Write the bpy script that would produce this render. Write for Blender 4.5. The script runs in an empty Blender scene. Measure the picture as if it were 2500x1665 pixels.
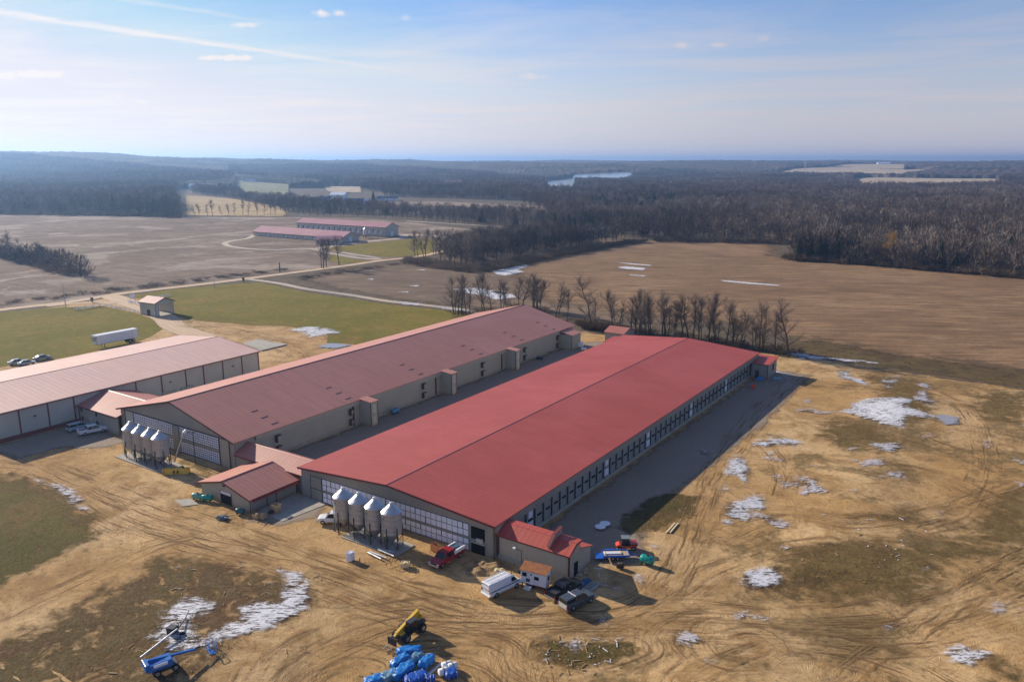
import bpy, bmesh, math, random
import numpy as np
from mathutils import Vector, Matrix
R = math.radians
random.seed(7); RNG = np.random.default_rng(7)
sc = bpy.context.scene
COL = sc.collection

# ---------------------------------------------------------------- camera geometry (x runs across the barns, y along them)
CH = 56.0; FPX = 1936.0
PITCH = math.atan(439.5/FPX); CP, SP = math.cos(PITCH), math.sin(PITCH)
HEAD = math.atan2(1320, FPX*CP+439.5*SP)
SH, CHD = math.sin(HEAD), math.cos(HEAD)

def at(px, py, z=0.0):
    """point of the place seen at a pixel of the 2500 px photograph, on the level z"""
    a = px-1250; b = 832.5-py
    X = a; Y = b*SP+FPX*CP; Z = b*CP-FPX*SP
    t = (z-CH)/Z; X *= t; Y *= t
    return (X*CHD-Y*SH, X*SH+Y*CHD)
def cam2w(X, Y): return (X*CHD-Y*SH, X*SH+Y*CHD)
def w2cam(x, y): return (x*CHD+y*SH, -x*SH+y*CHD)
def pxof(x, y, z=0.0):
    X, Y = w2cam(x, y); Z = z-CH
    d = Y*CP-Z*SP; u = Y*SP+Z*CP
    return 1250+FPX*X/d, 832.5-FPX*u/d
def D(*pts): return [(a*1.062, b*1.062) for a, b in pts]           # from the reduced view
def ZM(ox, oy, s, *pts): return [(ox+a/s, oy+b/s) for a, b in pts] # from an enlarged view
def W(pts, z=0.0): return [at(a, b, z) for a, b in pts]

# ---------------------------------------------------------------- node helpers
class NT:
    def __init__(s, tree): s.t = tree; s.n = tree.nodes; s.l = tree.links
    def new(s, typ, **kw):
        n = s.n.new(typ)
        for k, v in kw.items(): setattr(n, k, v)
        return n
    def put(s, sock, v):
        if v is None: return
        if isinstance(v, bpy.types.NodeSocket): s.l.new(v, sock)
        elif isinstance(v, (tuple, list)):
            dv = sock.default_value
            sock.default_value = (*v, 1.0) if (len(v) == 3 and len(dv) == 4) else v
        else: sock.default_value = v
    def m(s, op, a, b=None, c=None, clamp=False):
        n = s.new('ShaderNodeMath', operation=op); n.use_clamp = clamp
        s.put(n.inputs[0], a); s.put(n.inputs[1], b)
        if c is not None: s.put(n.inputs[2], c)
        return n.outputs[0]
    def vm(s, op, a, b=None, scale=None):
        n = s.new('ShaderNodeVectorMath', operation=op)
        s.put(n.inputs[0], a); s.put(n.inputs[1], b)
        if scale is not None: s.put(n.inputs['Scale'], scale)
        return n.outputs['Value'] if op in ('DOT_PRODUCT', 'LENGTH', 'DISTANCE') else n.outputs[0]
    def pos(s): return s.new('ShaderNodeNewGeometry').outputs['Position']
    def obj(s): return s.new('ShaderNodeTexCoord').outputs['Object']
    def sep(s, v):
        n = s.new('ShaderNodeSeparateXYZ'); s.put(n.inputs[0], v); return n.outputs
    def comb(s, x=0.0, y=0.0, z=0.0):
        n = s.new('ShaderNodeCombineXYZ')
        for i, v in enumerate((x, y, z)): s.put(n.inputs[i], v)
        return n.outputs[0]
    def noise(s, vec, scale, detail=3.0, rough=0.55, dist=0.0):
        n = s.new('ShaderNodeTexNoise'); s.put(n.inputs['Vector'], vec)
        s.put(n.inputs['Scale'], scale); s.put(n.inputs['Detail'], detail)
        s.put(n.inputs['Roughness'], rough); s.put(n.inputs['Distortion'], dist)
        return n.outputs[0]
    def vor(s, vec, scale, out='Distance'):
        n = s.new('ShaderNodeTexVoronoi'); s.put(n.inputs['Vector'], vec); s.put(n.inputs['Scale'], scale)
        return n.outputs[out]
    def ss(s, v, a, b, lo=0.0, hi=1.0):
        n = s.new('ShaderNodeMapRange', interpolation_type='SMOOTHSTEP')
        for k, x in (('Value', v), ('From Min', a), ('From Max', b), ('To Min', lo), ('To Max', hi)): s.put(n.inputs[k], x)
        return n.outputs[0]
    def mix(s, f, a, b, mode='MIX'):
        n = s.new('ShaderNodeMix', data_type='RGBA', blend_type=mode)
        s.put(n.inputs[0], f); s.put(n.inputs[6], a); s.put(n.inputs[7], b)
        return n.outputs[2]
    def attr(s, name, out='Fac'):
        n = s.new('ShaderNodeAttribute', attribute_name=name); return n.outputs[out]
    def scl(s, vec, k): return s.vm('MULTIPLY', vec, k)
    def bump(s, h, strength=0.5, dist=0.1):
        n = s.new('ShaderNodeBump'); s.put(n.inputs['Height'], h)
        s.put(n.inputs['Strength'], strength); s.put(n.inputs['Distance'], dist)
        return n.outputs[0]

MATS = {}
def mat(name, fn=None, col=(0.5, 0.5, 0.5), rough=0.6, metal=0.0, spec=0.5, **kw):
    if name in MATS: return MATS[name]
    m = bpy.data.materials.new(name); m.use_nodes = True
    t = NT(m.node_tree); b = t.n['Principled BSDF']
    t.put(b.inputs['Base Color'], col); b.inputs['Roughness'].default_value = rough
    b.inputs['Metallic'].default_value = metal; b.inputs['Specular IOR Level'].default_value = spec
    if fn: fn(t, b)
    else:   # faint grime on every plain paint
        n = t.noise(t.obj(), 1.7, 5, 0.6); n2 = t.noise(t.obj(), 14.0, 3, 0.6)
        v = t.m('ADD', t.m('MULTIPLY', n, 0.35), t.m('MULTIPLY', n2, 0.18))
        c = t.mix(t.m('ADD', v, 0.0, clamp=True), tuple(min(1, x*1.12) for x in col), tuple(x*0.72 for x in col))
        t.put(b.inputs['Base Color'], c)
        t.put(b.inputs['Roughness'], t.ss(n, 0.3, 0.7, max(0.05, rough-0.08), min(1, rough+0.1)))
    MATS[name] = m
    return m

# ---------------------------------------------------------------- mesh helpers
class MB:
    def __init__(s): s.v = []; s.f = []
    def add(s, vs, fs):
        o = len(s.v); s.v += [tuple(v) for v in vs]; s.f += [tuple(i+o for i in f) for f in fs]; return s
    def box(s, c, d, rz=0.0, top=None):
        """c centre of the bottom face, d size; top = size factors of the top face"""
        tx, ty = top if top else (1, 1)
        x, y, z = d[0]/2, d[1]/2, d[2]; cr, sr = math.cos(rz), math.sin(rz)
        P = [(-x, -y, 0), (x, -y, 0), (x, y, 0), (-x, y, 0), (-x*tx, -y*ty, z), (x*tx, -y*ty, z), (x*tx, y*ty, z), (-x*tx, y*ty, z)]
        P = [(c[0]+a*cr-b*sr, c[1]+a*sr+b*cr, c[2]+e) for a, b, e in P]
        return s.add(P, [(0, 3, 2, 1), (4, 5, 6, 7), (0, 1, 5, 4), (1, 2, 6, 5), (2, 3, 7, 6), (3, 0, 4, 7)])
    def bb(s, x0, x1, y0, y1, z0, z1): return s.box(((x0+x1)/2, (y0+y1)/2, z0), (x1-x0, y1-y0, z1-z0))
    def tube(s, p0, p1, r0, r1=None, n=8, cap=True):
        r1 = r0 if r1 is None else r1
        p0 = Vector(p0); p1 = Vector(p1); d = (p1-p0)
        if d.length < 1e-6: return s
        d.normalize(); a = d.orthogonal().normalized(); b = d.cross(a)
        P = [tuple(p+(a*math.cos(t)+b*math.sin(t))*r) for p, r in ((p0, r0), (p1, r1)) for t in [2*math.pi*i/n for i in range(n)]]
        F = [(i, (i+1) % n, n+(i+1) % n, n+i) for i in range(n)]
        if cap: F += [tuple(range(n))[::-1], tuple(range(n, 2*n))]
        return s.add(P, F)
    def path(s, pts, r, n=6):
        for a, b in zip(pts[:-1], pts[1:]): s.tube(a, b, r, r, n)
        return s
    def lathe(s, c, prof, n=24):
        P = [(c[0]+r*math.cos(2*math.pi*i/n), c[1]+r*math.sin(2*math.pi*i/n), c[2]+z) for r, z in prof for i in range(n)]
        F = [(k*n+i, k*n+(i+1) % n, (k+1)*n+(i+1) % n, (k+1)*n+i) for k in range(len(prof)-1) for i in range(n)]
        F += [tuple(range(n))[::-1], tuple(range((len(prof)-1)*n, len(prof)*n))]
        return s.add(P, F)
    def prism(s, poly, a0, a1, axis='x'):
        """polygon of (u, z) swept along axis: axis 'x' -> u is y; axis 'y' -> u is x; axis 'z' -> poly is (x, y)"""
        def mk(p, t):
            if axis == 'x': return (t, p[0], p[1])
            if axis == 'y': return (p[0], t, p[1])
            return (p[0], p[1], t)
        n = len(poly); P = [mk(p, a0) for p in poly]+[mk(p, a1) for p in poly]
        return s.add(P, [(i, (i+1) % n, n+(i+1) % n, n+i) for i in range(n)]+[tuple(range(n))[::-1], tuple(range(n, 2*n))])
    def loft(s, secs):
        n = len(secs[0]); P = [p for q in secs for p in q]
        F = [(k*n+i, k*n+(i+1) % n, (k+1)*n+(i+1) % n, (k+1)*n+i) for k in range(len(secs)-1) for i in range(n)]
        F += [tuple(range(n))[::-1], tuple(range((len(secs)-1)*n, len(secs)*n))]
        return s.add(P, F)
    def xf(s, M):
        s.v = [tuple(M @ Vector(v)) for v in s.v]; return s

def mkmesh(name, mb, material, smooth=False, fix=True):
    me = bpy.data.meshes.new(name); me.from_pydata(mb.v, [], mb.f)
    if fix:
        bm = bmesh.new(); bm.from_mesh(me); bmesh.ops.recalc_face_normals(bm, faces=bm.faces); bm.to_mesh(me); bm.free()
    if material: me.materials.append(material)
    if smooth:
        for p in me.polygons: p.use_smooth = True
    return me
def thing(name, label, cat, loc=(0, 0, 0), rz=0.0, group=None):
    o = bpy.data.objects.new(name, None); COL.objects.link(o)
    o.location = loc; o.rotation_euler = (0, 0, rz); o['label'] = label; o['category'] = cat
    if group: o['group'] = group
    o.empty_display_size = 0.5
    return o
def part(name, mb, m, parent=None, world=False, smooth=False, bevel=0.0, label=None):
    o = bpy.data.objects.new(name, mkmesh(name, mb, m, smooth)); COL.objects.link(o)
    if parent is not None:
        o.parent = parent
        if world:   # vertices are in place coordinates, the parent stands unrotated
            r = parent
            if r.parent is None: o.location = (-r.location[0], -r.location[1], -r.location[2])
    if bevel:
        b = o.modifiers.new('bevel', 'BEVEL'); b.width = bevel; b.segments = 2; b.limit_method = 'ANGLE'
    if label: o['label'] = label
    return o
def solo(name, mb, m, label, cat, group=None, loc=(0, 0, 0), rz=0.0, smooth=False, bevel=0.0):
    o = part(name, mb, m, None, smooth=smooth, bevel=bevel)
    o.location = loc; o.rotation_euler = (0, 0, rz); o['label'] = label; o['category'] = cat
    if group: o['group'] = group
    return o
def copy_tree(o, parent=None):
    c = o.copy(); COL.objects.link(c)
    if parent: c.parent = parent
    for ch in list(o.children): copy_tree(ch, c)
    return c

ONES = 'zeroth first second third fourth fifth sixth seventh eighth ninth tenth eleventh twelfth thirteenth fourteenth fifteenth sixteenth seventeenth eighteenth nineteenth'.split()
TENS = {2: 'twent', 3: 'thirt', 4: 'fort', 5: 'fift', 6: 'sixt', 7: 'sevent', 8: 'eight', 9: 'ninet'}
def ordn(n):
    if n < 20: return ONES[n]
    t, u = divmod(n, 10)
    return TENS[t]+('ieth' if u == 0 else 'y-'+ONES[u])

# ---------------------------------------------------------------- relief
def sst(a, b, v): 
    t = np.clip((v-a)/(b-a), 0, 1); return t*t*(3-2*t)
_wv = [(RNG.uniform(0, 2*np.pi), RNG.uniform(0, 2*np.pi), L) for L in (46, 39, 33, 27, 22, 18)]
def relief(x, y):
    """near ground: level round the buildings, lumpy on the spoil heaps to the right"""
    x = np.asarray(x, float); y = np.asarray(y, float)
    n = 0
    for a, ph, L in _wv: n = n + np.sin((x*np.cos(a)+y*np.sin(a))*2*np.pi/L+ph)*L/46
    m = sst(-38, -20, x)*(1-sst(190, 235, y))
    m2 = 0.22*(1-sst(52, 70, y))*(1-sst(-64, -55, x))*sst(-150, -120, x)
    z = n*(0.26*m+m2)+0.5*m
    X = x*CHD+y*SH; Y = -x*SH+y*CHD
    d = np.hypot(X, Y); a = 1250+FPX*X/np.maximum(Y, 1)
    rid = np.interp(a, [-2500, -300, 0, 250, 500, 640, 760, 1000, 1300, 2500, 4500], [26, 21, 18, 14, 8, 2.5, -0.6, -1.6, -2.6, -3.2, -3])
    hh = (56+rid/1936*4300-13)
    far = hh*sst(2100, 4200, d)
    far = far + sst(2500, 5000, d)*3*np.sin(X/310.0+Y/900.0)+sst(6000, 12000, d)*5*np.sin(X/1900.0)
    far = far + sst(1750, 2400, d)*(1-sst(6000, 9000, d))*8*(np.sin(X/330.0+1.0)*np.sin(Y/420.0)+0.5*np.sin(X/150.0+Y/260.0))
    return z+np.where(Y > 0, far, 0)
def rel(x, y): return float(relief(x, y))

def grid_lines(lo, hi, a, b, step, grow=1.16):
    c = list(np.arange(a, b+1e-6, step)); s = step; v = a
    left = []
    while v > lo: s *= grow; v -= s; left.append(v)
    s = step; v = c[-1]; right = []
    while v < hi: s *= grow; v += s; right.append(v)
    return np.array(left[::-1]+c+right)

def np_mesh(name, V, F, material, attrs=None, smooth=True):
    me = bpy.data.meshes.new(name); me.from_pydata(V.tolist() if hasattr(V, 'tolist') else V, [], F.tolist() if hasattr(F, 'tolist') else F)
    if attrs:
        for k, a in attrs.items():
            at_ = me.attributes.new(k, 'FLOAT', 'POINT'); at_.data.foreach_set('value', np.asarray(a, np.float32))
    if smooth: me.polygons.foreach_set('use_smooth', [True]*len(me.polygons))
    if material: me.materials.append(material)
    me.update(); return me

def inpoly(px, py, poly):
    r = np.zeros(px.shape, bool); n = len(poly)
    for i in range(n):
        x0, y0 = poly[i]; x1, y1 = poly[(i+1) % n]
        if y0 == y1: continue
        c = ((y0 > py) != (y1 > py)) & (px < (x1-x0)*(py-y0)/(y1-y0)+x0); r ^= c
    return r
def sdist(px, py, poly):
    d = np.full(px.shape, 1e9); n = len(poly)
    for i in range(n):
        x0, y0 = poly[i]; x1, y1 = poly[(i+1) % n]
        ex, ey = x1-x0, y1-y0; L = ex*ex+ey*ey+1e-9
        t = np.clip(((px-x0)*ex+(py-y0)*ey)/L, 0, 1)
        d = np.minimum(d, np.hypot(px-x0-t*ex, py-y0-t*ey))
    return np.where(inpoly(px, py, poly), d, -d)

def sheet(name, poly_w, material, step=1.5, off=0.02, margin=2.0, kind='structure', label=None, cat=None, group=None, thick=0.0):
    P = np.array(poly_w); lo = P.min(0)-margin-step; hi = P.max(0)+margin+step
    xs = np.arange(math.floor(lo[0]/step), math.ceil(hi[0]/step)+1)*step
    ys = np.arange(math.floor(lo[1]/step), math.ceil(hi[1]/step)+1)*step
    X, Y = np.meshgrid(xs, ys); S = sdist(X, Y, poly_w)
    ok = S > -margin
    cell = ok[:-1, :-1] & ok[1:, :-1] & ok[:-1, 1:] & ok[1:, 1:]
    idx = -np.ones(X.shape, int); j, i = np.nonzero(cell)
    used = np.zeros(X.shape, bool)
    for dj in (0, 1):
        for di in (0, 1): used[j+dj, i+di] = True
    idx[used] = np.arange(used.sum())
    Z = relief(X, Y)+off+thick*np.clip(S/1.2, 0, 1)
    V = np.stack([X[used], Y[used], Z[used]], 1)
    F = np.stack([idx[j, i], idx[j, i+1], idx[j+1, i+1], idx[j+1, i]], 1)
    me = np_mesh(name, V, F, material, {'edge': S[used]})
    o = bpy.data.objects.new(name, me); COL.objects.link(o)
    if kind: o['kind'] = kind
    if label: o['label'] = label
    if cat: o['category'] = cat
    if group: o['group'] = group
    return o

def smooth_line(pts, step=1.5):
    P = [Vector((p[0], p[1], 0)) for p in pts]; P = [P[0]*2-P[1]]+P+[P[-1]*2-P[-2]]; out = []
    for i in range(1, len(P)-2):
        n = max(2, int((P[i+1]-P[i]).length/step))
        for k in range(n):
            t = k/n; a, b, c, d = P[i-1], P[i], P[i+1], P[i+2]
            out.append(0.5*((2*b)+(c-a)*t+(2*a-5*b+4*c-d)*t*t+(3*b-a-3*c+d)*t*t*t))
    out.append(P[-2]); return out
def ribbon(name, pts, width, material, off=0.03, step=1.5, nx=5, kind='structure', taper=True, label=None, cat=None, group=None):
    L = smooth_line(pts, step); V = []; F = []; U = []; S = []; E = []; s = 0
    for i, p in enumerate(L):
        q = L[min(i+1, len(L)-1)]-L[max(i-1, 0)]; q.normalize(); nrm = Vector((-q.y, q.x, 0))
        if i: s += (L[i]-L[i-1]).length
        for k in range(nx):
            u = (k/(nx-1)-0.5)*width; w = p+nrm*u
            V.append((w.x, w.y, rel(w.x, w.y)+off)); U.append(u); S.append(s); E.append(width/2-abs(u))
        if i:
            b = i*nx
            for k in range(nx-1): F.append((b-nx+k, b-nx+k+1, b+k+1, b+k))
    tot = s
    En = [min(a, b, tot-b) if taper else a for a, b in zip(E, S)]
    me = np_mesh(name, V, F, material, {'u': U, 's': S, 'edge': En})
    o = bpy.data.objects.new(name, me); COL.objects.link(o)
    if kind: o['kind'] = kind
    if label: o['label'] = label
    if cat: o['category'] = cat
    if group: o['group'] = group
    return o
# ---------------------------------------------------------------- world, sun, camera
SUN_EL = 22.5
sdir = Vector((-math.cos(R(4)), math.sin(R(4)), 0))*math.cos(R(SUN_EL))+Vector((0, 0, math.sin(R(SUN_EL))))
sun = bpy.data.lights.new('sun', 'SUN'); sun.energy = 4.35; sun.angle = R(0.5); sun.color = (1.0, 0.89, 0.72)
so = bpy.data.objects.new('sun', sun); COL.objects.link(so)
so.rotation_euler = sdir.to_track_quat('Z', 'Y').to_euler()

wd = bpy.data.worlds.new('World'); sc.world = wd; wd.use_nodes = True
t = NT(wd.node_tree); bg = t.n['Background']
sky = t.new('ShaderNodeTexSky', sky_type='NISHITA'); sky.sun_disc = False
sky.sun_elevation = R(SUN_EL); sky.sun_rotation = math.atan2(sdir.x, sdir.y)
sky.altitude = 300; sky.air_density = 1.0; sky.dust_density = 0.25; sky.ozone_density = 3.0
dv = t.new('ShaderNodeTexCoord').outputs['Generated']
sx = t.sep(dv)
# coordinates in the plane of the high clouds
zc = t.m('MAXIMUM', sx[2], 0.012)
cu = t.m('DIVIDE', sx[0], zc); cv = t.m('DIVIDE', sx[1], zc)
P = t.comb(cu, cv, 0.0)
def cplane(px, py):
    a = px-1250; b = 832.5-py; X = a; Y = b*SP+FPX*CP; Z = b*CP-FPX*SP
    return ((X*CHD-Y*SH)/Z, (X*SH+Y*CHD)/Z)
def streak(p0, p1, w, gain, nz=3.0):
    a = Vector(cplane(*p0)); b = Vector(cplane(*p1)); d = (b-a); L = d.length; d.normalize(); n = Vector((-d.y, d.x))
    al = t.m('SUBTRACT', t.vm('DOT_PRODUCT', P, (d.x, d.y, 0)), a.dot(d))
    ac = t.m('SUBTRACT', t.vm('DOT_PRODUCT', P, (n.x, n.y, 0)), a.dot(n))
    wob = t.m('MULTIPLY', t.m('SUBTRACT', t.noise(t.comb(al, ac, 0), nz, 4, 0.6), 0.5), w*1.6)
    k = t.ss(t.m('ABSOLUTE', t.m('ADD', ac, wob)), 0.0, w, 1.0, 0.0)
    e = t.m('MULTIPLY', t.ss(al, -L*0.3, L*0.05), t.ss(al, L*0.35, L*1.1, 1.0, 0.0))
    tex = t.ss(t.noise(t.comb(t.m('MULTIPLY', al, 2.0), t.m('MULTIPLY', ac, 9.0), 0), 2.0, 4, 0.6), 0.2, 0.7, 0.45, 1.0)
    return t.m('MULTIPLY', t.m('MULTIPLY', k, e), t.m('MULTIPLY', tex, gain*0.95))
cl = streak((-150, 10), (1050, 185), 0.22, 0.62)
cl = t.m('ADD', cl, streak((320, 2), (700, 62), 0.12, 0.30))
cl = t.m('ADD', cl, streak((700, 120), (1350, 150), 0.5, 0.16))
def puff(px, py, rx, ry, gain):
    x, y, z = (px-1250), (832.5-py)*SP+FPX*CP, (832.5-py)*CP-FPX*SP
    v = Vector((x*CHD-y*SH, x*SH+y*CHD, z)).normalized()
    r = Vector((CHD, SH, 0)); u = r.cross(v)*-1
    if u.z < 0: u = -u
    dd = t.vm('SUBTRACT', dv, tuple(v))
    wob = t.noise(dv, 70.0, 4, 0.65)
    a = t.m('DIVIDE', t.vm('DOT_PRODUCT', dd, tuple(r)), rx/FPX); b = t.m('DIVIDE', t.vm('DOT_PRODUCT', dd, tuple(u)), ry/FPX)
    q = t.m('SQRT', t.m('ADD', t.m('MULTIPLY', a, a), t.m('MULTIPLY', b, b)))
    return t.m('MULTIPLY', t.ss(t.m('ADD', q, t.m('MULTIPLY', t.m('SUBTRACT', wob, 0.5), 2.2)), 0.1, 1.1, 1.0, 0.0), gain*1.7)
for a in ((785, 33, 26, 10, 0.55), (828, 33, 16, 8, 0.4), (555, 142, 62, 7, 0.5), (598, 62, 32, 7, 0.3), (95, 182, 45, 9, 0.45), (12, 186, 20, 9, 0.35),
          (1668, 112, 18, 9, 0.25), (1752, 110, 26, 6, 0.25), (1865, 96, 14, 9, 0.15), (1305, 188, 60, 9, 0.22), (345, 250, 24, 5, 0.2), (760, 250, 60, 10, 0.12), (990, 44, 14, 8, 0.15)):
    cl = t.m('ADD', cl, puff(*a))
# thin uneven veil of cirrus, thicker low down
veil = t.noise(t.vm('MULTIPLY', P, (0.22, 0.35, 1)), 1.3, 5, 0.6, 0.6)
veil = t.m('MULTIPLY', t.ss(veil, 0.38, 0.70), 0.32)
cl = t.m('ADD', cl, veil)
low = t.ss(sx[2], -0.015, 0.205, 0.97, 0.0)           # a bank of thin high cloud towards the horizon
low = t.m('MULTIPLY', low, t.ss(t.noise(t.vm('MULTIPLY', P, (0.15, 0.15, 1)), 1.0, 3), 0.1, 0.6, 0.75, 1.0))
cl = t.m('ADD', cl, low, clamp=True)
# the thin cloud is brighter on the sunward side
sw = t.vm('DOT_PRODUCT', dv, tuple(sdir)); clc = t.mix(t.ss(sw, 0.25, 0.95), (4.5, 4.2, 4.5), (7.2, 6.75, 6.6))
skc = t.vm('MULTIPLY', sky.outputs[0], (0.69, 0.77, 0.97)); skc = t.vm('MINIMUM', skc, (4.8, 5.1, 6.6))
cc = t.mix(cl, skc, clc)
t.put(bg.inputs[0], cc); bg.inputs[1].default_value = 0.08

cd = bpy.data.cameras.new('Camera'); cam = bpy.data.objects.new('Camera', cd); COL.objects.link(cam); sc.camera = cam
cam.location = (0, 0, CH); cam.rotation_euler = (math.pi/2-PITCH, 0, HEAD)
cd.sensor_width = 36.0; cd.lens = FPX/2500*36; cd.clip_start = 0.5; cd.clip_end = 60000
sc.view_settings.view_transform = 'Standard'; sc.view_settings.look = 'None'; sc.view_settings.gamma = 1.0
sc.view_settings.exposure = 0.77
cy = sc.cycles; cy.max_bounces = 6; cy.diffuse_bounces = 2; cy.glossy_bounces = 2; cy.transparent_max_bounces = 24; cy.volume_bounces = 0
cy.use_denoising = True
try: cy.sample_clamp_indirect = 6
except Exception: pass

# ---------------------------------------------------------------- ground materials
def alpha_edge(t, b, amp=1.2, soft=0.5, scale=0.5, dens=None, lo=0.0):
    e = t.attr('edge'); p = t.pos()
    n = t.noise(p, scale, 6, 0.62)
    v = t.m('ADD', e, t.m('MULTIPLY', t.m('SUBTRACT', n, 0.5), amp*2))
    a = t.ss(v, 0.0, soft)
    if dens is not None: a = t.m('MULTIPLY', a, dens)
    t.put(b.inputs['Alpha'], a); return a
def sand_cols(t, p):
    big = t.noise(p, 0.035, 4, 0.6, 0.5); mid = t.noise(p, 0.16, 5, 0.65, 0.8); fine = t.noise(p, 1.3, 6, 0.75); gr = t.noise(p, 6.0, 3, 0.7)
    c = t.mix(t.ss(big, 0.35, 0.65), (0.50, 0.30, 0.12), (0.65, 0.44, 0.225))
    c = t.mix(t.ss(mid, 0.42, 0.68), c, (0.35, 0.205, 0.08))
    c = t.mix(t.ss(fine, 0.50, 0.72, 0, 0.75), c, (0.15, 0.092, 0.045))
    c = t.mix(t.ss(fine, 0.28, 0.42, 0.55, 0), c, (0.66, 0.49, 0.31))
    c = t.mix(t.ss(gr, 0.52, 0.72, 0, 0.7), c, (0.13, 0.085, 0.045))
    return c, mid, fine, gr
def f_sand(t, b):
    p = t.pos()
    c, mid, fine, gr = sand_cols(t, p)
    # thin dead grass and mud, thicker on the spoil ground to the right
    sp = t.sep(p); g1 = t.noise(p, 0.055, 6, 0.68, 0.7); g2 = t.noise(p, 0.5, 5, 0.75)
    rt = t.ss(sp[0], -46, -20, 0.0, 0.10)
    gm = t.m('MULTIPLY', t.ss(t.m('ADD', t.m('ADD', g1, rt), t.m('MULTIPLY', t.m('SUBTRACT', g2, 0.5), 0.35)), 0.54, 0.70), 0.85)
    c = t.mix(gm, c, t.mix(t.ss(fine, 0.35, 0.65), (0.22, 0.15, 0.06), (0.10, 0.068, 0.03)))
    m1 = t.noise(p, 0.11, 5, 0.7, 1.2)
    c = t.mix(t.m('MULTIPLY', t.ss(m1, 0.62, 0.72), 0.6), c, (0.15, 0.10, 0.065))
    # wheel scuffs: stretched noise in turning directions
    w = t.vm('ADD', p, t.vm('MULTIPLY', t.new('ShaderNodeTexNoise').outputs['Color'], (0, 0, 0)))
    dist = t.noise(p, 0.03, 2); ang = t.m('MULTIPLY', dist, 9.0)
    s = t.sep(p); ca = t.m('COSINE', ang); sa = t.m('SINE', ang)
    uu = t.m('ADD', t.m('MULTIPLY', s[0], ca), t.m('MULTIPLY', s[1], sa)); vv = t.m('SUBTRACT', t.m('MULTIPLY', s[1], ca), t.m('MULTIPLY', s[0], sa))
    st = t.noise(t.comb(t.m('MULTIPLY', uu, 0.12), t.m('MULTIPLY', vv, 2.2), 0), 1.0, 3, 0.6)
    c = t.mix(t.m('MULTIPLY', t.ss(st, 0.55, 0.66), 0.5), c, (0.18, 0.105, 0.045))
    c = t.mix(t.m('MULTIPLY', t.ss(st, 0.36, 0.28), 0.35), c, (0.60, 0.44, 0.28))
    t.put(b.inputs['Base Color'], c); b.inputs['Roughness'].default_value = 0.95; b.inputs['Specular IOR Level'].default_value = 0.15
    h = t.m('ADD', t.m('MULTIPLY', fine, 0.6), t.m('ADD', t.m('MULTIPLY', st, 0.8), t.m('MULTIPLY', mid, 0.8)))
    t.put(b.inputs['Normal'], t.bump(h, 0.55, 0.35))
    alpha_edge(t, b, 3.0, 1.5, 0.2)
M_sand = mat('sandy_dirt', f_sand)
def f_base(t, b):
    p = t.pos(); a = t.noise(p, 0.01, 4, 0.6); f = t.noise(p, 0.25, 5, 0.7)
    c = t.mix(a, (0.115, 0.085, 0.055), (0.15, 0.115, 0.08)); c = t.mix(t.ss(f, 0.4, 0.7), c, (0.07, 0.055, 0.035))
    t.put(b.inputs['Base Color'], c); b.inputs['Roughness'].default_value = 1.0; b.inputs['Specular IOR Level'].default_value = 0.1
M_base = mat('dry_ground', f_base)

def field_mat(name, c1, c2, c3, rot, amp=3.0, light=None, soft=1.5, row=0.9, rowamt=0.5):
    def fn(t, b):
        p = t.pos(); s = t.sep(p); ca, sa = math.cos(rot), math.sin(rot)
        uu = t.m('ADD', t.m('MULTIPLY', s[0], ca), t.m('MULTIPLY', s[1], sa)); vv = t.m('SUBTRACT', t.m('MULTIPLY', s[1], ca), t.m('MULTIPLY', s[0], sa))
        big = t.noise(p, 0.012, 4, 0.6, 0.6); mid = t.noise(p, 0.07, 5, 0.65); fine = t.noise(p, 0.9, 5, 0.75)
        rows = t.noise(t.comb(t.m('MULTIPLY', uu, 0.05), t.m('MULTIPLY', vv, row), 0), 1.0, 4, 0.7)
        rows2 = t.noise(t.comb(t.m('MULTIPLY', uu, 0.012), t.m('MULTIPLY', vv, row*0.14), 3.0), 1.0, 4, 0.65)
        c = t.mix(t.ss(big, 0.35, 0.65), c1, c2)
        c = t.mix(t.ss(mid, 0.45, 0.7, 0, 0.7), c, c3)
        c = t.mix(t.ss(rows, 0.48, 0.62, 0, rowamt), c, tuple(x*0.45 for x in c1))
        c = t.mix(t.ss(rows2, 0.5, 0.66, 0, 0.55), c, tuple(x*0.6 for x in c1))
        c = t.mix(t.ss(rows, 0.42, 0.32, 0, rowamt), c, tuple(min(1, x*1.6) for x in c2))
        c = t.mix(t.ss(fine, 0.45, 0.75, 0, 0.6), c, tuple(x*0.45 for x in c1))
        c = t.mix(t.ss(fine, 0.42, 0.25, 0, 0.45), c, tuple(min(1, x*1.7) for x in c2))
        if light:
            lt = t.noise(t.vm('ADD', p, t.vm('SCALE', t.comb(big, mid, 0), None, scale=60.0)), 0.012, 3, 0.5, 2.5)
            c = t.mix(t.m('MULTIPLY', t.ss(lt, 0.50, 0.64), t.ss(rows, 0.3, 0.6, 0.2, 0.95)), c, light)
        t.put(b.inputs['Base Color'], c); b.inputs['Roughness'].default_value = 1.0; b.inputs['Specular IOR Level'].default_value = 0.1
        t.put(b.inputs['Normal'], t.bump(t.m('ADD', fine, t.m('MULTIPLY', rows, 0.7)), 0.5, 0.25))
        alpha_edge(t, b, amp, soft, 0.15)
    return mat(name, fn)
M_fieldR = field_mat('stubble_brown', (0.24, 0.145, 0.078), (0.32, 0.20, 0.11), (0.18, 0.11, 0.062), R(30), row=0.5, rowamt=0.7, amp=16.0, soft=14.0)
M_fieldD = field_mat('stubble_dark', (0.175, 0.12, 0.082), (0.24, 0.17, 0.115), (0.23, 0.155, 0.095), R(24), row=0.30, amp=9.0, soft=9.0)
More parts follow.
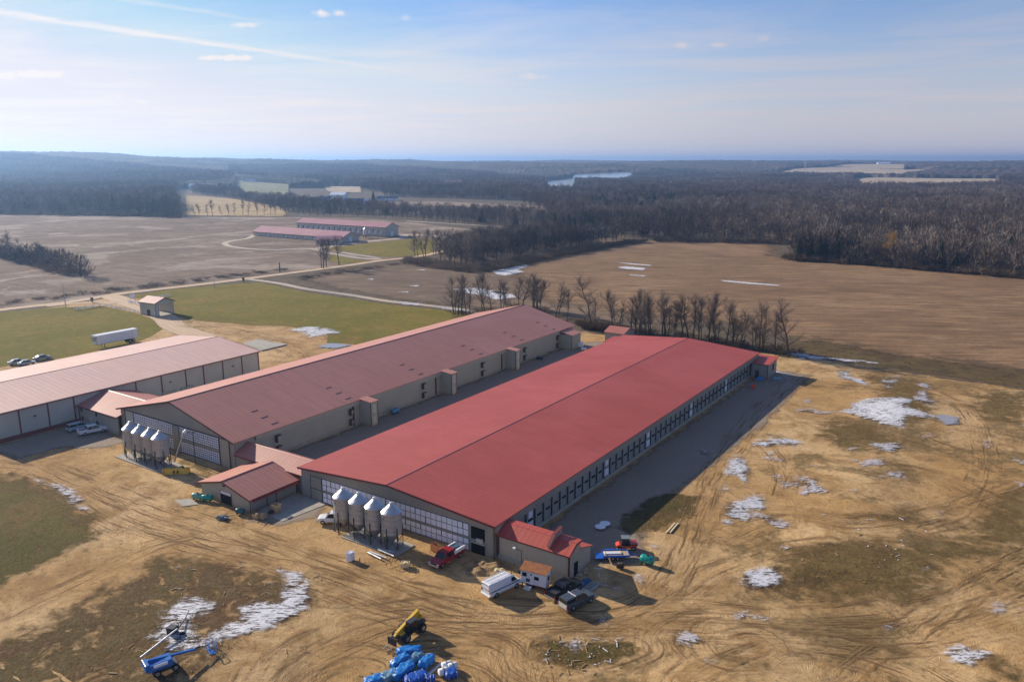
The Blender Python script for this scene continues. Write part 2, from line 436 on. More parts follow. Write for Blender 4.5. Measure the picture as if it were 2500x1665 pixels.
M_fieldL = field_mat('stubble_grey', (0.19, 0.13, 0.09), (0.25, 0.18, 0.13), (0.13, 0.09, 0.065), R(5), light=(0.36, 0.29, 0.235), row=0.35)
M_fieldG = field_mat('field_gold', (0.42, 0.29, 0.13), (0.5, 0.36, 0.18), (0.35, 0.24, 0.12), R(0), row=0.2)
M_fieldT = field_mat('field_tan', (0.26, 0.18, 0.13), (0.34, 0.25, 0.18), (0.2, 0.14, 0.10), R(35), row=0.2)
M_fieldP = field_mat('field_pale_green', (0.20, 0.21, 0.10), (0.30, 0.28, 0.15), (0.15, 0.16, 0.08), R(35), row=0.2)
M_fieldX = field_mat('field_pale_straw', (0.45, 0.35, 0.24), (0.55, 0.45, 0.32), (0.36, 0.28, 0.2), R(35), row=0.1)
def grass_mat(name, cols, amp=2.0, soft=0.8, dens=None, bs=0.06, es=0.25):
    def fn(t, b):
        p = t.pos(); big = t.noise(p, bs, 4, 0.6, 0.8); mid = t.noise(p, 0.35, 5, 0.7); fine = t.noise(p, 2.2, 5, 0.75)
        pat = t.noise(p, 0.13, 5, 0.72, 1.0); c = t.mix(t.ss(big, 0.35, 0.65), cols[0], cols[1]); c = t.mix(t.ss(pat, 0.52, 0.66, 0, 0.75), c, tuple(x*y for x, y in zip(cols[1], (1.25, 1.05, 1.2)))); c = t.mix(t.ss(mid, 0.42, 0.7, 0, 0.8), c, cols[2])
        c = t.mix(t.ss(fine, 0.45, 0.7, 0, 0.7), c, tuple(x*0.42 for x in cols[0])); c = t.mix(t.ss(fine, 0.42, 0.28, 0, 0.5), c, cols[3])
        t.put(b.inputs['Base Color'], c); b.inputs['Roughness'].default_value = 1.0; b.inputs['Specular IOR Level'].default_value = 0.1
        t.put(b.inputs['Normal'], t.bump(t.m('ADD', fine, mid), 1.0, 0.45))
        dn = None
        if dens:
            q = t.noise(p, dens[0], 6, 0.7, 0.6); dn = t.ss(q, dens[1], dens[2])
        alpha_edge(t, b, amp, soft, es, dn)
    return mat(name, fn)
M_lawn = grass_mat('lawn_green', ((0.17, 0.155, 0.016), (0.245, 0.19, 0.032), (0.165, 0.125, 0.028), (0.27, 0.235, 0.045)), 1.0, 0.6, None, 0.03, 0.3)
M_lawn2 = grass_mat('lawn_dull', ((0.125, 0.115, 0.03), (0.175, 0.135, 0.045), (0.17, 0.11, 0.05), (0.27, 0.21, 0.10)), 6.0, 4.0, (0.3, 0.20, 0.45), 0.05)
M_dry = grass_mat('dry_grass', ((0.15, 0.11, 0.045), (0.14, 0.08, 0.045), (0.19, 0.14, 0.065), (0.38, 0.27, 0.15)), 7.0, 5.0, (0.35, 0.30, 0.56))
M_olive = grass_mat('olive_grass', ((0.19, 0.13, 0.05), (0.24, 0.165, 0.065), (0.12, 0.085, 0.035), (0.38, 0.27, 0.13)), 6.0, 6.0, (0.30, 0.30, 0.58))
M_dgreen = grass_mat('rank_grass', ((0.115, 0.09, 0.03), (0.185, 0.125, 0.045), (0.07, 0.055, 0.025), (0.32, 0.23, 0.11)), 3.5, 2.2, (0.6, 0.28, 0.52))
M_verge = grass_mat('verge_grass', ((0.16, 0.115, 0.05), (0.11, 0.075, 0.04), (0.09, 0.065, 0.035), (0.26, 0.2, 0.11)), 3.0, 1.5, (0.2, 0.3, 0.5))
def f_gravel(t, b):
    p = t.pos(); a = t.noise(p, 0.12, 4, 0.6); f = t.noise(p, 3.0, 4, 0.8); v = t.vor(p, 5.0)
    c = t.mix(a, (0.25, 0.19, 0.14), (0.34, 0.26, 0.185)); c = t.mix(t.ss(f, 0.4, 0.7, 0, 0.7), c, (0.12, 0.10, 0.085)); c = t.mix(t.ss(v, 0.0, 0.25, 0.5, 0), c, (0.42, 0.37, 0.32))
    t.put(b.inputs['Base Color'], c); b.inputs['Roughness'].default_value = 0.95; t.put(b.inputs['Normal'], t.bump(f, 0.5, 0.1))
    alpha_edge(t, b, 2.5, 2.0, 0.3)
M_gravel = mat('gravel_grey', f_gravel)
def f_road(t, b):
    u = t.attr('u'); s = t.attr('s'); p = t.pos(); f = t.noise(p, 1.0, 5, 0.7)
    st = t.noise(t.comb(t.m('MULTIPLY', u, 1.4), t.m('MULTIPLY', s, 0.03), 0), 1.0, 3, 0.6)
    c = t.mix(t.ss(st, 0.35, 0.65), (0.46, 0.31, 0.19), (0.58, 0.42, 0.28)); c = t.mix(t.ss(f, 0.5, 0.75, 0, 0.5), c, (0.30, 0.19, 0.10))
    t.put(b.inputs['Base Color'], c); b.inputs['Roughness'].default_value = 0.95; alpha_edge(t, b, 0.7, 0.6, 0.4)
M_road = mat('dirt_road', f_road)
def f_lane(t, b):
    u = t.attr('u'); s = t.attr('s'); p = t.pos(); f = t.noise(p, 1.0, 5, 0.7); g = t.noise(p, 0.03, 2)
    c = t.mix(t.ss(g, 0.35, 0.6), (0.33, 0.29, 0.26), (0.47, 0.37, 0.28)); c = t.mix(t.ss(f, 0.45, 0.7, 0, 0.5), c, (0.2, 0.16, 0.13))
    t.put(b.inputs['Base Color'], c); b.inputs['Roughness'].default_value = 0.95; alpha_edge(t, b, 0.6, 0.5, 0.4)
M_lane = mat('gravel_lane', f_lane)
def f_track(t, b):
    u = t.attr('u'); s = t.attr('s'); p = t.pos(); w = t.noise(p, 0.25, 3, 0.6); f = t.noise(p, 1.2, 5, 0.75)
    uw = t.m('ADD', u, t.m('MULTIPLY', w, 1.1))
    st = t.noise(t.comb(t.m('MULTIPLY', uw, 3.0), t.m('MULTIPLY', s, 0.06), 0), 1.0, 5, 0.68)
    br = t.noise(t.comb(t.m('MULTIPLY', uw, 0.7), t.m('MULTIPLY', s, 0.11), 7.0), 1.0, 3, 0.6)
    k = t.ss(st, 0.44, 0.60)
    c = t.mix(k, (0.64, 0.45, 0.25), (0.21, 0.12, 0.05)); c = t.mix(t.ss(f, 0.45, 0.7, 0, 0.5), c, (0.24, 0.15, 0.075))
    t.put(b.inputs['Base Color'], c); b.inputs['Roughness'].default_value = 0.95; b.inputs['Specular IOR Level'].default_value = 0.15
    t.put(b.inputs['Normal'], t.bump(t.m('MULTIPLY', st, -1.0), 1.0, 0.5))
    d1 = t.m('MAXIMUM', t.ss(st, 0.50, 0.60), t.m('MULTIPLY', t.ss(st, 0.42, 0.34), 0.8))
    dens = t.m('MULTIPLY', d1, t.ss(br, 0.40, 0.62, 0.12, 0.85))
    alpha_edge(t, b, 1.0, 1.5, 0.3, dens)
M_track = mat('wheel_tracks', f_track)
def snow_mat(name, col, thr, streak=None, ice=False):
    def fn(t, b):
        p = t.pos(); s = t.sep(p); rot = streak or 0.0; ca, sa = math.cos(rot), math.sin(rot)
        uu = t.m('ADD', t.m('MULTIPLY', s[0], ca), t.m('MULTIPLY', s[1], sa)); vv = t.m('SUBTRACT', t.m('MULTIPLY', s[1], ca), t.m('MULTIPLY', s[0], sa))
        n1 = t.m('ADD', t.m('MULTIPLY', t.noise(t.comb(t.m('MULTIPLY', uu, 0.35), t.m('MULTIPLY', vv, 1.3), 0), 1.0, 6, 0.78, 1.0), 0.65), t.m('MULTIPLY', t.noise(p, 1.4, 5, 0.8, 1.0), 0.35)); n2 = t.noise(p, 0.22, 3, 0.6)
        e = t.attr('edge')
        v = t.m('ADD', t.m('ADD', n1, t.m('MULTIPLY', n2, 0.62)), t.m('MULTIPLY', t.m('MINIMUM', e, 3.0), 0.045))
        a = t.m('MULTIPLY', t.ss(v, thr, thr+0.10), t.ss(t.m('ADD', e, t.m('MULTIPLY', t.m('SUBTRACT', t.noise(p, 0.7, 5, 0.7), 0.5), 4.0)), -0.5, 0.7))
        if not ice:
            hl = t.noise(t.comb(t.m('MULTIPLY', uu, 0.7), t.m('MULTIPLY', vv, 3.2), 5.0), 1.0, 5, 0.8, 0.6)
            a = t.m('MULTIPLY', a, t.ss(t.m('ADD', hl, t.m('MULTIPLY', t.m('MINIMUM', e, 4.0), 0.012)), 0.44, 0.52, 0.12, 1.0))
        t.put(b.inputs['Alpha'], a)
        c = t.mix(t.noise(p, 1.5, 4), tuple(x*0.78 for x in col), tuple(x*0.97 for x in col))
        t.put(b.inputs['Base Color'], c); b.inputs['Roughness'].default_value = 0.25 if ice else 0.7
        t.put(b.inputs['Normal'], t.bump(n1, 0.5, 0.12))
    return mat(name, fn)
M_snow = snow_mat('snow', (0.70, 0.70, 0.75), 0.80, 0.6)
M_snow2 = snow_mat('thin_snow', (0.62, 0.60, 0.66), 0.795, 0.9)
M_snow1 = snow_mat('packed_snow', (0.72, 0.72, 0.77), 0.785, 0.6)
M_snow3 = snow_mat('streaky_snow', (0.58, 0.56, 0.6), 0.815, 0.2)
M_ice = snow_mat('ice', (0.36, 0.35, 0.38), 0.55, 0.0, True)
M_snowf = snow_mat('field_snow', (0.80, 0.80, 0.85), 0.66, R(24))
def f_conc(t, b):
    p = t.pos(); a = t.noise(p, 0.4, 5, 0.65); f = t.noise(p, 4.0, 3, 0.7)
    c = t.mix(t.ss(a, 0.35, 0.7), (0.40, 0.37, 0.32), (0.29, 0.26, 0.22)); c = t.mix(t.ss(f, 0.5, 0.8, 0, 0.5), c, (0.18, 0.15, 0.12))
    t.put(b.inputs['Base Color'], c); b.inputs['Roughness'].default_value = 0.85
M_conc = mat('concrete', f_conc)

# ---------------------------------------------------------------- ground sheet to the horizon
xs = grid_lines(-15500, 15500, -330, 130, 3.0, 1.10); ys = grid_lines(-600, 15500, -6, 260, 3.0, 1.09)
X, Y = np.meshgrid(xs, ys); Zg = relief(X, Y)
nx_, ny_ = len(xs), len(ys)
V = np.stack([X.ravel(), Y.ravel(), Zg.ravel()], 1)
I = np.arange(nx_*ny_).reshape(ny_, nx_)
F = np.stack([I[:-1, :-1].ravel(), I[:-1, 1:].ravel(), I[1:, 1:].ravel(), I[1:, :-1].ravel()], 1)
g_o = bpy.data.objects.new('ground', np_mesh('ground', V, F, M_base)); COL.objects.link(g_o); g_o['kind'] = 'structure'

OFS = [0.02]
def nxt(d=0.001): OFS[0] += 0.001; return OFS[0]
# fields and far land
fieldL = [(-700, 540), (-300, 526), (0, 522), (470, 530), (860, 532), (1020, 545), (1110, 556), (1300, 572), (1150, 600), (1010, 628), (838, 648), (700, 667), (505, 694), (327, 718), (160, 737), (0, 755), (-500, 820)]
sheet('field', W(fieldL), M_fieldL, 6.0, 0.06, 6)
fieldD = [(700, 678), (838, 655), (1010, 636), (1250, 600), (1390, 580), (1480, 584), (1760, 592), (1850, 720), (1700, 800), (1420, 790), (1300, 765), (1110, 752), (957, 735), (800, 706)]
sheet('field', W(fieldD), M_fieldD, 3.0, 0.015, 3)
fieldR = [(1215, 655), (1330, 608), (1480, 600), (1570, 588), (1646, 585), (1800, 588), (1900, 590), (1912, 625), (2127, 645), (2305, 660), (2500, 676), (2900, 700), (3300, 980), (2800, 950), (2500, 915), (2350, 896), (2150, 878), (2040, 850), (1930, 835), (1800, 800), (1600, 780), (1450, 760), (1290, 735), (1240, 690)]
sheet('field', W(fieldR), M_fieldR, 3.0, 0.045, 12)
sheet('field', W([(452, 527), (452, 478), (470, 478), (560, 485), (640, 497), (700, 508), (700, 530)]), M_fieldG, 10.0, 0.3, 8)
sheet('field', W([(920, 495), (1060, 492), (1330, 504), (1390, 520), (1240, 513), (900, 508)]), M_fieldT, 10.0, 0.3, 8)
sheet('field', W([(1740, 556), (2240, 566), (2460, 583), (2400, 590), (2320, 592), (1960, 600)]), M_fieldR, 10.0, 0.1, 5)
# yard
yard = [(-900, 2400), (-900, 860), (-300, 805), (0, 766), (160, 745), (270, 726), (505, 702), (640, 690), (740, 712), (957, 744), (1110, 760), (1400, 806), (1700, 850), (1940, 866), (2200, 908), (2500, 950), (3200, 1060), (3400, 2400)]
sheet('yard', W(yard), M_sand, 3.0, 0.03, 6)
OFS[0] = 0.05
sheet('grass_bank', W([(1935, 862), (1900, 838), (2000, 830), (2200, 868), (2500, 905), (2800, 945), (2800, 985), (2500, 948), (2200, 905)]), M_verge, 1.5, nxt(), 4)
# lawns
lawn1 = [(285, 728), (420, 706), (560, 694), (640, 690), (749, 714), (957, 744), (1110, 760), (1250, 790), (1150, 860), (885, 842), (795, 838), (800, 818), (701, 797), (600, 795), (560, 790), (500, 786), (450, 778), (405, 764), (396, 745), (350, 730)]
sheet('lawn', W(lawn1), M_lawn, 1.5, nxt(), 3)
lawn2 = [(-600, 830), (0, 763), (110, 752), (250, 747), (339, 766), (354, 774), (392, 779), (403, 792), (396, 806), (370, 822), (345, 832), (300, 846), (255, 853), (190, 868), (0, 897), (-600, 985)]
sheet('lawn', W(lawn2), M_lawn, 1.5, nxt(), 3)
lawn3 = [(-500, 1120), (0, 1143), (78, 1163), (143, 1180), (185, 1198), (219, 1225), (245, 1265), (262, 1300), (230, 1330), (140, 1370), (0, 1435), (-500, 1600)]
sheet('lawn', W(lawn3), M_lawn2, 1.5, nxt(), 3)
brown = D((375, 1258), (450, 1275), (530, 1292), (640, 1305), (700, 1320), (748, 1350), (755, 1380), (735, 1400), (650, 1450), (560, 1490), (490, 1560), (430, 1640), (-100, 1700), (-200, 1500), (0, 1450), (180, 1370), (330, 1290))
sheet('grass_field', W(brown), M_dry, 1.5, nxt(), 4)
# gravel yards beside the walls
sheet('gravel_yard', [(-59.8, 92), (-59.6, 216), (-46, 216), (-44.5, 170), (-46, 130), (-47, 112), (-44, 104), (-40, 97), (-46, 92)], M_gravel, 1.5, nxt(), 4)
sheet('gravel_yard', [(-119, 92), (-119, 214), (-104, 232), (-99, 205), (-100.2, 92)], M_gravel, 1.5, nxt(), 2)
sheet('gravel_yard', [(-171, 66), (-171, 87), (-158, 86), (-150, 85), (-150, 80), (-158, 74), (-158, 66)], M_gravel, 1.5, nxt(), 3)
sheet('gravel_yard', W(D((640, 1150), (700, 1130), (760, 1165), (745, 1190), (640, 1215), (560, 1200))), M_gravel, 1.5, nxt(), 1.5)
# patches of grass on the dirt
r8 = lambda *p: ZM(1800, 750, 3.364, *p)
q1 = lambda *p: ZM(1400, 1050, 3.92, *p)
q2 = lambda *p: ZM(1900, 1150, 3.045, *p)
q3 = lambda *p: ZM(1200, 1450, 3.364, *p)
for P_, M_, mg in ((q1((350, 950), (420, 850), (700, 640), (860, 590), (1080, 600), (1220, 640), (1200, 760), (1100, 880), (900, 960), (640, 1040), (440, 1000)), M_dgreen, 1.5),
               (q3((230, 400), (450, 340), (900, 345), (1180, 390), (1310, 460), (1200, 560), (1000, 620), (600, 640), (330, 560)), M_dgreen, 1.5),
               (r8((940, 540), (1400, 560), (1620, 640), (1680, 800), (1640, 920), (1500, 1000), (1340, 1020), (1100, 970), (880, 860), (1050, 760), (1120, 660)), M_olive, 4),
               (r8((600, 900), (880, 880), (1100, 980), (1300, 1060), (1480, 1100), (1300, 1200), (1000, 1260), (760, 1180), (640, 1060)), M_olive, 4),
               (q2((100, 540), (500, 470), (900, 560), (1300, 480), (1500, 520), (1600, 700), (1400, 760), (1200, 1080), (900, 1100), (700, 1020), (300, 1060), (0, 900), (-40, 650)), M_olive, 5),
               (q2((1350, 180), (1827, 120), (1950, 500), (1700, 900), (1480, 760), (1420, 420)), M_olive, 5),
               (q2((400, 330), (900, 280), (1250, 360), (1150, 440), (700, 420), (420, 460)), M_olive, 3),
               (r8((1900, 700), (2400, 680), (2500, 900), (2355, 1000), (2000, 960), (1850, 820)), M_olive, 4),
               (r8((160, 1420), (420, 1390), (700, 1440), (720, 1500), (300, 1500)), M_dry, 2.5),
               (q2((1430, 1400), (1700, 1380), (1900, 1500), (1900, 1700), (1400, 1700)), M_dry, 3),
               (q3((1380, 400), (1550, 340), (1750, 370), (1700, 480), (1450, 560), (1370, 520)), M_dry, 2),
               (D((1640, 1330), (1760, 1300), (2000, 1330), (1900, 1380), (1700, 1380)), M_dry, 3),
               (D((1620, 1180), (1650, 1250), (1600, 1290), (1585, 1220)), M_dry, 2),
               (ZM(0, 1000, 4.48, (880, 1050), (1020, 940), (1100, 1010), (1060, 1100)), M_dry, 1.5),
               (ZM(0, 1000, 4.48, (-50, 640), (250, 690), (500, 790), (300, 800), (0, 720)), M_dry, 1.5),
               (ZM(280, 980, 5.6, (740, 680), (1450, 900), (1300, 1010), (900, 930), (720, 780)), M_lawn2, 1.0)):
    sheet('grass_patch', W(P_), M_, 0.75 if M_ in (M_dgreen, M_lawn2) else 1.5, nxt(0.004), mg)
# road, lane, tracks
road = [(-600, 850), (-300, 800), (0, 757), (160, 739), (268, 721), (327, 713), (505, 693), (700, 668), (838, 650), (927, 637), (1010, 628), (1073, 616), (1140, 600)]
ribbon('road', W(road), 6.0, M_road, nxt(), 3.0, 5, taper=False)
ribbon('road', W([(268, 722), (300, 735), (350, 752), (400, 775), (430, 800), (520, 830)]), 9.0, M_road, nxt(), 2.0)
ribbon('road', W([(110, 748), (170, 742), (230, 738), (290, 740)]), 4.0, M_road, nxt(), 2.0)
ribbon('lane', W([(600, 681), (680, 692), (749, 706), (850, 720), (957, 737), (1110, 754), (1280, 785)]), 4.2, M_lane, nxt(), 2.0, taper=False)
n6 = lambda *p: ZM(600, 520, 4.71, *p)
ribbon('lane', W(n6((1560, 535), (1300, 520), (1100, 485), (930, 460), (800, 420), (640, 410), (300, 425), (0, 410), (-180, 385), (-240, 350), (-150, 320), (20, 295), (110, 250))), 5.0, M_lane, nxt(), 4.0, taper=False)
ribbon('lane', W(n6((800, 420), (960, 385), (1180, 355), (1500, 320), (1780, 290), (1850, 250), (2100, 262), (2400, 290), (2700, 330))), 7.0, M_lane, nxt(), 4.0, taper=False)
ribbon('lane', W(n6((1540, 520), (1400, 500), (1100, 455))), 4.0, M_lane, nxt(), 3.0, taper=False)
ribbon('road', W(ZM(1200, 350, 3.364, (-700, 640), (0, 680), (600, 715), (760, 740))), 6.0, M_lane, nxt(), 4.0, taper=False)
for P_ in (n6((830, 420), (1180, 375), (1560, 335), (1900, 300), (2200, 300), (2200, 400), (2120, 470), (1900, 500), (1560, 510), (1100, 440)), n6((930, 470), (1200, 520), (1450, 560), (1100, 590), (960, 560))):
    sheet('lawn', W(P_), M_lawn, 3.0, nxt(), 3)
tracks = [
    (D((2500, 915), (2354, 893), (2150, 868), (2000, 850), (1880, 850), (1790, 905), (1700, 1010), (1640, 1110), (1590, 1220), (1545, 1310), (1470, 1390), (1300, 1430), (1120, 1440), (950, 1440), (820, 1480), (700, 1550), (600, 1640)), 8.0),
    (D((1640, 1090), (1610, 1180), (1580, 1280), (1540, 1350), (1430, 1400)), 6.0),
    (D((-100, 1060), (80, 1080), (200, 1130), (330, 1180), (470, 1225), (600, 1270), (760, 1330), (900, 1380), (1060, 1410), (1250, 1420), (1450, 1425)), 12.0),
    (D((0, 1100), (150, 1140), (290, 1210), (420, 1250), (560, 1275), (700, 1300), (850, 1345), (1000, 1400), (1150, 1450)), 10.0),
    (D((-60, 1440), (100, 1370), (230, 1310), (340, 1262), (460, 1225)), 6.0),
    (D((1180, 1520), (1210, 1460), (1330, 1440), (1480, 1455), (1520, 1505), (1430, 1550), (1280, 1562), (1190, 1530), (1180, 1480)), 6.0),
    (D((900, 1480), (1100, 1470), (1180, 1510), (1200, 1600)), 10.0),
    (D((1480, 1400), (1650, 1400), (1850, 1420), (2050, 1410), (2250, 1370), (2420, 1270)), 9.0),
    (D((1500, 1440), (1700, 1450), (1950, 1470), (2200, 1450), (2500, 1380)), 10.0),
    (D((1530, 1380), (1620, 1320), (1750, 1280), (1900, 1270), (2050, 1290)), 8.0),
    (D((1650, 1240), (1760, 1200), (1860, 1195), (1960, 1215), (2100, 1190), (2400, 1120)), 9.0),
    (D((1850, 960), (1980, 985), (2100, 1010), (2230, 1060), (2354, 1120), (2480, 1150)), 9.0),
    (D((1820, 880), (2000, 895), (2200, 925), (2400, 955), (2600, 985)), 9.0),
    (D((2100, 880), (2200, 930), (2250, 1000), (2260, 1100), (2200, 1180), (2050, 1230)), 7.0),
    (D((420, 745), (520, 760), (640, 790), (700, 830), (640, 870), (600, 900)), 10.0),
    (D((400, 740), (480, 735), (600, 745), (720, 760), (830, 790)), 8.0),
    (D((560, 1640), (640, 1520), (760, 1450), (880, 1410), (1000, 1400)), 9.0),
    (D((1560, 1640), (1620, 1560), (1760, 1500), (1900, 1490), (2060, 1530), (2200, 1600)), 9.0),
    (D((1880, 1640), (2000, 1520), (2150, 1420), (2300, 1330), (2420, 1250)), 7.0),
    (D((1560, 1540), (1520, 1470), (1600, 1420), (1750, 1400)), 8.0),
    (D((1800, 1130), (1840, 1180), (1830, 1240), (1870, 1300)), 3.0),
    (D((1700, 1000), (1760, 1030), (1800, 1090), (1790, 1150)), 6.0),
    (D((1960, 1100), (2080, 1080), (2200, 1120), (2354, 1200)), 8.0),
    (D((1640, 1420), (1600, 1480), (1640, 1530), (1730, 1540), (1780, 1500), (1730, 1460), (1660, 1470)), 6.0),
    (D((900, 1560), (1000, 1530), (1100, 1560), (1150, 1620)), 8.0),
    (D((640, 1560), (800, 1500), (900, 1520), (880, 1600)), 8.0)]
for P_, w_ in tracks: ribbon('dirt_track', W(P_), w_, M_track, nxt(0.003), 1.2, 9)
# snow
z6 = lambda *p: ZM(300, 1330, 4.68, *p)
r2 = lambda *p: ZM(600, 350, 3.364, *p)
r3 = lambda *p: ZM(1200, 350, 3.364, *p)
r6 = lambda *p: ZM(600, 650, 3.364, *p)
snows = [
 (z6((760, 570), (930, 640), (1050, 700), (1060, 780), (850, 830), (770, 960), (900, 1050), (980, 1090), (1000, 1190), (760, 1260), (500, 1250), (440, 1130), (280, 1110), (240, 940), (400, 850), (600, 690)), M_snow1),
 (z6((1750, 290), (2020, 320), (2110, 420), (2160, 600), (2070, 800), (1850, 900), (1750, 980), (1400, 1060), (1150, 1130), (1000, 1150), (1010, 1060), (1180, 940), (1400, 900), (1340, 760), (1450, 670), (1580, 680), (1780, 650), (1850, 480), (1860, 370)), M_snow1),
 (ZM(0, 1000, 4.48, (340, 750), (480, 780), (640, 810), (790, 870), (910, 960), (970, 1100), (850, 1100), (720, 1020), (640, 930), (560, 850), (420, 800)), M_snow2),
 (r8((840, 860), (1010, 770), (1340, 750), (1440, 790), (1410, 850), (1520, 890), (1650, 930), (1600, 970), (1390, 930), (1350, 1030), (1100, 970), (980, 910)), M_snow1),
 (r8((1610, 930), (1700, 900), (1800, 925), (1810, 1000), (1700, 1012)), M_ice),
 (r8((800, 515), (945, 512), (935, 570), (1060, 600), (1110, 665), (960, 620), (820, 585)), M_snow),
 (r8((1180, 595), (1290, 615), (1290, 660), (1200, 665)), M_snow2),
 (r8((1480, 690), (1540, 690), (1570, 760), (1650, 790), (1650, 840), (1550, 840), (1440, 780)), M_snow2),
 (r8((1430, 625), (1560, 635), (1620, 700), (1500, 660)), M_snow2),
 (r8((465, 845), (600, 830), (680, 850), (850, 865), (700, 885), (520, 870)), M_snow2),
 (q1((1155, 225), (1200, 175), (1350, 200), (1340, 270), (1180, 260)), M_snow2),
 (q1((1700, 120), (1880, 70), (2080, 90), (2190, 110), (2180, 190), (1940, 150), (1900, 290), (1830, 300), (1850, 170), (1700, 160)), M_snow),
 (q1((1430, 380), (1480, 270), (1560, 210), (1640, 270), (1740, 400), (1640, 530), (1540, 430), (1440, 440)), M_snow),
 (q1((1420, 520), (1480, 520), (1470, 680), (1540, 680), (1700, 620), (1820, 580), (1850, 760), (1700, 770), (1660, 880), (1560, 860), (1480, 950), (1410, 880)), M_snow),
 (q1((1750, 800), (1980, 850), (2100, 940), (1980, 980), (1800, 900)), M_snow3),
 (q1((1450, 1430), (1620, 1360), (1850, 1310), (1920, 1340), (2010, 1470), (1880, 1530), (1700, 1550), (1580, 1460)), M_snow),
 (q1((2080, 460), (2200, 460), (2380, 560), (2420, 640), (2160, 630), (2180, 530)), M_snow2),
 (q1((1900, 250), (2000, 270), (1990, 310), (1900, 300)), M_snow2), (q1((1900, 450), (1980, 430), (1960, 500)), M_snow2),
 (r8((430, 1410), (530, 1405), (540, 1480), (450, 1490)), M_snow2),
 (r8((1080, 1125), (1330, 1120), (1370, 1175), (1240, 1220), (1130, 1185)), M_snow2),
 (r8((1020, 1285), (1180, 1260), (1200, 1310), (1090, 1350), (1035, 1340)), M_snow2),
 (r8((1460, 1070), (1590, 1060), (1580, 1095), (1480, 1100)), M_snow2),
 (r8((430, 375), (600, 385), (760, 418), (1000, 438), (1240, 470), (1000, 465), (760, 440), (480, 435)), M_snow),
 (r8((2250, 1260), (2370, 1300), (2380, 1350), (2270, 1310)), M_snow2), (r8((2250, 760), (2310, 780), (2300, 810)), M_snow2),
 (r8((300, 525), (420, 530), (400, 555), (300, 550)), M_snow),
 (q2((1200, 1360), (1310, 1310), (1500, 1310), (1590, 1400), (1440, 1480), (1280, 1440)), M_snow), (q2((1720, 90), (1830, 120), (1800, 165)), M_snow2),
 (q2((1780, 1070), (1860, 1010), (1880, 1100)), M_snow2),
 (q3((430, 370), (640, 355), (740, 390), (700, 470), (500, 430)), M_snow2), (q3((350, 520), (400, 520), (490, 530), (480, 580), (370, 570)), M_snow2),
 (q3((1960, 200), (2040, 140), (2150, 150), (2150, 200), (2010, 250)), M_snow2), (q3((1430, 320), (1700, 350), (1720, 460), (1600, 470)), M_snow3),
 (q1((690, 1100), (740, 1090), (830, 1120), (790, 1160), (700, 1140)), M_snow), (q1((1410, 1000), (1460, 980), (1470, 1040), (1430, 1060)), M_snow2),
 (ZM(1100, 1230, 5.12, (1840, 1010), (1980, 950), (2140, 960), (2140, 1040), (2080, 1090), (1960, 1060)), M_snow2),
 (q1((560, 1400), (640, 1370), (690, 1480), (600, 1470)), M_snow2),
 (r6((345, 530), (480, 500), (600, 498), (800, 535), (760, 560), (640, 575), (530, 595), (470, 560)), M_snow),
 (r6((580, 670), (690, 635), (860, 650), (760, 682)), M_ice),
 (r6((1200, 285), (1440, 308), (1450, 328), (1300, 322)), M_snow), (r6((1550, 342), (1700, 348), (1920, 372), (1860, 386), (1650, 366)), M_snow)]
M_wet = grass_mat('wet_soil', ((0.16, 0.10, 0.055), (0.13, 0.085, 0.05), (0.19, 0.125, 0.06), (0.24, 0.16, 0.09)), 1.5, 2.5, (0.4, 0.25, 0.55))
for P_, M_ in snows[:-4]:
    if M_ is not M_ice and len(P_) > 3: sheet('wet_ground', W(P_), M_wet, 1.5, nxt(), 2.5)
_rs = random.Random(12)
for cx_, cy_, sx_, sy_, n_ in ((2150, 1130, 300, 150, 16), (1880, 1260, 150, 90, 7), (2300, 1450, 200, 120, 5), (2050, 960, 160, 40, 5), (1650, 1560, 200, 60, 4), (560, 1400, 160, 40, 3)):
    for _ in range(n_):
        ex, ey = cx_+_rs.uniform(-1, 1)*sx_, cy_+_rs.uniform(-1, 1)*sy_; rx, ry = _rs.uniform(10, 34), _rs.uniform(4, 11); tw = _rs.uniform(-0.25, 0.25)
        snows.insert(0, ([(ex+rx*math.cos(a_)*_rs.uniform(.5, 1.2), ey+ry*math.sin(a_)*_rs.uniform(.5, 1.2)+tw*rx*math.cos(a_)) for a_ in [k*0.785 for k in range(8)]], M_snow3 if _rs.random() < 0.5 else M_snow2))
OFS[0] += 0.004
for P_, M_ in snows: sheet('snow_patch', W(P_), M_, 0.75, nxt(0.003), 1.5, kind='stuff')
for P_ in (r2((2020, 1052), (2130, 1030), (2280, 996), (2330, 1003), (2240, 1045), (2290, 1058), (2130, 1088), (2060, 1078)),
           r2((1690, 1195), (1900, 1188), (2180, 1238), (2235, 1265), (2050, 1288), (1950, 1252), (1750, 1222)), r2((1990, 1215), (2120, 1215), (2190, 1240), (2060, 1240)),
           r2((990, 1118), (1050, 1110), (1050, 1124)), r2((1320, 1172), (1420, 1166), (1425, 1180)), r2((1240, 1220), (1340, 1218), (1340, 1228)), r2((1450, 1020), (1540, 1018), (1540, 1027)), r2((1390, 1040), (1470, 1038), (1470, 1047)),
           r3((1000, 976), (1160, 988), (1320, 1002), (1310, 1009), (1150, 997)), r3((1030, 1020), (1100, 1012), (1270, 1026), (1250, 1044), (1080, 1032)), r3((1120, 1078), (1270, 1088), (1265, 1096), (1130, 1086)),
           r3((1880, 1124), (2100, 1142), (2370, 1166), (2360, 1174), (2100, 1156), (1900, 1136)), r2((2035, 970), (2085, 970), (2085, 982))):
    sheet('snow_patch', W(P_), M_snowf, 0.75, 0.12, 0.9, kind='stuff')
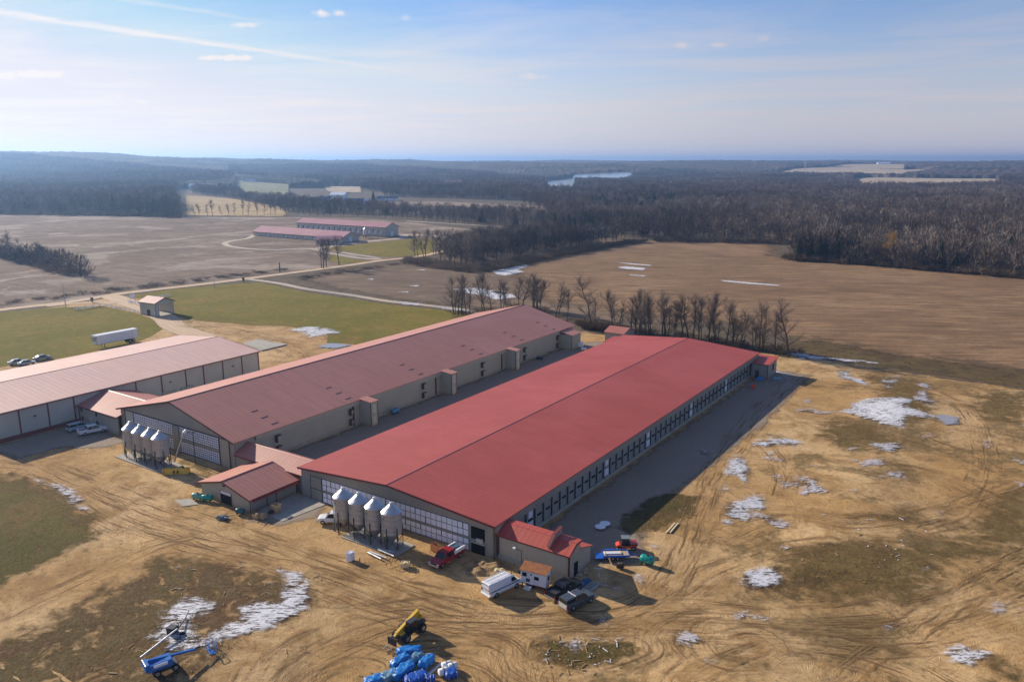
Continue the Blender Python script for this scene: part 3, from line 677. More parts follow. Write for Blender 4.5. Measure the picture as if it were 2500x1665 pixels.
# ---------------------------------------------------------------- building materials
def siding(name, col, rib=0.9, horiz=False, grime=0.7):
    def fn(t, b):
        p = t.obj(); s = t.sep(p); q = t.m('ADD', s[0], s[1])
        w = t.m('ABSOLUTE', t.m('SUBTRACT', t.m('FRACT', t.m('MULTIPLY', q, 1/rib)), 0.5))
        big = t.noise(p, 0.12, 4, 0.6); st = t.noise(t.comb(t.m('MULTIPLY', q, 1.2), t.m('MULTIPLY', s[2], 0.25), 0), 1.0, 4, 0.65)
        c = t.mix(t.ss(big, 0.3, 0.7), col, tuple(x*0.86 for x in col))
        c = t.mix(t.ss(st, 0.5, 0.75, 0, 0.35), c, tuple(x*grime for x in col))
        c = t.mix(t.ss(w, 0.42, 0.5, 0, 0.35), c, tuple(x*0.6 for x in col))
        c = t.mix(t.m('MULTIPLY', t.ss(s[2], 0.9, 0.0), t.ss(st, 0.3, 0.6, 0.2, 0.6)), c, (0.20, 0.15, 0.10))
        t.put(b.inputs['Base Color'], c); b.inputs['Roughness'].default_value = 0.55
        t.put(b.inputs['Normal'], t.bump(t.ss(w, 0.38, 0.5), 0.4, 0.04))
    return mat(name, fn)
def roofing(name, col, col2, axis=1, rib=0.9, rough=0.42, spec=0.5, dark=0.75):
    """ribbed metal; ribs run across the ridge (axis = the axis the ridge follows)"""
    def fn(t, b):
        p = t.obj(); s = t.sep(p); q = s[axis]; r_ = s[1-axis]
        f = t.m('FRACT', t.m('MULTIPLY', q, 1/rib)); w = t.m('ABSOLUTE', t.m('SUBTRACT', f, 0.5))
        pan = t.noise(t.comb(t.m('FLOOR', t.m('MULTIPLY', q, 1/rib)), 0.0, t.m('FLOOR', t.m('MULTIPLY', r_, 0.16))), 0.73, 0)
        big = t.noise(p, 0.05, 5, 0.6, 0.4); st = t.noise(t.comb(t.m('MULTIPLY', q, 1.4), t.m('MULTIPLY', r_, 0.12), 0), 1.0, 4, 0.6)
        c = t.mix(t.ss(big, 0.32, 0.68), col, col2); c = t.mix(t.ss(pan, 0.3, 0.7, 0, 0.30), c, tuple(x*dark for x in col))
        c = t.mix(t.ss(st, 0.45, 0.75, 0, 0.45), c, tuple(x*dark for x in col2))
        c = t.mix(t.ss(w, 0.38, 0.5, 0, 0.6), c, tuple(x*0.5 for x in col)); jn = t.m('ABSOLUTE', t.m('SUBTRACT', t.m('FRACT', t.m('MULTIPLY', r_, 0.16)), 0.5)); c = t.mix(t.ss(jn, 0.485, 0.5, 0, 0.5), c, tuple(x*0.6 for x in col))
        t.put(b.inputs['Base Color'], c)
        t.put(b.inputs['Roughness'], t.ss(big, 0.3, 0.7, rough-0.05, rough+0.08)); b.inputs['Specular IOR Level'].default_value = spec
        t.put(b.inputs['Normal'], t.bump(t.m('ADD', t.ss(w, 0.36, 0.5), t.m('MULTIPLY', st, 0.25)), 0.22, 0.05))
    return mat(name, fn)
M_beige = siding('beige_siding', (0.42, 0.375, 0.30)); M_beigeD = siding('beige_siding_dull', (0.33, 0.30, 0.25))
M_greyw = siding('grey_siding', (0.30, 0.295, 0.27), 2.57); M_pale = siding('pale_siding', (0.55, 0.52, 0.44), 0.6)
M_roofB = roofing('red_roof', (0.46, 0.088, 0.062), (0.37, 0.066, 0.05), rough=0.5, spec=0.3)
M_roofBx = roofing('red_roof_cross', (0.50, 0.095, 0.065), (0.43, 0.075, 0.055), axis=0, rough=0.5, spec=0.35)
M_roofA = roofing('faded_red_roof', (0.58, 0.245, 0.175), (0.51, 0.215, 0.155), rough=0.45, spec=0.35)
M_roofAx = roofing('faded_red_roof_cross', (0.50, 0.19, 0.14), (0.44, 0.16, 0.12), axis=0, rough=0.45, spec=0.35)
M_roofC = roofing('pink_roof', (0.84, 0.54, 0.43), (0.77, 0.49, 0.385), rib=1.2, rough=0.42, spec=0.4)
M_roofF = roofing('hazed_pink_roof', (0.52, 0.25, 0.24), (0.46, 0.23, 0.22), axis=1, rib=2.0)
M_trim = mat('dark_red_trim', col=(0.17, 0.03, 0.03), rough=0.45)
M_trimb = mat('brown_trim', col=(0.09, 0.035, 0.03), rough=0.5)
M_dark = mat('dark_opening', col=(0.012, 0.012, 0.014), rough=0.9, spec=0.1)
M_post = mat('slate_post', col=(0.035, 0.05, 0.055), rough=0.6)
def f_pane(t, b):
    p = t.obj(); n = t.noise(p, 0.7, 3); f = t.noise(p, 5.0, 3)
    c = t.mix(n, (0.72, 0.74, 0.86), (0.86, 0.87, 0.93)); c = t.mix(t.ss(f, 0.5, 0.8, 0, 0.35), c, (0.36, 0.38, 0.46))
    t.put(b.inputs['Base Color'], c); b.inputs['Roughness'].default_value = 0.35
M_pane = mat('white_panel', f_pane)
def f_galv(t, b):
    n = t.noise(t.obj(), 3.0, 4); s = t.sep(t.obj()); w = t.m('SINE', t.m('MULTIPLY', s[2], 42.0))
    t.put(b.inputs['Base Color'], t.mix(n, (0.52, 0.53, 0.55), (0.64, 0.65, 0.67))); b.inputs['Metallic'].default_value = 0.75
    t.put(b.inputs['Roughness'], t.ss(n, 0.3, 0.7, 0.34, 0.5)); t.put(b.inputs['Normal'], t.bump(w, 0.25, 0.01))
M_galv = mat('galvanised', f_galv)
def f_tank(t, b):
    n = t.noise(t.obj(), 2.0, 4); s = t.sep(t.obj()); w = t.m('SINE', t.m('MULTIPLY', s[2], 42.0)); st = t.noise(t.vm('MULTIPLY', t.obj(), (6, 6, 0.4)), 1.0, 4, 0.6)
    t.put(b.inputs['Base Color'], t.mix(t.ss(st, 0.4, 0.7, 0, 0.6), t.mix(n, (0.40, 0.42, 0.45), (0.48, 0.50, 0.53)), (0.27, 0.27, 0.28))); b.inputs['Metallic'].default_value = 0.35
    b.inputs['Roughness'].default_value = 0.42; t.put(b.inputs['Normal'], t.bump(w, 0.35, 0.012))
M_tank = mat('galvanised_tank', f_tank)
M_galvd = mat('galvanised_dull', col=(0.42, 0.43, 0.44), rough=0.45, metal=0.7)
M_steel = mat('dark_steel', col=(0.045, 0.045, 0.055), rough=0.5, metal=0.3)
M_white = mat('white_paint', col=(0.78, 0.78, 0.78), rough=0.35); M_whitem = mat('white_matt', col=(0.74, 0.74, 0.76), rough=0.7)
M_blueg = mat('blue_glass', col=(0.02, 0.035, 0.06), rough=0.08)
M_glass = mat('dark_glass', col=(0.012, 0.014, 0.018), rough=0.07)
M_rub = mat('rubber', col=(0.018, 0.018, 0.018), rough=0.85, spec=0.2); M_rim = mat('rim_metal', col=(0.45, 0.45, 0.46), rough=0.35, metal=0.8)
M_wood = mat('timber', col=(0.48, 0.33, 0.17), rough=0.8); M_woodp = mat('pale_timber', col=(0.68, 0.55, 0.34), rough=0.8)
M_woodd = mat('dark_wood', col=(0.07, 0.05, 0.035), rough=0.9)

def zroof(x, xa, za, xr, zr): return za+(zr-za)*(x-xa)/(xr-xa)
def gable_roof(root, name, x0, x1, y0, y1, ze, zr, xr, m, over=0.4, th=0.18, axis='y', rc=M_trim, ridge=True):
    """two slopes meeting over xr; axis y: ridge along y"""
    s0 = (zr-ze)/(xr-x0); s1 = (zr-ze)/(x1-xr); e0 = (x0-over, ze-s0*over); e1 = (x1+over, ze-s1*over)
    for a, b in ((e0, (xr, zr)), ((xr, zr), e1)):
        poly = [a, b, (b[0], b[1]+th), (a[0], a[1]+th)]
        mb = MB().prism(poly, y0-over, y1+over, 'y' if axis == 'y' else 'x')
        part(name, mb, m, root, True)
    # verge and eave flashings, proud of the sheet
    for yy in (y0-over-0.05, y1+over+0.003):
        mb = MB()
        for a, b in ((e0, (xr, zr)), ((xr, zr), e1)):
            mb.prism([(a[0], a[1]-0.14), (b[0], b[1]-0.14), (b[0], b[1]+th+0.03), (a[0], a[1]+th+0.03)], yy, yy+0.047, 'y' if axis == 'y' else 'x')
        part('verge_trim', mb, rc, root, True)
    if ridge:
        part('ridge_cap', MB().prism([(xr-0.28, zr+th-0.03), (xr, zr+th+0.06), (xr+0.28, zr+th-0.03)], y0-over-0.02, y1+over+0.02, 'y' if axis == 'y' else 'x'), rc, root, True)

def bank(root, y, x0, x1, z0, z1, ncol, nrow, gap=0.11, fr=M_post, name='panel_bank', d=0.06):
    """bank of pale panels let into the front wall (its wall plane at y)"""
    mb = MB(); cw = (x1-x0)/ncol; rh = (z1-z0)/nrow; rnd = random.Random(int(x0*10+z0*7))
    for i in range(ncol):
        for k in range(nrow):
            q = rnd.uniform(0, 0.02); wv = cw-gap-(rnd.random() < 0.12)*cw*0.10
            mb.bb(x0+i*cw+gap/2, x0+i*cw+gap/2+wv, y-d-q, y-0.02, z0+k*rh+gap/2, z0+(k+1)*rh-gap/2)
    part(name, mb, M_pane, root, True)
    part('panel_frame', MB().bb(x0-0.05, x1+0.05, y-0.03, y-0.004, z0-0.05, z1+0.05), fr, root, True)

# ================================================================ newest barn, bright red roof (barn B)
B = thing('poultry_barn', 'longest low barn with the bright red metal roof, nearest the camera', 'barn', (-80, 85.6, 0), 0, 'long red-roofed barns')
bx0, bx1, by0, by1, bze, bzr, bxr = -100.0, -60.0, 85.6, 210.6, 5.25, 6.75, -80.1
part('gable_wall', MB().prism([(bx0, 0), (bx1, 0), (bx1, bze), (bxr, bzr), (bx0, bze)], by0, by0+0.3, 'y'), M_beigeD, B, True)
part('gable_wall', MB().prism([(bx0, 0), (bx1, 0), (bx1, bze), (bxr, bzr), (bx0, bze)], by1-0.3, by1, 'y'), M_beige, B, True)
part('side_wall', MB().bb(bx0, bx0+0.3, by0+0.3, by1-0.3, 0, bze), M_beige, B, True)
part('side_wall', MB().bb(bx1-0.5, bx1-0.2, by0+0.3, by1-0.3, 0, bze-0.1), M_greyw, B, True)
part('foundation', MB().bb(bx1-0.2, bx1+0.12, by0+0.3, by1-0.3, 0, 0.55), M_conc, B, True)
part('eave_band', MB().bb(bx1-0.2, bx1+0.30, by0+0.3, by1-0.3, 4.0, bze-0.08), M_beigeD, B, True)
gable_roof(B, 'roof', bx0, bx1, by0, by1, bze, bzr, bxr, M_roofB, 0.42, 0.16)
nb = 43
for k in range(nb):
    yy = 94.2+k*2.57
    part('post', MB().bb(bx1-0.2, bx1-0.02, yy-0.14, yy+0.14, 0.55, 3.98), M_post, B, True)
    if k < nb-1 and k not in (10, 17, 26, 35):
        part('air_inlet', MB().bb(bx1-0.2, bx1-0.06, yy+0.85, yy+1.95, 2.05, 2.32), M_dark, B, True)
    if k in (0, 10, 17, 26, 35):
        part('fan', MB().bb(bx1-0.2, bx1-0.05, yy+0.5, yy+2.0, 0.75, 1.95).bb(bx1-0.2, bx1-0.03, yy+0.7, yy+1.8, 2.6, 3.7), M_pane, B, True)
    for q in (0.65, 1.3, 1.95): pass
bank(B, by0, -94.9, -64.5, 2.35, 4.35, 30, 2); bank(B, by0, -94.9, -64.5, 0.2, 1.98, 30, 2)
part('mid_rail', MB().bb(-95.0, -64.4, by0-0.1, by0-0.002, 2.05, 2.28), M_beigeD, B, True)
for z0, z1 in ((2.25, 4.2), (0.05, 1.75)):
    part('open_bay', MB().bb(-64.1, -61.6, by0-0.02, by0-0.001, z0, z1), M_dark, B, True)
part('bay_ledge', MB().bb(-64.15, -61.55, by0-0.35, by0-0.022, 1.78, 1.98), M_conc, B, True)
part('crate_in_bay', MB().bb(-63.0, -61.9, by0-0.30, by0-0.03, 2.0, 2.6), M_pale, B, True)
part('door', MB().bb(-97.7, -95.15, by0-0.05, by0-0.001, 0.05, 4.3), M_beigeD, B, True)
part('door_frame', MB().bb(-97.8, -97.72, by0-0.09, by0-0.002, 0.02, 4.4).bb(-95.13, -95.02, by0-0.09, by0-0.002, 0.02, 4.4).bb(-97.7, -95.15, by0-0.09, by0-0.052, 2.1, 2.2).bb(-97.7, -95.15, by0-0.09, by0-0.052, 4.3, 4.4), M_post, B, True)
for x in (bx1-0.02,): part('corner_trim', MB().bb(x-0.06, x+0.08, by0-0.06, by0-0.003, 0.0, bze-0.1), M_trimb, B, True)

# front right porch of barn B
Pq = thing('loading_annex', 'beige loading annex with stepped bright red roof at the near corner of the red barn', 'annex', (-54.5, 86.2, 0))
prof = [(86.15, 0), (86.15, 3.95), (87.9, 4.85), (89.3, 4.85), (89.3, 3.7), (92.3, 2.7), (92.3, 0)]
part('wall', MB().prism(prof, -59.55, -48.0, 'x'), M_beige, Pq, True)
def strip(p0, p1, th=0.12):
    d = Vector((p1[0]-p0[0], p1[1]-p0[1])).normalized(); n = Vector((-d.y, d.x))
    if n.y < 0: n = -n
    return [p0, p1, (p1[0]+n.x*th, p1[1]+n.y*th), (p0[0]+n.x*th, p0[1]+n.y*th)]
for a, b in (((85.85, 3.80), (87.9, 4.86)), ((87.9, 4.86), (89.35, 4.86)), ((89.32, 3.70), (92.7, 2.58))):
    part('roof', MB().prism(strip(a, b), -60.4, -47.8, 'x'), M_roofBx, Pq, True)
par = [(86.0, 3.9), (86.0, 4.3), (87.5, 5.5), (89.3, 5.9), (89.4, 3.75), (87.9, 4.8)]
part('parapet', MB().prism(par, -51.3, -51.0, 'x'), M_beigeD, Pq, True)
part('parapet_cap', MB().prism(strip((85.95, 4.32), (87.5, 5.52)), -51.45, -50.9, 'x').prism(strip((87.5, 5.52), (89.45, 5.92)), -51.45, -50.9, 'x'), M_trim, Pq, True)
part('corner_trim', MB().bb(-48.1, -47.93, 86.08, 86.145, 0.6, 3.9).bb(-47.99, -47.9, 86.08, 86.3, 0.6, 3.9), M_trim, Pq, True); part('corner_trim', MB().bb(-59.6, -59.45, 86.07, 86.14, 0.6, 3.9), M_trim, Pq, True)
part('eave_trim', MB().bb(-60.4, -47.8, 85.80, 85.86, 3.68, 3.9).prism([(85.8, 3.66), (87.9, 4.72), (89.4, 4.72), (89.4, 4.9), (87.9, 4.95), (85.8, 3.9)], -47.78, -47.72, 'x'), M_trim, Pq, True)
part('plinth', MB().bb(-59.6, -47.9, 86.05, 86.13, 0, 0.75), M_conc, Pq, True)
part('door', MB().bb(-47.99, -47.93, 87.6, 88.6, 0, 2.1), M_dark, Pq, True)

# far right porch of barn B
Pf = thing('end_annex', 'small grey red-roofed annex at the far right corner of the bright red barn', 'annex', (-58, 204.5, 0))
part('wall', MB().prism([(204.3, 0), (204.3, 3.9), (212.5, 4.3), (212.5, 0)], -59.7, -55.4, 'x'), M_greyw, Pf, True)
part('roof', MB().prism(strip((203.9, 3.95), (212.9, 4.38), 0.15), -60.3, -55.0, 'x'), M_roofBx, Pf, True)
part('corner_trim', MB().bb(-55.5, -55.35, 204.2, 204.29, 0, 3.8), M_trim, Pf, True)
part('door', MB().bb(-58.6, -57.6, 204.2, 204.29, 0, 2.1), M_post, Pf, True)
part('window', MB().bb(-55.39, -55.33, 208.6, 209.6, 1.6, 3.2), M_dark, Pf, True)
# left far porch of barn B and the small building behind
Pl = thing('end_annex', 'small red-roofed annex at far left corner of the bright red barn', 'annex', (-103, 206, 0))
part('wall', MB().prism([(205.2, 0), (205.2, 3.9), (211.5, 4.2), (211.5, 0)], -103.6, -100.1, 'x'), M_beigeD, Pl, True)
part('roof', MB().prism(strip((204.9, 3.95), (211.9, 4.28), 0.15), -103.9, -99.6, 'x'), M_roofBx, Pl, True)
Ps = thing('small_shed', 'small beige shed with faded red roof behind the bright red barn', 'shed', (-107.5, 224, 0))
part('wall', MB().prism([(222.0, 0), (222.0, 3.0), (226.0, 4.2), (230.0, 3.0), (230.0, 0)], -112, -105.6, 'x'), M_beige, Ps, True)
for a, b in (((221.6, 2.9), (226.0, 4.22)), ((226.0, 4.22), (230.4, 2.9))): part('roof', MB().prism(strip(a, b), -112.3, -105.2, 'x'), M_roofAx, Ps, True)

# ================================================================ middle barn with faded roof (barn A)
A = thing('poultry_barn', 'long barn with a faded dusty red roof, between the pink-roofed and bright red barns', 'barn', (-137.4, 86.6, 0), 0, 'long red-roofed barns')
ax0, ax1, ay0, ay1, aze, azr, axr = -155.8, -119.0, 86.6, 213.5, 5.7, 10.3, -137.4
for ya, yb, m_ in ((ay0, ay0+0.3, M_beigeD), (ay1-0.3, ay1, M_beige)):
    part('gable_wall', MB().prism([(ax0, 0), (ax1, 0), (ax1, aze), (axr, azr), (ax0, aze)], ya, yb, 'y'), m_, A, True)
part('side_wall', MB().bb(ax0, ax0+0.3, ay0+0.3, ay1-0.3, 0, aze), M_beige, A, True)
part('side_wall', MB().bb(ax1-0.3, ax1, ay0+0.3, ay1-0.3, 0, aze), M_beige, A, True)
part('eave_band', MB().bb(ax1, ax1+0.55, ay0+4.6, ay1-9.2, 4.72, aze-0.16), M_beige, A, True)
part('plinth', MB().bb(ax1, ax1+0.14, ay0+0.3, ay1-9, 0, 0.4), M_conc, A, True)
gable_roof(A, 'roof', ax0, ax1, ay0, ay1, aze, azr, axr, M_roofA, 0.62, 0.16, rc=M_trimb)
bank(A, ay0, -151.0, -123.5, 3.25, 5.55, 44, 5, 0.13); bank(A, ay0, -151.0, -123.5, 0.35, 2.55, 44, 5, 0.13)
part('mid_rail', MB().bb(-151.05, -123.45, ay0-0.12, ay0-0.002, 2.63, 3.15), M_beigeD, A, True)
part('frame_trim', MB().bb(-154.3, -154.1, ay0-0.1, ay0-0.003, 0, 5.7).bb(-151.2, -151.06, ay0-0.1, ay0-0.003, 0, 5.6).bb(-123.42, -123.2, ay0-0.1, ay0-0.003, 0, 5.7).bb(-120.5, -120.25, ay0-0.1, ay0-0.003, 0, 5.7).bb(-154.1, -151.2, ay0-0.1, ay0-0.003, 5.62, 5.72).bb(-151.06, -123.42, ay0-0.1, ay0-0.003, 5.62, 5.74).bb(-123.2, -120.5, ay0-0.1, ay0-0.003, 5.58, 5.7), M_trimb, A, True)
part('door', MB().bb(-154.0, -151.3, ay0-0.05, ay0-0.003, 0.05, 5.5), M_pale, A, True)
part('door', MB().bb(-123.1, -120.6, ay0-0.05, ay0-0.003, 0.05, 5.5), M_beige, A, True)
part('centre_duct', MB().bb(-137.6, -135.6, ay0-0.25, ay0-0.13, 0.1, 5.5), M_beigeD, A, True)
mt = (azr-aze)/(ax1-axr)
for L_ in (97.0, 116.9, 141.0, 165.6, 185.6, 203.5):
    for T_ in (-126.0, -123.05, -120.15):
        z = azr-(T_-axr)*mt+0.16
        part('roof_vent', MB().box((T_, L_, z-0.04), (0.14, 1.6, 0.09)), M_trimb, A, True)
for L_ in (96.7, 116.5, 140.7, 164.9, 185.5, 203.9):
    for z in (0.55, 2.75):
        f = part('fan_hood', MB().bb(ax1+0.0, ax1+0.75, L_-0.75, L_-0.60, z, z+1.35).bb(ax1+0.0, ax1+0.75, L_-0.6, L_+0.35, z+1.25, z+1.40), M_trimb, A, True)
        part('fan', MB().tube((ax1+0.02, L_-0.05, z+0.62), (ax1+0.35, L_-0.05, z+0.62), 0.5, 0.5, 12), M_galvd, f, False)
for k, (L_, lab) in enumerate(((118.9, 2.1), (147.0, 2.1), (175.6, 2.1))):
    x1_ = ax1+3.5
    part('stair_tower', MB().prism([(ax1, 0), (x1_, 0), (x1_, 5.35), (ax1, 5.65)], L_, L_+lab, 'y'), M_beige, A, True)
    part('tower_roof', MB().prism([(ax1-1.0, 5.86), (ax1, 5.72), (x1_+0.2, 5.42), (x1_+0.2, 5.52), (ax1, 5.84), (ax1-1.0, 6.12)], L_-0.2, L_+lab+0.2, 'y'), M_roofA, A, True)
    part('tower_trim', MB().bb(x1_-0.08, x1_+0.05, L_-0.06, L_-0.003, 0, 5.3).bb(x1_+0.003, x1_+0.06, L_+lab-0.06, L_+lab+0.05, 0, 5.3).bb(x1_+0.003, x1_+0.06, L_-0.05, L_+0.08, 0, 5.3).bb(ax1+0.003, ax1+0.25, L_-2.0, L_-1.7, 0, 4.7), M_trimb, A, True)
    dr = part('tower_door', MB().bb(x1_+0.004, x1_+0.05, L_+0.65, L_+1.5, 0.1, 2.2).bb(x1_+0.004, x1_+0.05, L_+0.65, L_+1.5, 2.9, 4.8), M_pale, A, True)
T4 = thing('end_tower', 'square beige red-roofed tower at the far right corner of the dusty red barn', 'annex', (-116.5, 205, 0))
part('wall', MB().bb(-119.0, -114.4, 204.8, 210.2, 0, 4.55), M_beige, T4, True)
part('roof', MB().prism([(-119.2, 5.35), (-114.1, 4.5), (-114.1, 4.62), (-119.2, 5.5)], 204.5, 210.5, 'y'), M_roofA, T4, True)
part('corner_trim', MB().bb(-114.45, -114.3, 204.7, 204.79, 0, 4.4), M_trimb, T4, True)

# ================================================================ pink roofed barn at left (barn C)
C_ = thing('poultry_barn', 'long barn with a pale pink roof and red pilasters at the left edge', 'barn', (-188, 68, 0), 0, 'long red-roofed barns')
cx0, cx1, cy0, cy1, cze, czr, cxr = -205.8, -171.0, 68.0, 134.4, 6.2, 7.95, -188.4
for ya, yb in ((cy0, cy0+0.3), (cy1-0.3, cy1)):
    part('gable_wall', MB().prism([(cx0, 0), (cx1, 0), (cx1, cze), (cxr, czr), (cx0, cze)], ya, yb, 'y'), M_pale, C_, True)
part('side_wall', MB().bb(cx0, cx0+0.3, cy0+0.3, cy1-0.3, 0, cze), M_beige, C_, True)
part('side_wall', MB().bb(cx1-0.3, cx1, cy0+0.3, cy1-0.3, 0, cze), M_pale, C_, True)
gable_roof(C_, 'roof', cx0, cx1, cy0, cy1, cze, czr, cxr, M_roofC, 0.35, 0.18, rc=M_trimb)
for L_ in (73.6, 79.4, 84.9, 92.2, 99.3, 105.8, 112.3, 117.3, 123.0, 128.9, 134.2):
    part('pilaster', MB().bb(cx1, cx1+0.12, L_-0.13, L_+0.13, 0, cze-0.15), M_trim, C_, True)
part('base_band', MB().bb(cx1, cx1+0.10, cy0, 86.0, 0.05, 0.95), M_trim, C_, True)
part('gutter', MB().bb(cx1+0.35, cx1+0.5, cy0-0.3, cy1+0.3, cze-0.14, cze+0.0), M_trim, C_, True)
for L_ in (76.6, 126.0, 108.0): part('wall_light', MB().bb(cx1, cx1+0.3, L_-0.25, L_+0.25, 3.9, 4.1), M_steel, C_, True)

# ================================================================ link between barns C and A
Dk = thing('link_building', 'two-storey beige link building with a pink roof between the pink and dusty red barns', 'link building', (-163, 86, 0))
part('front_wall', MB().bb(-170.9, -155.9, 85.7, 86.0, 0, 4.1), M_beige, Dk, True)
part('back_wall', MB().bb(-170.9, -155.9, 98.4, 98.7, 0, 4.1), M_beige, Dk, True)
for a, b in (((85.3, 3.95), (92.2, 5.75)), ((92.2, 5.75), (99.1, 3.95))): part('roof', MB().prism(strip(a, b, 0.15), -170.8, -155.4, 'x'), M_roofAx, Dk, True)
part('ridge_cap', MB().prism([(91.95, 5.82), (92.2, 5.98), (92.45, 5.82)], -170.8, -155.0, 'x'), M_pale, Dk, True)
part('verge_trim', MB().prism(strip((85.2, 3.75), (85.28, 3.76), 0.3), -170.8, -155.4, 'x'), M_trim, Dk, True)
part('base_band', MB().bb(-170.9, -170.5, 85.6, 85.69, 0.2, 4.0), M_trim, Dk, True)
for x in (-169.6, -163.8):
    for z in (0.8, 2.7): part('window', MB().bb(x-0.28, x+0.28, 85.6, 85.69, z, z+0.85), M_glass, Dk, True)
part('door', MB().bb(-166.6, -165.6, 85.6, 85.69, 0, 2.1), M_pale, Dk, True)

# link between A and B
E_ = thing('link_building', 'low covered link with a ridged dusty red roof between the dusty and bright red barns', 'link building', (-110, 87, 0))
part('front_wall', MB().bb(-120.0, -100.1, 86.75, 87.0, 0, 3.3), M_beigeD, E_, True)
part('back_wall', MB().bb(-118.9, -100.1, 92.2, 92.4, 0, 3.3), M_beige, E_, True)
for a, b in (((86.3, 3.25), (89.5, 4.75)), ((89.5, 4.75), (92.8, 3.2))): part('roof', MB().prism(strip(a, b, 0.12), -118.9, -100.5, 'x'), M_roofAx, E_, True)
part('ridge_cap', MB().prism([(89.3, 4.83), (89.5, 4.97), (89.7, 4.83)], -118.9, -100.5, 'x'), M_roofAx, E_, True)
part('eave_trim', MB().bb(-118.9, -100.5, 86.22, 86.29, 3.05, 3.3), M_trim, E_, True)

# front service building
F_ = thing('service_building', 'small beige service building with an open garage door in front of the link', 'service building', (-108.3, 76.3, 0))
fx0, fx1, fy0, fy1 = -114.6, -101.9, 76.3, 86.0
for ya, yb in ((fy0, fy0+0.25), (fy1-0.25, fy1)):
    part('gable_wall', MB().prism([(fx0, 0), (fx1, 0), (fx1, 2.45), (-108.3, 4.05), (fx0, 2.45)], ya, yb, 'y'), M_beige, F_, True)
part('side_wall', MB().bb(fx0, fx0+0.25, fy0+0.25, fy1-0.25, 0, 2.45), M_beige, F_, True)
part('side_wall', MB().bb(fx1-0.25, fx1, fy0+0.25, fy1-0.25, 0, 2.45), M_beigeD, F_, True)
gable_roof(F_, 'roof', fx0, fx1, fy0, fy1, 2.5, 4.1, -108.3, M_roofA, 0.5, 0.12)
part('garage_opening', MB().bb(-109.3, -106.7, fy0-0.03, fy0-0.003, 0.02, 1.95), M_dark, F_, True)
part('door_surround', MB().bb(-109.5, -109.32, fy0-0.08, fy0-0.004, 0, 2.25).bb(-106.68, -106.55, fy0-0.08, fy0-0.004, 0, 2.2), M_trim, F_, True)
part('garage_door', MB().bb(-109.3, -106.7, fy0-0.10, fy0-0.032, 1.75, 2.2), M_whitem, F_, True)
part('wall_light', MB().bb(-108.6, -108.0, fy0-0.25, fy0-0.003, 3.2, 3.32), M_steel, F_, True)
part('corner_trim', MB().bb(fx1-0.1, fx1+0.05, fy0-0.06, fy0-0.003, 0, 2.3).bb(fx1+0.003, fx1+0.06, fy0+3.3, fy0+3.45, 0, 2.0).bb(fx1+0.003, fx1+0.06, fy0+5.2, fy0+5.35, 0, 2.0).bb(fx1+0.003, fx1+0.06, fy1-0.15, fy1, 0, 2.3), M_trim, F_, True)
part('awning', MB().prism([(fx1+0.003, 2.22), (fx1+0.75, 1.98), (fx1+0.75, 2.06), (fx1+0.003, 2.3)], fy0+0.1, fy1-0.1, 'y'), M_roofB, F_, True)

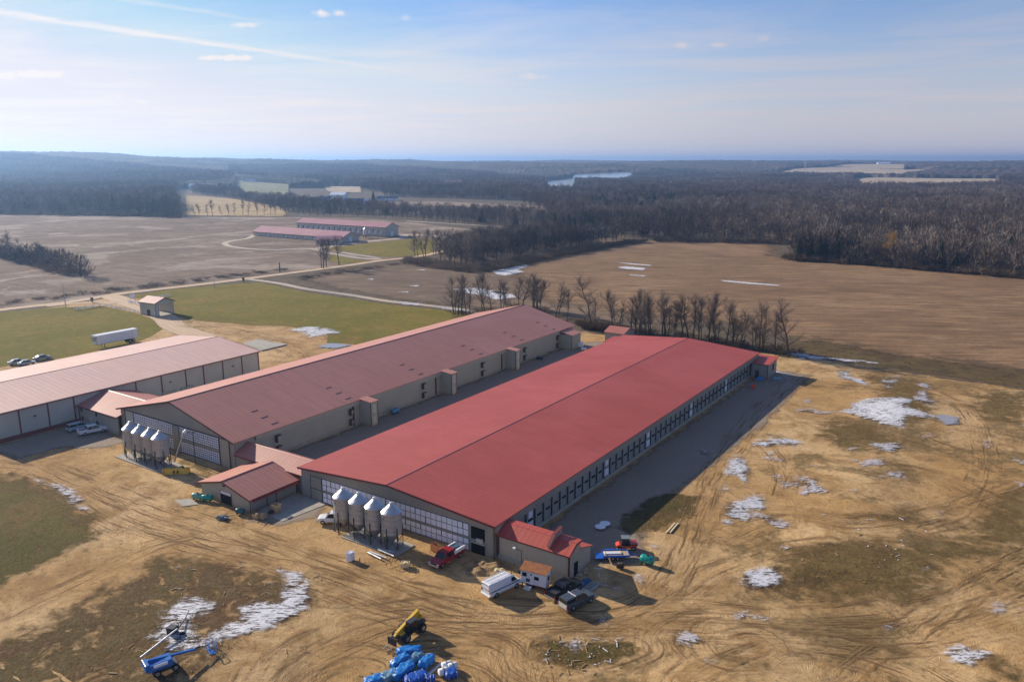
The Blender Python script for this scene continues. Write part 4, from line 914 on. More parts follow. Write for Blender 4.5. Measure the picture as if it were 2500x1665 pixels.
# ================================================================ feed silos
def silo(x, y, group, lab, n=0):
    root = thing('feed_silo', lab, 'silo', (x, y, 0), 0, group)
    r = 1.5
    def ring(z): return z
    prof = [(0.28, 1.0), (r, 2.55)]
    part('hopper', MB().lathe((0, 0, 0), [(0.28, 1.05), (r-0.02, 2.55)], 28), M_galvd, root, smooth=False)
    body = [(r, 2.55)]
    for k in range(4):
        z = 2.55+k*0.8; body += [(r, z+0.04), (r, z+0.76), (r+0.025, z+0.78), (r, z+0.8)]
    part('tank', MB().lathe((0, 0, 0), body, 32), M_tank, root, smooth=True)
    part('cone_roof', MB().lathe((0, 0, 0), [(r+0.06, 5.72), (r+0.07, 5.78), (0.3, 6.9), (0.28, 7.0)], 18), M_galv, root, smooth=False)
    part('cap', MB().lathe((0, 0, 0), [(0.33, 6.98), (0.33, 7.15), (0.1, 7.22)], 14), M_galv, root)
    lg = []
    for i in range(8 if False else 6):
        a = R(30+60*i+10); px, py = (r+0.05)*math.cos(a), (r+0.05)*math.sin(a)
        leg = MB().box((px, py, 0), (0.12, 0.12, 3.6), a).box((px, py, 0), (0.34, 0.34, 0.05), a)
        part('leg', leg, M_steel, root); lg.append((px, py))
    br = MB()
    for i in range(6):
        a, b = lg[i], lg[(i+1) % 6]
        br.tube((a[0], a[1], 0.25), (b[0], b[1], 2.3), 0.03, 0.03, 5); br.tube((b[0], b[1], 0.25), (a[0], a[1], 2.3), 0.03, 0.03, 5)
    part('brace', br, M_steel, root)
    la = MB()
    for sx_ in (-0.17, 0.17):
        la.tube((sx_-0.4, -r-0.12, 0.8), (sx_-0.4, -r-0.12, 5.9), 0.02, 0.02, 5); la.tube((sx_-0.4, -r-0.05, 5.9), (sx_-0.1, -0.4, 7.0), 0.02, 0.02, 5)
    for k in range(16): la.tube((-0.57, -r-0.12, 1.0+k*0.31), (-0.23, -r-0.12, 1.0+k*0.31), 0.015, 0.015, 4)
    part('ladder', la, M_galvd, root)
    # dark maker's mark: a flag-like swoosh and a short bar, following the curve of the tank; serial plate below
    mk = MB()
    def curved(a0, a1, z0, z1, slope=0.0, n=5, off=0.028):
        vs = []; 
        for i in range(n+1):
            a = a0+(a1-a0)*i/n; dz = slope*i/n
            for z in (z0, z1): vs.append(((r+off)*math.cos(a), (r+off)*math.sin(a), z+dz))
        mk.add(vs, [(2*i, 2*i+2, 2*i+3, 2*i+1) for i in range(n)])
    ac = R(-90-30)
    curved(ac-0.30, ac+0.05, 5.22, 5.40, 0.10); curved(ac-0.26, ac-0.12, 4.98, 5.2, 0.0, 3); curved(ac-0.02, ac+0.42, 4.98, 5.12, -0.02); curved(ac-0.05, ac+0.40, 5.18, 5.22, 0, 4)
    part('maker_mark', mk, M_steel, root)
    return root
nmA = ['first', 'second', 'third', 'fourth']
for k, x in enumerate((-84.6, -81.3, -78.0, -74.7)):
    s_ = silo(x, 80.3, 'feed silos before the bright red barn', f'galvanised feed silo, {nmA[k]} from the left in the row before the bright red barn')
    nb_ = [None, None, '2', '1'][k]
for k, x in enumerate((-141.7, -138.5, -135.3, -132.1)):
    silo(x, 80.3, 'feed silos before the dusty red barn', f'galvanised feed silo, {nmA[k]} from the left in the row before the dusty red barn')
def slab(name, poly, z0, z1, lab, cat='concrete pad'):
    return solo(name, MB().prism(poly, z0, z1, 'z'), M_conc, lab, cat)
slab('concrete_pad', [(-144.2, 78.0), (-129.2, 78.0), (-129.2, 82.6), (-144.2, 82.6)], 0, 0.2, 'concrete pad under the silos of the dusty red barn')
slab('concrete_pad', [(-83.3, 78.2), (-72.2, 78.2), (-72.2, 82.4), (-83.3, 82.4)], 0, 0.2, 'concrete pad under the silos of the bright red barn')
slab('concrete_pad', [at(591, 840), at(631, 830), at(700, 843), at(638, 858)], 0.0, 0.35, 'pale concrete slab beyond the end of the pink-roofed barn')
slab('concrete_pad', [(-116.6, 72.3), (-113.2, 71.6), (-111.8, 73.6), (-115.0, 74.2)], 0.0, 0.13, 'small broken slab beside the green tanks')
slab('concrete_pad', [(-101.5, 77.5), (-95.0, 77.0), (-94.0, 85.5), (-101.6, 85.9)], 0.0, 0.12, 'concrete apron beside the service building')
# numerals painted on two silos of the near row
def digits(root, ch, r=1.5):
    seg = {'1': [(0.42, 0, 0.58, 1)], '2': [(0, .85, 1, 1), (.8, .5, 1, .85), (0, .43, 1, .58), (0, .12, .2, .45), (0, 0, 1, .14)], '3': [(0, .85, 1, 1), (0, .43, 1, .58), (0, 0, 1, .14), (.8, .1, 1, .9)]}[ch]
    mk = MB(); ac = R(-120)
    for x0, z0, x1, z1 in seg:
        v = []
        for x in (x0, x1):
            a = ac+(x-0.5)*0.26
            for z in (z0, z1): v.append(((r+0.03)*math.cos(a), (r+0.03)*math.sin(a), 3.1+z*0.55))
        mk.add(v, [(0, 2, 3, 1)])
    part('numeral', mk, M_whitem, root)
for o in [o for o in COL.objects if o.name.startswith('feed_silo')][:4]:
    if 'fourth' in o['label']: digits(o, '1')
    if 'third' in o['label']: digits(o, '2')
    if 'first' in o['label']: digits(o, '3')
# auger spout of the left row
t_ = thing('auger', 'grey feed auger rising from the silos to the wall of the dusty red barn', 'auger', (-131, 81, 0))
part('tube', MB().tube((-130.2, 81.5, 1.0), (-129.0, 83.2, 6.6), 0.13), M_galvd, t_, True); part('head', MB().tube((-129.0, 83.2, 6.5), (-128.6, 83.6, 7.0), 0.28), M_white, t_, True)
part('delivery_pipe', MB().path([(-128.8, 83.4, 6.7), (-129.6, 85.0, 5.9), (-130.2, 86.4, 5.4)], 0.08), M_galvd, t_, True)
part('mast', MB().tube((-128.0, 84.4, 0), (-128.0, 84.4, 6.6), 0.07), M_steel, t_, True)
# ---------------------------------------------------------------- vehicles (built facing +x, on the ground at z = 0)
def paint(name, col, rough=0.25): return mat(name, col=col, rough=rough, spec=0.6)
def wheels(root, xs, w, r=0.36, tw=0.24):
    for x in xs:
        for s in (-1, 1):
            o = part('wheel', MB().tube((x, s*(w/2-tw), r), (x, s*(w/2+0.01), r), r, r, 16), M_rub, root, bevel=0.03)
            part('rim', MB().tube((x, s*(w/2+0.0), r), (x, s*(w/2+0.03), r), r*0.58, r*0.5, 12), M_rim, o)
def sec(x, w, z0, z1, c=0.08, wt=None):
    wt = w if wt is None else wt; a = w/2; b = wt/2
    return [(x, -a+c*0.6, z0), (x, a-c*0.6, z0), (x, a, z0+c), (x, (a+b)/2+0.0, (z0+z1)/2), (x, b, z1-c), (x, b-c, z1), (x, -b+c, z1), (x, -b, z1-c), (x, -(a+b)/2, (z0+z1)/2), (x, -a, z0+c)]
def lights(root, xf, xr, w, z, z2=None):
    for s in (-1, 1):
        part('headlight', MB().box((xf, s*(w/2-0.22), z), (0.08, 0.3, 0.16)), M_pane, root)
        part('tail_light', MB().box((xr, s*(w/2-0.1), z2 or z), (0.07, 0.14, 0.34)), mat('tail_red', col=(0.35, 0.01, 0.01), rough=0.2), root)
def pickup(lab, loc, rz, pm, L=5.6, w=1.9, group=None, bed='open', cap=None, cab=1.9, bumper=None):
    root = thing('pickup_truck', lab, 'pickup truck', loc, rz, group); h = L/2
    r = 0.38
    body = [sec(-h+0.05, w*0.96, 0.5, 1.02), sec(-h+0.25, w, 0.42, 1.05), sec(h-1.55, w, 0.40, 1.10), sec(h-0.5, w*0.98, 0.42, 1.04), sec(h-0.08, w*0.90, 0.48, 0.90)]
    part('body', MB().loft(body), pm, root, bevel=0.02)
    x1 = h-1.5; x0 = x1-cab-0.55
    part('cab_glass', MB().loft([sec(x0+0.02, w*0.92, 1.03, 1.5, 0.05, w*0.86), sec(x0+0.22, w*0.92, 1.03, 1.74, 0.05, w*0.80), sec(x1-0.55, w*0.92, 1.03, 1.74, 0.05, w*0.80), sec(x1+0.15, w*0.92, 1.03, 1.12, 0.03, w*0.90)]), M_glass, root)
    roof = MB().loft([sec(x0+0.16, w*0.80, 1.70, 1.79, 0.03, w*0.76), sec(x1-0.50, w*0.80, 1.70, 1.79, 0.03, w*0.76)])
    for s in (-1, 1):
        for xx in (x0+0.12, (x0+x1)/2-0.15, x1-0.52):
            d = 0.18 if xx != x1-0.52 else 0.0
            roof.tube((xx+(0.0 if xx < x1-0.6 else 0.66), s*w*0.455, 1.05), (xx+0.05, s*w*0.40, 1.75), 0.05, 0.045, 5)
    part('cab_roof', roof, pm, root)
    if bed == 'open':
        part('bed_floor', MB().box(((-h+x0)/2+0.03, 0, 1.055), (x0+h-0.25, w*0.80, 0.02)), M_steel, root)
        part('bed_side', MB().box(((-h+x0)/2, w*0.46, 1.03), (x0+h-0.12, 0.09, 0.24)).box(((-h+x0)/2, -w*0.46, 1.03), (x0+h-0.12, 0.09, 0.24)).box((-h+0.12, 0, 1.03), (0.09, w*0.9, 0.22)), pm, root)
    if bed == 'cap':
        part('bed_cap', MB().loft([sec(-h+0.08, w*0.93, 1.03, 1.72, 0.06, w*0.82), sec(x0+0.0, w*0.93, 1.03, 1.78, 0.06, w*0.82)]), cap, root)
        part('cap_window', MB().box(((-h+x0)/2, w*0.445, 1.25), (1.5, 0.04, 0.32)).box(((-h+x0)/2, -w*0.445, 1.25), (1.5, 0.04, 0.32)).box((-h+0.06, 0, 1.2), (0.05, w*0.6, 0.36)), M_glass, root)
        part('roof_bar', MB().box((x0+0.06, 0, 1.80), (0.1, w*0.8, 0.06)), M_whitem, root)
        part('tailgate', MB().box((-h+0.03, 0, 0.55), (0.05, w*0.86, 0.52)), M_pale, root)
    part('front_bumper', MB().box((h-0.05, 0, 0.38), (0.2, w*0.95, 0.24)), bumper or M_rim, root, bevel=0.03)
    part('rear_bumper', MB().box((-h-0.02, 0, 0.42), (0.16, w*0.95, 0.2)), bumper or M_rim, root, bevel=0.03)
    part('grille', MB().box((h-0.04, 0, 0.64), (0.1, w*0.5, 0.24)), M_steel, root)
    lights(root, h-0.1, -h+0.02, w, 0.68, 0.65); wheels(root, (h-0.95, -h+1.15), w, r)
    return root
def car(name, lab, cat, loc, rz, pm, L=4.6, w=1.8, H=1.45, wagon=False, group=None):
    root = thing(name, lab, cat, loc, rz, group); h = L/2; zb = 0.92 if H < 1.6 else 1.0
    part('body', MB().loft([sec(-h+0.04, w*0.90, 0.45, zb-0.06), sec(-h+0.3, w, 0.32, zb), sec(h-1.3, w, 0.30, zb), sec(h-0.35, w*0.97, 0.34, zb-0.14), sec(h-0.04, w*0.84, 0.42, zb-0.26)]), pm, root, bevel=0.02)
    xr = -h+(0.12 if wagon else 0.75); xf = h-1.15
    part('window_band', MB().loft([sec(xr, w*0.92, zb-0.04, zb+0.08, 0.03, w*0.88), sec(xr+(0.25 if wagon else 0.6), w*0.92, zb-0.04, H-0.05, 0.05, w*0.74), sec(xf-0.75, w*0.92, zb-0.04, H-0.05, 0.05, w*0.74), sec(xf+0.1, w*0.92, zb-0.04, zb+0.04, 0.02, w*0.88)]), M_glass, root)
    rf = MB().loft([sec(xr+(0.22 if wagon else 0.62), w*0.74, H-0.08, H, 0.03, w*0.70), sec(xf-0.72, w*0.74, H-0.08, H, 0.03, w*0.70)])
    for s in (-1, 1):
        for a, b in ((xr+0.05, xr+(0.27 if wagon else 0.62)), ((xr+xf)/2-0.1, (xr+xf)/2-0.15), (xf+0.0, xf-0.75)): rf.tube((a, s*w*0.455, zb), (b, s*w*0.375, H-0.04), 0.045, 0.04, 5)
    part('roof', rf, pm, root)
    part('front_bumper', MB().box((h-0.06, 0, 0.34), (0.16, w*0.86, 0.22)), pm, root, bevel=0.03)
    lights(root, h-0.14, -h+0.03, w*0.93, zb-0.32, zb-0.26); wheels(root, (h-0.85, -h+0.85), w, 0.33, 0.22)
    return root
ZG = 0.14
P_white = paint('white_car_paint', (0.72, 0.73, 0.76)); P_red = paint('deep_red_paint', (0.30, 0.012, 0.018)); P_blk = paint('black_paint', (0.015, 0.015, 0.018), 0.2)
P_grey = paint('blue_grey_paint', (0.06, 0.07, 0.085)); P_silv = paint('silver_paint', (0.42, 0.45, 0.50), 0.3); P_lblue = paint('pale_blue_paint', (0.38, 0.46, 0.55), 0.3)
P_blue = paint('machine_blue', (0.01, 0.12, 0.42), 0.35); P_yel = paint('machine_yellow', (0.72, 0.42, 0.03), 0.4); P_tbl = paint('trailer_blue', (0.01, 0.10, 0.45), 0.35)
P_teal = paint('teal_paint', (0.0, 0.26, 0.23), 0.3); P_green = paint('pale_green_paint', (0.16, 0.38, 0.24), 0.4); P_orng = paint('orange_paint', (0.70, 0.07, 0.015), 0.3)

# red service pickup with a white flatbed
rp = pickup('deep red pickup with a white utility bed, parked at the panelled wall', (-65.3, 81.4, ZG), R(-93), P_red, 5.9, 1.95, bed='none')
part('flatbed', MB().box((-1.75, 0, 1.06), (2.35, 2.0, 0.12)), M_whitem, rp)
part('side_box', MB().box((-1.75, 0.88, 1.18), (2.3, 0.26, 0.36)).box((-1.75, -0.88, 1.18), (2.3, 0.26, 0.36)), M_white, rp, bevel=0.02)
part('cargo', MB().box((-1.3, 0.15, 1.18), (0.9, 0.9, 0.35), 0.3).box((-2.2, -0.2, 1.18), (0.7, 0.8, 0.25), -0.4).tube((-2.6, 0.3, 1.3), (-1.2, 0.4, 1.6), 0.07), mat('blue_cargo', col=(0.03, 0.10, 0.18), rough=0.6), rp)
# white van with a ladder rack
vn = thing('cargo_van', 'white cargo van with a dark side stripe and a roof rack, in the open dirt', 'van', (-54.25, 79.1, ZG), R(76))
part('body', MB().loft([sec(-2.8, 1.86, 0.48, 2.0, 0.14, 1.66), sec(-2.7, 2.0, 0.36, 2.1, 0.16, 1.72), sec(1.0, 2.0, 0.36, 2.1, 0.16, 1.72), sec(1.35, 2.0, 0.36, 2.0, 0.14, 1.68), sec(2.05, 2.0, 0.36, 1.22, 0.08, 1.86), sec(2.62, 1.9, 0.38, 1.0, 0.10, 1.74), sec(2.8, 1.7, 0.45, 0.8, 0.08, 1.6)]), P_white, vn, bevel=0.02)
part('windscreen', MB().loft([sec(1.42, 1.58, 1.90, 1.96, 0.02), sec(2.03, 1.76, 1.23, 1.29, 0.02)]), M_glass, vn)
for s in (-1, 1):
    part('side_window', MB().add([(0.95, s*0.955, 1.30), (1.85, s*0.965, 1.30), (1.45, s*0.905, 1.84), (0.95, s*0.905, 1.84), (0.95, s*0.90, 1.30), (1.85, s*0.90, 1.30), (1.45, s*0.85, 1.84), (0.95, s*0.85, 1.84)], [(0, 1, 2, 3), (4, 5, 6, 7), (0, 1, 5, 4), (1, 2, 6, 5), (2, 3, 7, 6), (3, 0, 4, 7)]), M_glass, vn)
    part('side_stripe', MB().box((-0.2, s*1.005, 1.0), (5.0, 0.02, 0.10)), M_blueg, vn)
part('rear_window', MB().box((-2.79, 0, 1.32), (0.06, 1.4, 0.5)), M_pane, vn); part('rear_trim', MB().box((-2.8, 0, 1.86), (0.05, 1.5, 0.05)).box((-2.8, 0, 1.22), (0.05, 1.5, 0.05)).box((-2.8, 0.72, 1.22), (0.05, 0.05, 0.66)).box((-2.8, -0.72, 1.22), (0.05, 0.05, 0.66)), M_blueg, vn)
rk = MB()
for s in (-0.72, 0.72): rk.tube((-2.5, s, 2.3), (0.9, s, 2.3), 0.035)
for k in range(10): x = -2.45+k*0.37; rk.tube((x, -0.74, 2.3), (x, 0.74, 2.3), 0.022, n=5)
for x in (-2.4, -1.2, 0.0, 0.85):
    for s in (-0.72, 0.72): rk.tube((x, s, 2.02), (x, s, 2.3), 0.025, n=5)
part('roof_rack', rk, M_white, vn); part('rear_bumper', MB().box((-2.86, 0, 0.40), (0.18, 1.8, 0.18)), M_whitem, vn, bevel=0.03); part('front_bumper', MB().box((2.8, 0, 0.40), (0.16, 1.7, 0.2)), M_steel, vn, bevel=0.03)
lights(vn, 2.74, -2.80, 1.86, 0.66, 0.85); wheels(vn, (1.85, -1.75), 2.0, 0.37)
bp = pickup('black pickup parked beside the site cabin, behind the grey one', (-46.95, 83.1, ZG), R(78), P_blk, 5.6, 1.95, group='pickups nose to tail by the cabin')
part('bed_bar', MB().path([(-0.75, -0.85, 1.1), (-0.75, -0.8, 1.72), (-0.75, 0.8, 1.72), (-0.75, 0.85, 1.1)], 0.05), M_rim, bp)
pickup('blue-grey pickup with a hard bed cap and a pale tailgate, nearest the camera', (-44.2, 81.65, ZG), R(72), P_grey, 5.1, 1.85, bed='cap', cap=P_grey, cab=1.5, group='pickups nose to tail by the cabin')
pickup('white pickup half hidden behind the first silo of the near row', (-87.8, 81.3, ZG), R(213), P_white, 5.3, 1.9)
car('estate_car', 'pale blue-white estate car beside the dark red base band of the pink-roofed barn', 'car', (-166.2, 82.9, ZG), R(87), P_lblue, 4.9, 1.85, 1.6, True)
pickup('white pickup in the shade beside the pale blue estate car', (-161.4, 83.2, ZG), R(76), P_white, 5.6, 1.9)
car('parked_car', 'silver car, farthest left of the three beyond the pink roof', 'car', (-236.6, 103.4, 0.1), R(80), P_silv, 4.6, group='cars parked beyond the pink roof')
car('parked_car', 'silver car in the middle of the three beyond the pink roof', 'car', (-233.4, 104.4, 0.1), R(76), P_silv, 4.5, group='cars parked beyond the pink roof')
car('parked_car', 'grey-blue car, farthest right of the three beyond the pink roof', 'car', (-235.8, 109.8, 0.1), R(84), paint('grey_blue_car', (0.20, 0.25, 0.32), 0.3), 4.7, group='cars parked beyond the pink roof')
# semitrailer
st = thing('semitrailer', 'long white box semitrailer parked without a tractor beside the lawn', 'trailer', (-236.6, 132.6, 0.1), R(90))
part('box', MB().box((0, 0, 1.25), (13.4, 2.55, 2.75)), M_whitem, st, bevel=0.04); part('roof', MB().box((0, 0, 4.0), (13.4, 2.5, 0.05)), M_white, st)
part('chassis', MB().box((0, 0, 1.0), (12.8, 1.1, 0.24)), M_steel, st); part('corner_post', MB().box((6.66, 1.26, 1.3), (0.2, 0.06, 2.65)).box((-6.66, -1.26, 1.3), (0.2, 0.06, 2.65)).box((6.66, -1.26, 1.3), (0.2, 0.06, 2.65)).box((4.9, -1.28, 1.3), (0.08, 0.03, 2.6)), M_galvd, st)
part('front_unit', MB().box((-6.85, 0, 2.3), (0.45, 1.7, 1.4)), M_galvd, st)
for s in (-0.8, 0.8): part('landing_leg', MB().box((-4.2, s, 0), (0.16, 0.16, 1.1)), M_steel, st)
wheels(st, (3.9, 5.1), 2.5, 0.5, 0.5)
# telehandler
th_ = thing('telehandler', 'yellow telehandler with lowered black forks on the open dirt', 'telehandler', (-57.75, 64.4, ZG), R(-91))
part('chassis', MB().box((-0.1, 0, 0.5), (4.2, 1.3, 0.5)).box((-1.6, 0.0, 0.9), (1.3, 1.5, 0.45)), M_steel, th_, bevel=0.04)
part('engine_cover', MB().box((-0.2, -0.72, 0.85), (1.9, 0.7, 0.55)), M_steel, th_, bevel=0.05)
cb_ = part('cab', MB().box((0.2, 0.62, 0.85), (1.5, 0.85, 1.45), 0, (0.82, 0.85)), M_glass, th_, bevel=0.03); part('cab_roof', MB().box((0.2, 0.62, 2.3), (1.3, 0.78, 0.07)), M_steel, cb_)
part('boom', MB().prism([(-2.1, 1.75), (-1.9, 2.45), (2.0, 1.35), (2.0, 1.0)], -0.42, -0.02, 'y'), P_yel, th_, bevel=0.02); part('boom_section', MB().prism([(1.9, 1.06), (1.9, 1.30), (2.75, 0.92), (2.7, 0.66)], -0.36, -0.08, 'y'), P_yel, th_)
part('rear_post', MB().box((-2.0, -0.05, 0.9), (0.25, 0.8, 1.0)).box((1.45, -0.1, 0.8), (0.7, 1.1, 0.35)), P_yel, th_, bevel=0.03)
part('carriage', MB().box((2.85, -0.1, 0.25), (0.14, 1.3, 0.9)).box((2.65, -0.22, 0.5), (0.3, 0.3, 0.7)), M_steel, th_)
for s in (-0.45, 0.3): part('fork', MB().box((3.5, s, 0.22), (1.25, 0.12, 0.06)), M_galvd, th_)
wheels(th_, (1.35, -1.45), 2.15, 0.55, 0.4)
# boom lift
bl = thing('boom_lift', 'blue articulated boom lift, folded low, at the lower left', 'boom lift', (-76.2, 44.0, ZG), R(72))
part('chassis', MB().box((0, 0, 0.35), (2.7, 1.5, 0.45)), M_steel, bl, bevel=0.04)
part('turret', MB().box((-0.55, 0, 0.82), (2.8, 1.75, 0.75), 0, (0.96, 0.9)), P_blue, bl, bevel=0.07); part('cowl', MB().box((-0.5, -0.66, 1.2), (1.5, 0.5, 0.33)).box((-0.6, 0.7, 0.95), (1.6, 0.45, 0.45)), M_whitem, bl, bevel=0.04)
part('counterweight', MB().box((-1.85, 0, 0.95), (0.5, 1.7, 0.85)), P_blue, bl, bevel=0.08)
part('boom', MB().prism([(-1.6, 1.6), (-1.6, 1.88), (3.6, 1.2), (3.6, 1.0)], 0.05, 0.35, 'y'), P_blue, bl, bevel=0.02); part('jib', MB().tube((3.5, 0.2, 1.25), (5.0, 0.2, 1.0), 0.07), M_steel, bl)
bk = MB()
for x in (4.9, 5.7):
    for y in (-0.6, 1.0):
        bk.tube((x, y, 0.2), (x, y, 1.25), 0.03)
for z in (0.2, 0.75, 1.25): bk.path([(4.9, -0.6, z), (5.7, -0.6, z), (5.7, 1.0, z), (4.9, 1.0, z), (4.9, -0.6, z)], 0.03)
bk.box((5.3, 0.2, 0.15), (0.8, 1.6, 0.06)).box((5.0, 0.2, 0.85), (0.12, 0.6, 0.4))
part('basket', bk, P_blue, bl); wheels(bl, (1.0, -0.95), 1.9, 0.42, 0.3)
# long auger on the snow
z6p = lambda x, y, z=0.0: at(300+x/4.68, 1330+y/4.68, z)
a0 = z6p(200, 1290, 0.3); a1 = z6p(620, 960, 1.0); a2 = z6p(715, 770, 1.2)
ag = thing('auger', 'long galvanised auger lying across the snow above the blue boom lift', 'auger', (a0[0], a0[1], 0))
part('tube', MB().tube((a0[0], a0[1], 0.35), (a1[0], a1[1], 1.0), 0.11, 0.11, 10), M_galv, ag, True)
part('frame', MB().tube((a1[0], a1[1], 0.95), (a2[0], a2[1], 0.5), 0.09).tube((a1[0]+0.3, a1[1]-0.3, 0.1), (a1[0]-0.4, a1[1]+0.5, 1.3), 0.05).tube((a2[0]-0.3, a2[1], 0.1), (a2[0]+0.3, a2[1]+0.3, 1.4), 0.05), M_steel, ag, True)
part('hopper', MB().box((a1[0]-0.9, a1[1]-0.1, 0.1), (0.9, 0.9, 1.0), 0.3, (1.1, 1.1)), M_steel, ag, True)
part('wheel', MB().tube((a1[0]+0.5, a1[1]+0.3, 0.35), (a1[0]+0.7, a1[1]+0.2, 0.35), 0.35, 0.35, 14), M_rub, ag, True)
# blue flatbed trailer
tr = thing('flatbed_trailer', 'bright blue twin-axle flatbed trailer with pale boards strapped on its deck', 'trailer', (-45.6, 95.6, ZG), R(36))
part('deck', MB().box((0, 0, 0.62), (3.6, 1.75, 0.05)), mat('tan_deck', col=(0.42, 0.30, 0.2), rough=0.8), tr)
part('frame', MB().box((0, 0.92, 0.5), (3.8, 0.1, 0.3)).box((0, -0.92, 0.5), (3.8, 0.1, 0.3)).box((1.85, 0, 0.5), (0.1, 1.9, 0.34)).box((-1.85, 0, 0.5), (0.1, 1.9, 0.2)), P_tbl, tr)
part('ramp', MB().box((-2.4, 0, 0.25), (1.1, 1.7, 0.12)), P_tbl, tr, bevel=0.03); part('mudguard', MB().box((-0.2, 0.98, 0.66), (1.6, 0.3, 0.06)).box((-0.2, -0.98, 0.66), (1.6, 0.3, 0.06)).box((-0.6, 1.5, 0.1), (1.5, 0.5, 0.4)), P_tbl, tr)
part('drawbar', MB().tube((1.9, 0.6, 0.5), (3.0, 0, 0.45), 0.05).tube((1.9, -0.6, 0.5), (3.0, 0, 0.45), 0.05), P_tbl, tr); wheels(tr, (-0.55, 0.15), 2.1, 0.33, 0.2)
bd = thing('board_stack', 'pale boards bound with straps lying on the blue trailer', 'boards', (-45.8, 95.5, ZG+0.67), R(36))
part('board', MB().box((-0.2, 0.18, 0), (2.5, 0.28, 0.14)), M_whitem, bd); part('board', MB().box((-0.2, -0.18, 0), (2.5, 0.28, 0.14)), M_whitem, bd); part('strap', MB().box((-1.3, 0, 0.0), (0.08, 0.9, 0.17)).box((0.9, 0, 0.0), (0.08, 0.9, 0.17)), P_yel, bd)
# red utility vehicle
uv = thing('utility_vehicle', 'small orange-red utility vehicle with a grey cab roof behind the blue trailer', 'utility vehicle', (-45.5, 98.9, ZG), R(214))
part('body', MB().loft([sec(-1.5, 1.35, 0.4, 0.75), sec(-1.4, 1.4, 0.35, 0.8), sec(0.4, 1.4, 0.35, 0.7), sec(1.1, 1.35, 0.4, 0.95), sec(1.55, 1.1, 0.45, 0.75)]), P_orng, uv, bevel=0.03)
part('load_bed', MB().box((-1.05, 0, 0.78), (1.1, 1.4, 0.3), 0, (1.05, 1.05)), paint('dark_orange', (0.35, 0.03, 0.02)), uv, bevel=0.03); part('cab', MB().box((0.15, 0, 0.72), (1.35, 1.25, 1.1), 0, (0.75, 0.88)), M_glass, uv); part('cab_roof', MB().box((0.1, 0, 1.80), (1.3, 1.25, 0.09)), mat('grey_plastic', col=(0.16, 0.19, 0.2), rough=0.5), uv, bevel=0.03)
wheels(uv, (1.0, -0.95), 1.5, 0.34, 0.26)
# site cabin on a trailer frame
c0 = at(1100+875/5.12, 1230+975/5.12, 0.6); c1 = at(1100+1192/5.12, 1230+1055/5.12, 0.6); c2 = at(1100+1280/5.12, 1230+1000/5.12, 0.6)
ang = math.atan2(c1[1]-c0[1], c1[0]-c0[0]); wl = math.hypot(c1[0]-c0[0], c1[1]-c0[1]); dl = math.hypot(c2[0]-c1[0], c2[1]-c1[1])
cbn = thing('site_cabin', 'small white site cabin on a trailer frame with a rusty corrugated roof', 'site cabin', (c0[0], c0[1], 0.1), ang)
part('wall', MB().box((wl/2, dl/2, 0.55), (wl, dl, 1.95)), M_whitem, cbn, bevel=0.02)
def f_rust(t, b):
    p = t.obj(); s = t.sep(p); w = t.m('SINE', t.m('MULTIPLY', s[0], 2*math.pi/0.38)); n = t.noise(p, 1.6, 5, 0.7); n2 = t.noise(p, 6, 4, 0.7)
    c = t.mix(t.ss(n, 0.35, 0.65), (0.34, 0.12, 0.035), (0.22, 0.075, 0.03)); c = t.mix(t.ss(n2, 0.5, 0.75, 0, 0.6), c, (0.40, 0.22, 0.10)); c = t.mix(t.ss(w, 0.5, 1.0, 0, 0.25), c, (0.14, 0.05, 0.02))
    t.put(b.inputs['Base Color'], c); b.inputs['Roughness'].default_value = 0.9; t.put(b.inputs['Normal'], t.bump(w, 0.2, 0.02))
part('roof', MB().prism([(-0.18, 2.40), (dl+0.18, 2.85), (dl+0.18, 2.91), (-0.18, 2.46)], -0.15, wl+0.15, 'x'), mat('rusty_tin', f_rust), cbn)
part('gable_infill', MB().prism([(0, 2.5), (dl, 2.5), (dl, 2.82)], 0.0, wl, 'x'), M_whitem, cbn)
for x0_, x1_, z0_, z1_ in ((0.25, 0.95, 1.55, 2.1), (2.1, 2.8, 1.35, 1.85), (1.55, 1.75, 1.85, 2.1)):
    k_ = wl/3.9; f = part('window', MB().bb(x0_*k_, x1_*k_, -0.04, -0.003, z0_, z1_), M_glass, cbn)
part('window', MB().bb(wl+0.003, wl+0.04, dl*0.35, dl*0.75, 1.3, 1.95), M_glass, cbn); part('notice', MB().bb(0.85*wl/3.9, 1.45*wl/3.9, -0.04, -0.003, 0.85, 1.3), P_grey, cbn)
part('door', MB().bb(1.4*wl/3.9, 2.0*wl/3.9, -0.03, -0.003, 0.56, 2.2), M_white, cbn); part('skirt', MB().bb(-0.02, wl+0.02, -0.03, dl+0.03, 0.46, 0.55), M_trim, cbn)
for x in (0.2, 1.9, wl-0.2): part('leg', MB().box((x, 0.15, 0), (0.12, 0.12, 0.46)).box((x, dl-0.15, 0), (0.12, 0.12, 0.46)), M_steel, cbn)
for x in (wl*0.28, wl*0.45): part('wheel', MB().tube((x, -0.02, 0.3), (x, 0.2, 0.3), 0.3, 0.3, 14), M_rub, cbn)
part('step', MB().bb(0.8, 1.7, -0.75, -0.06, 0.0, 0.3), M_whitem, cbn)
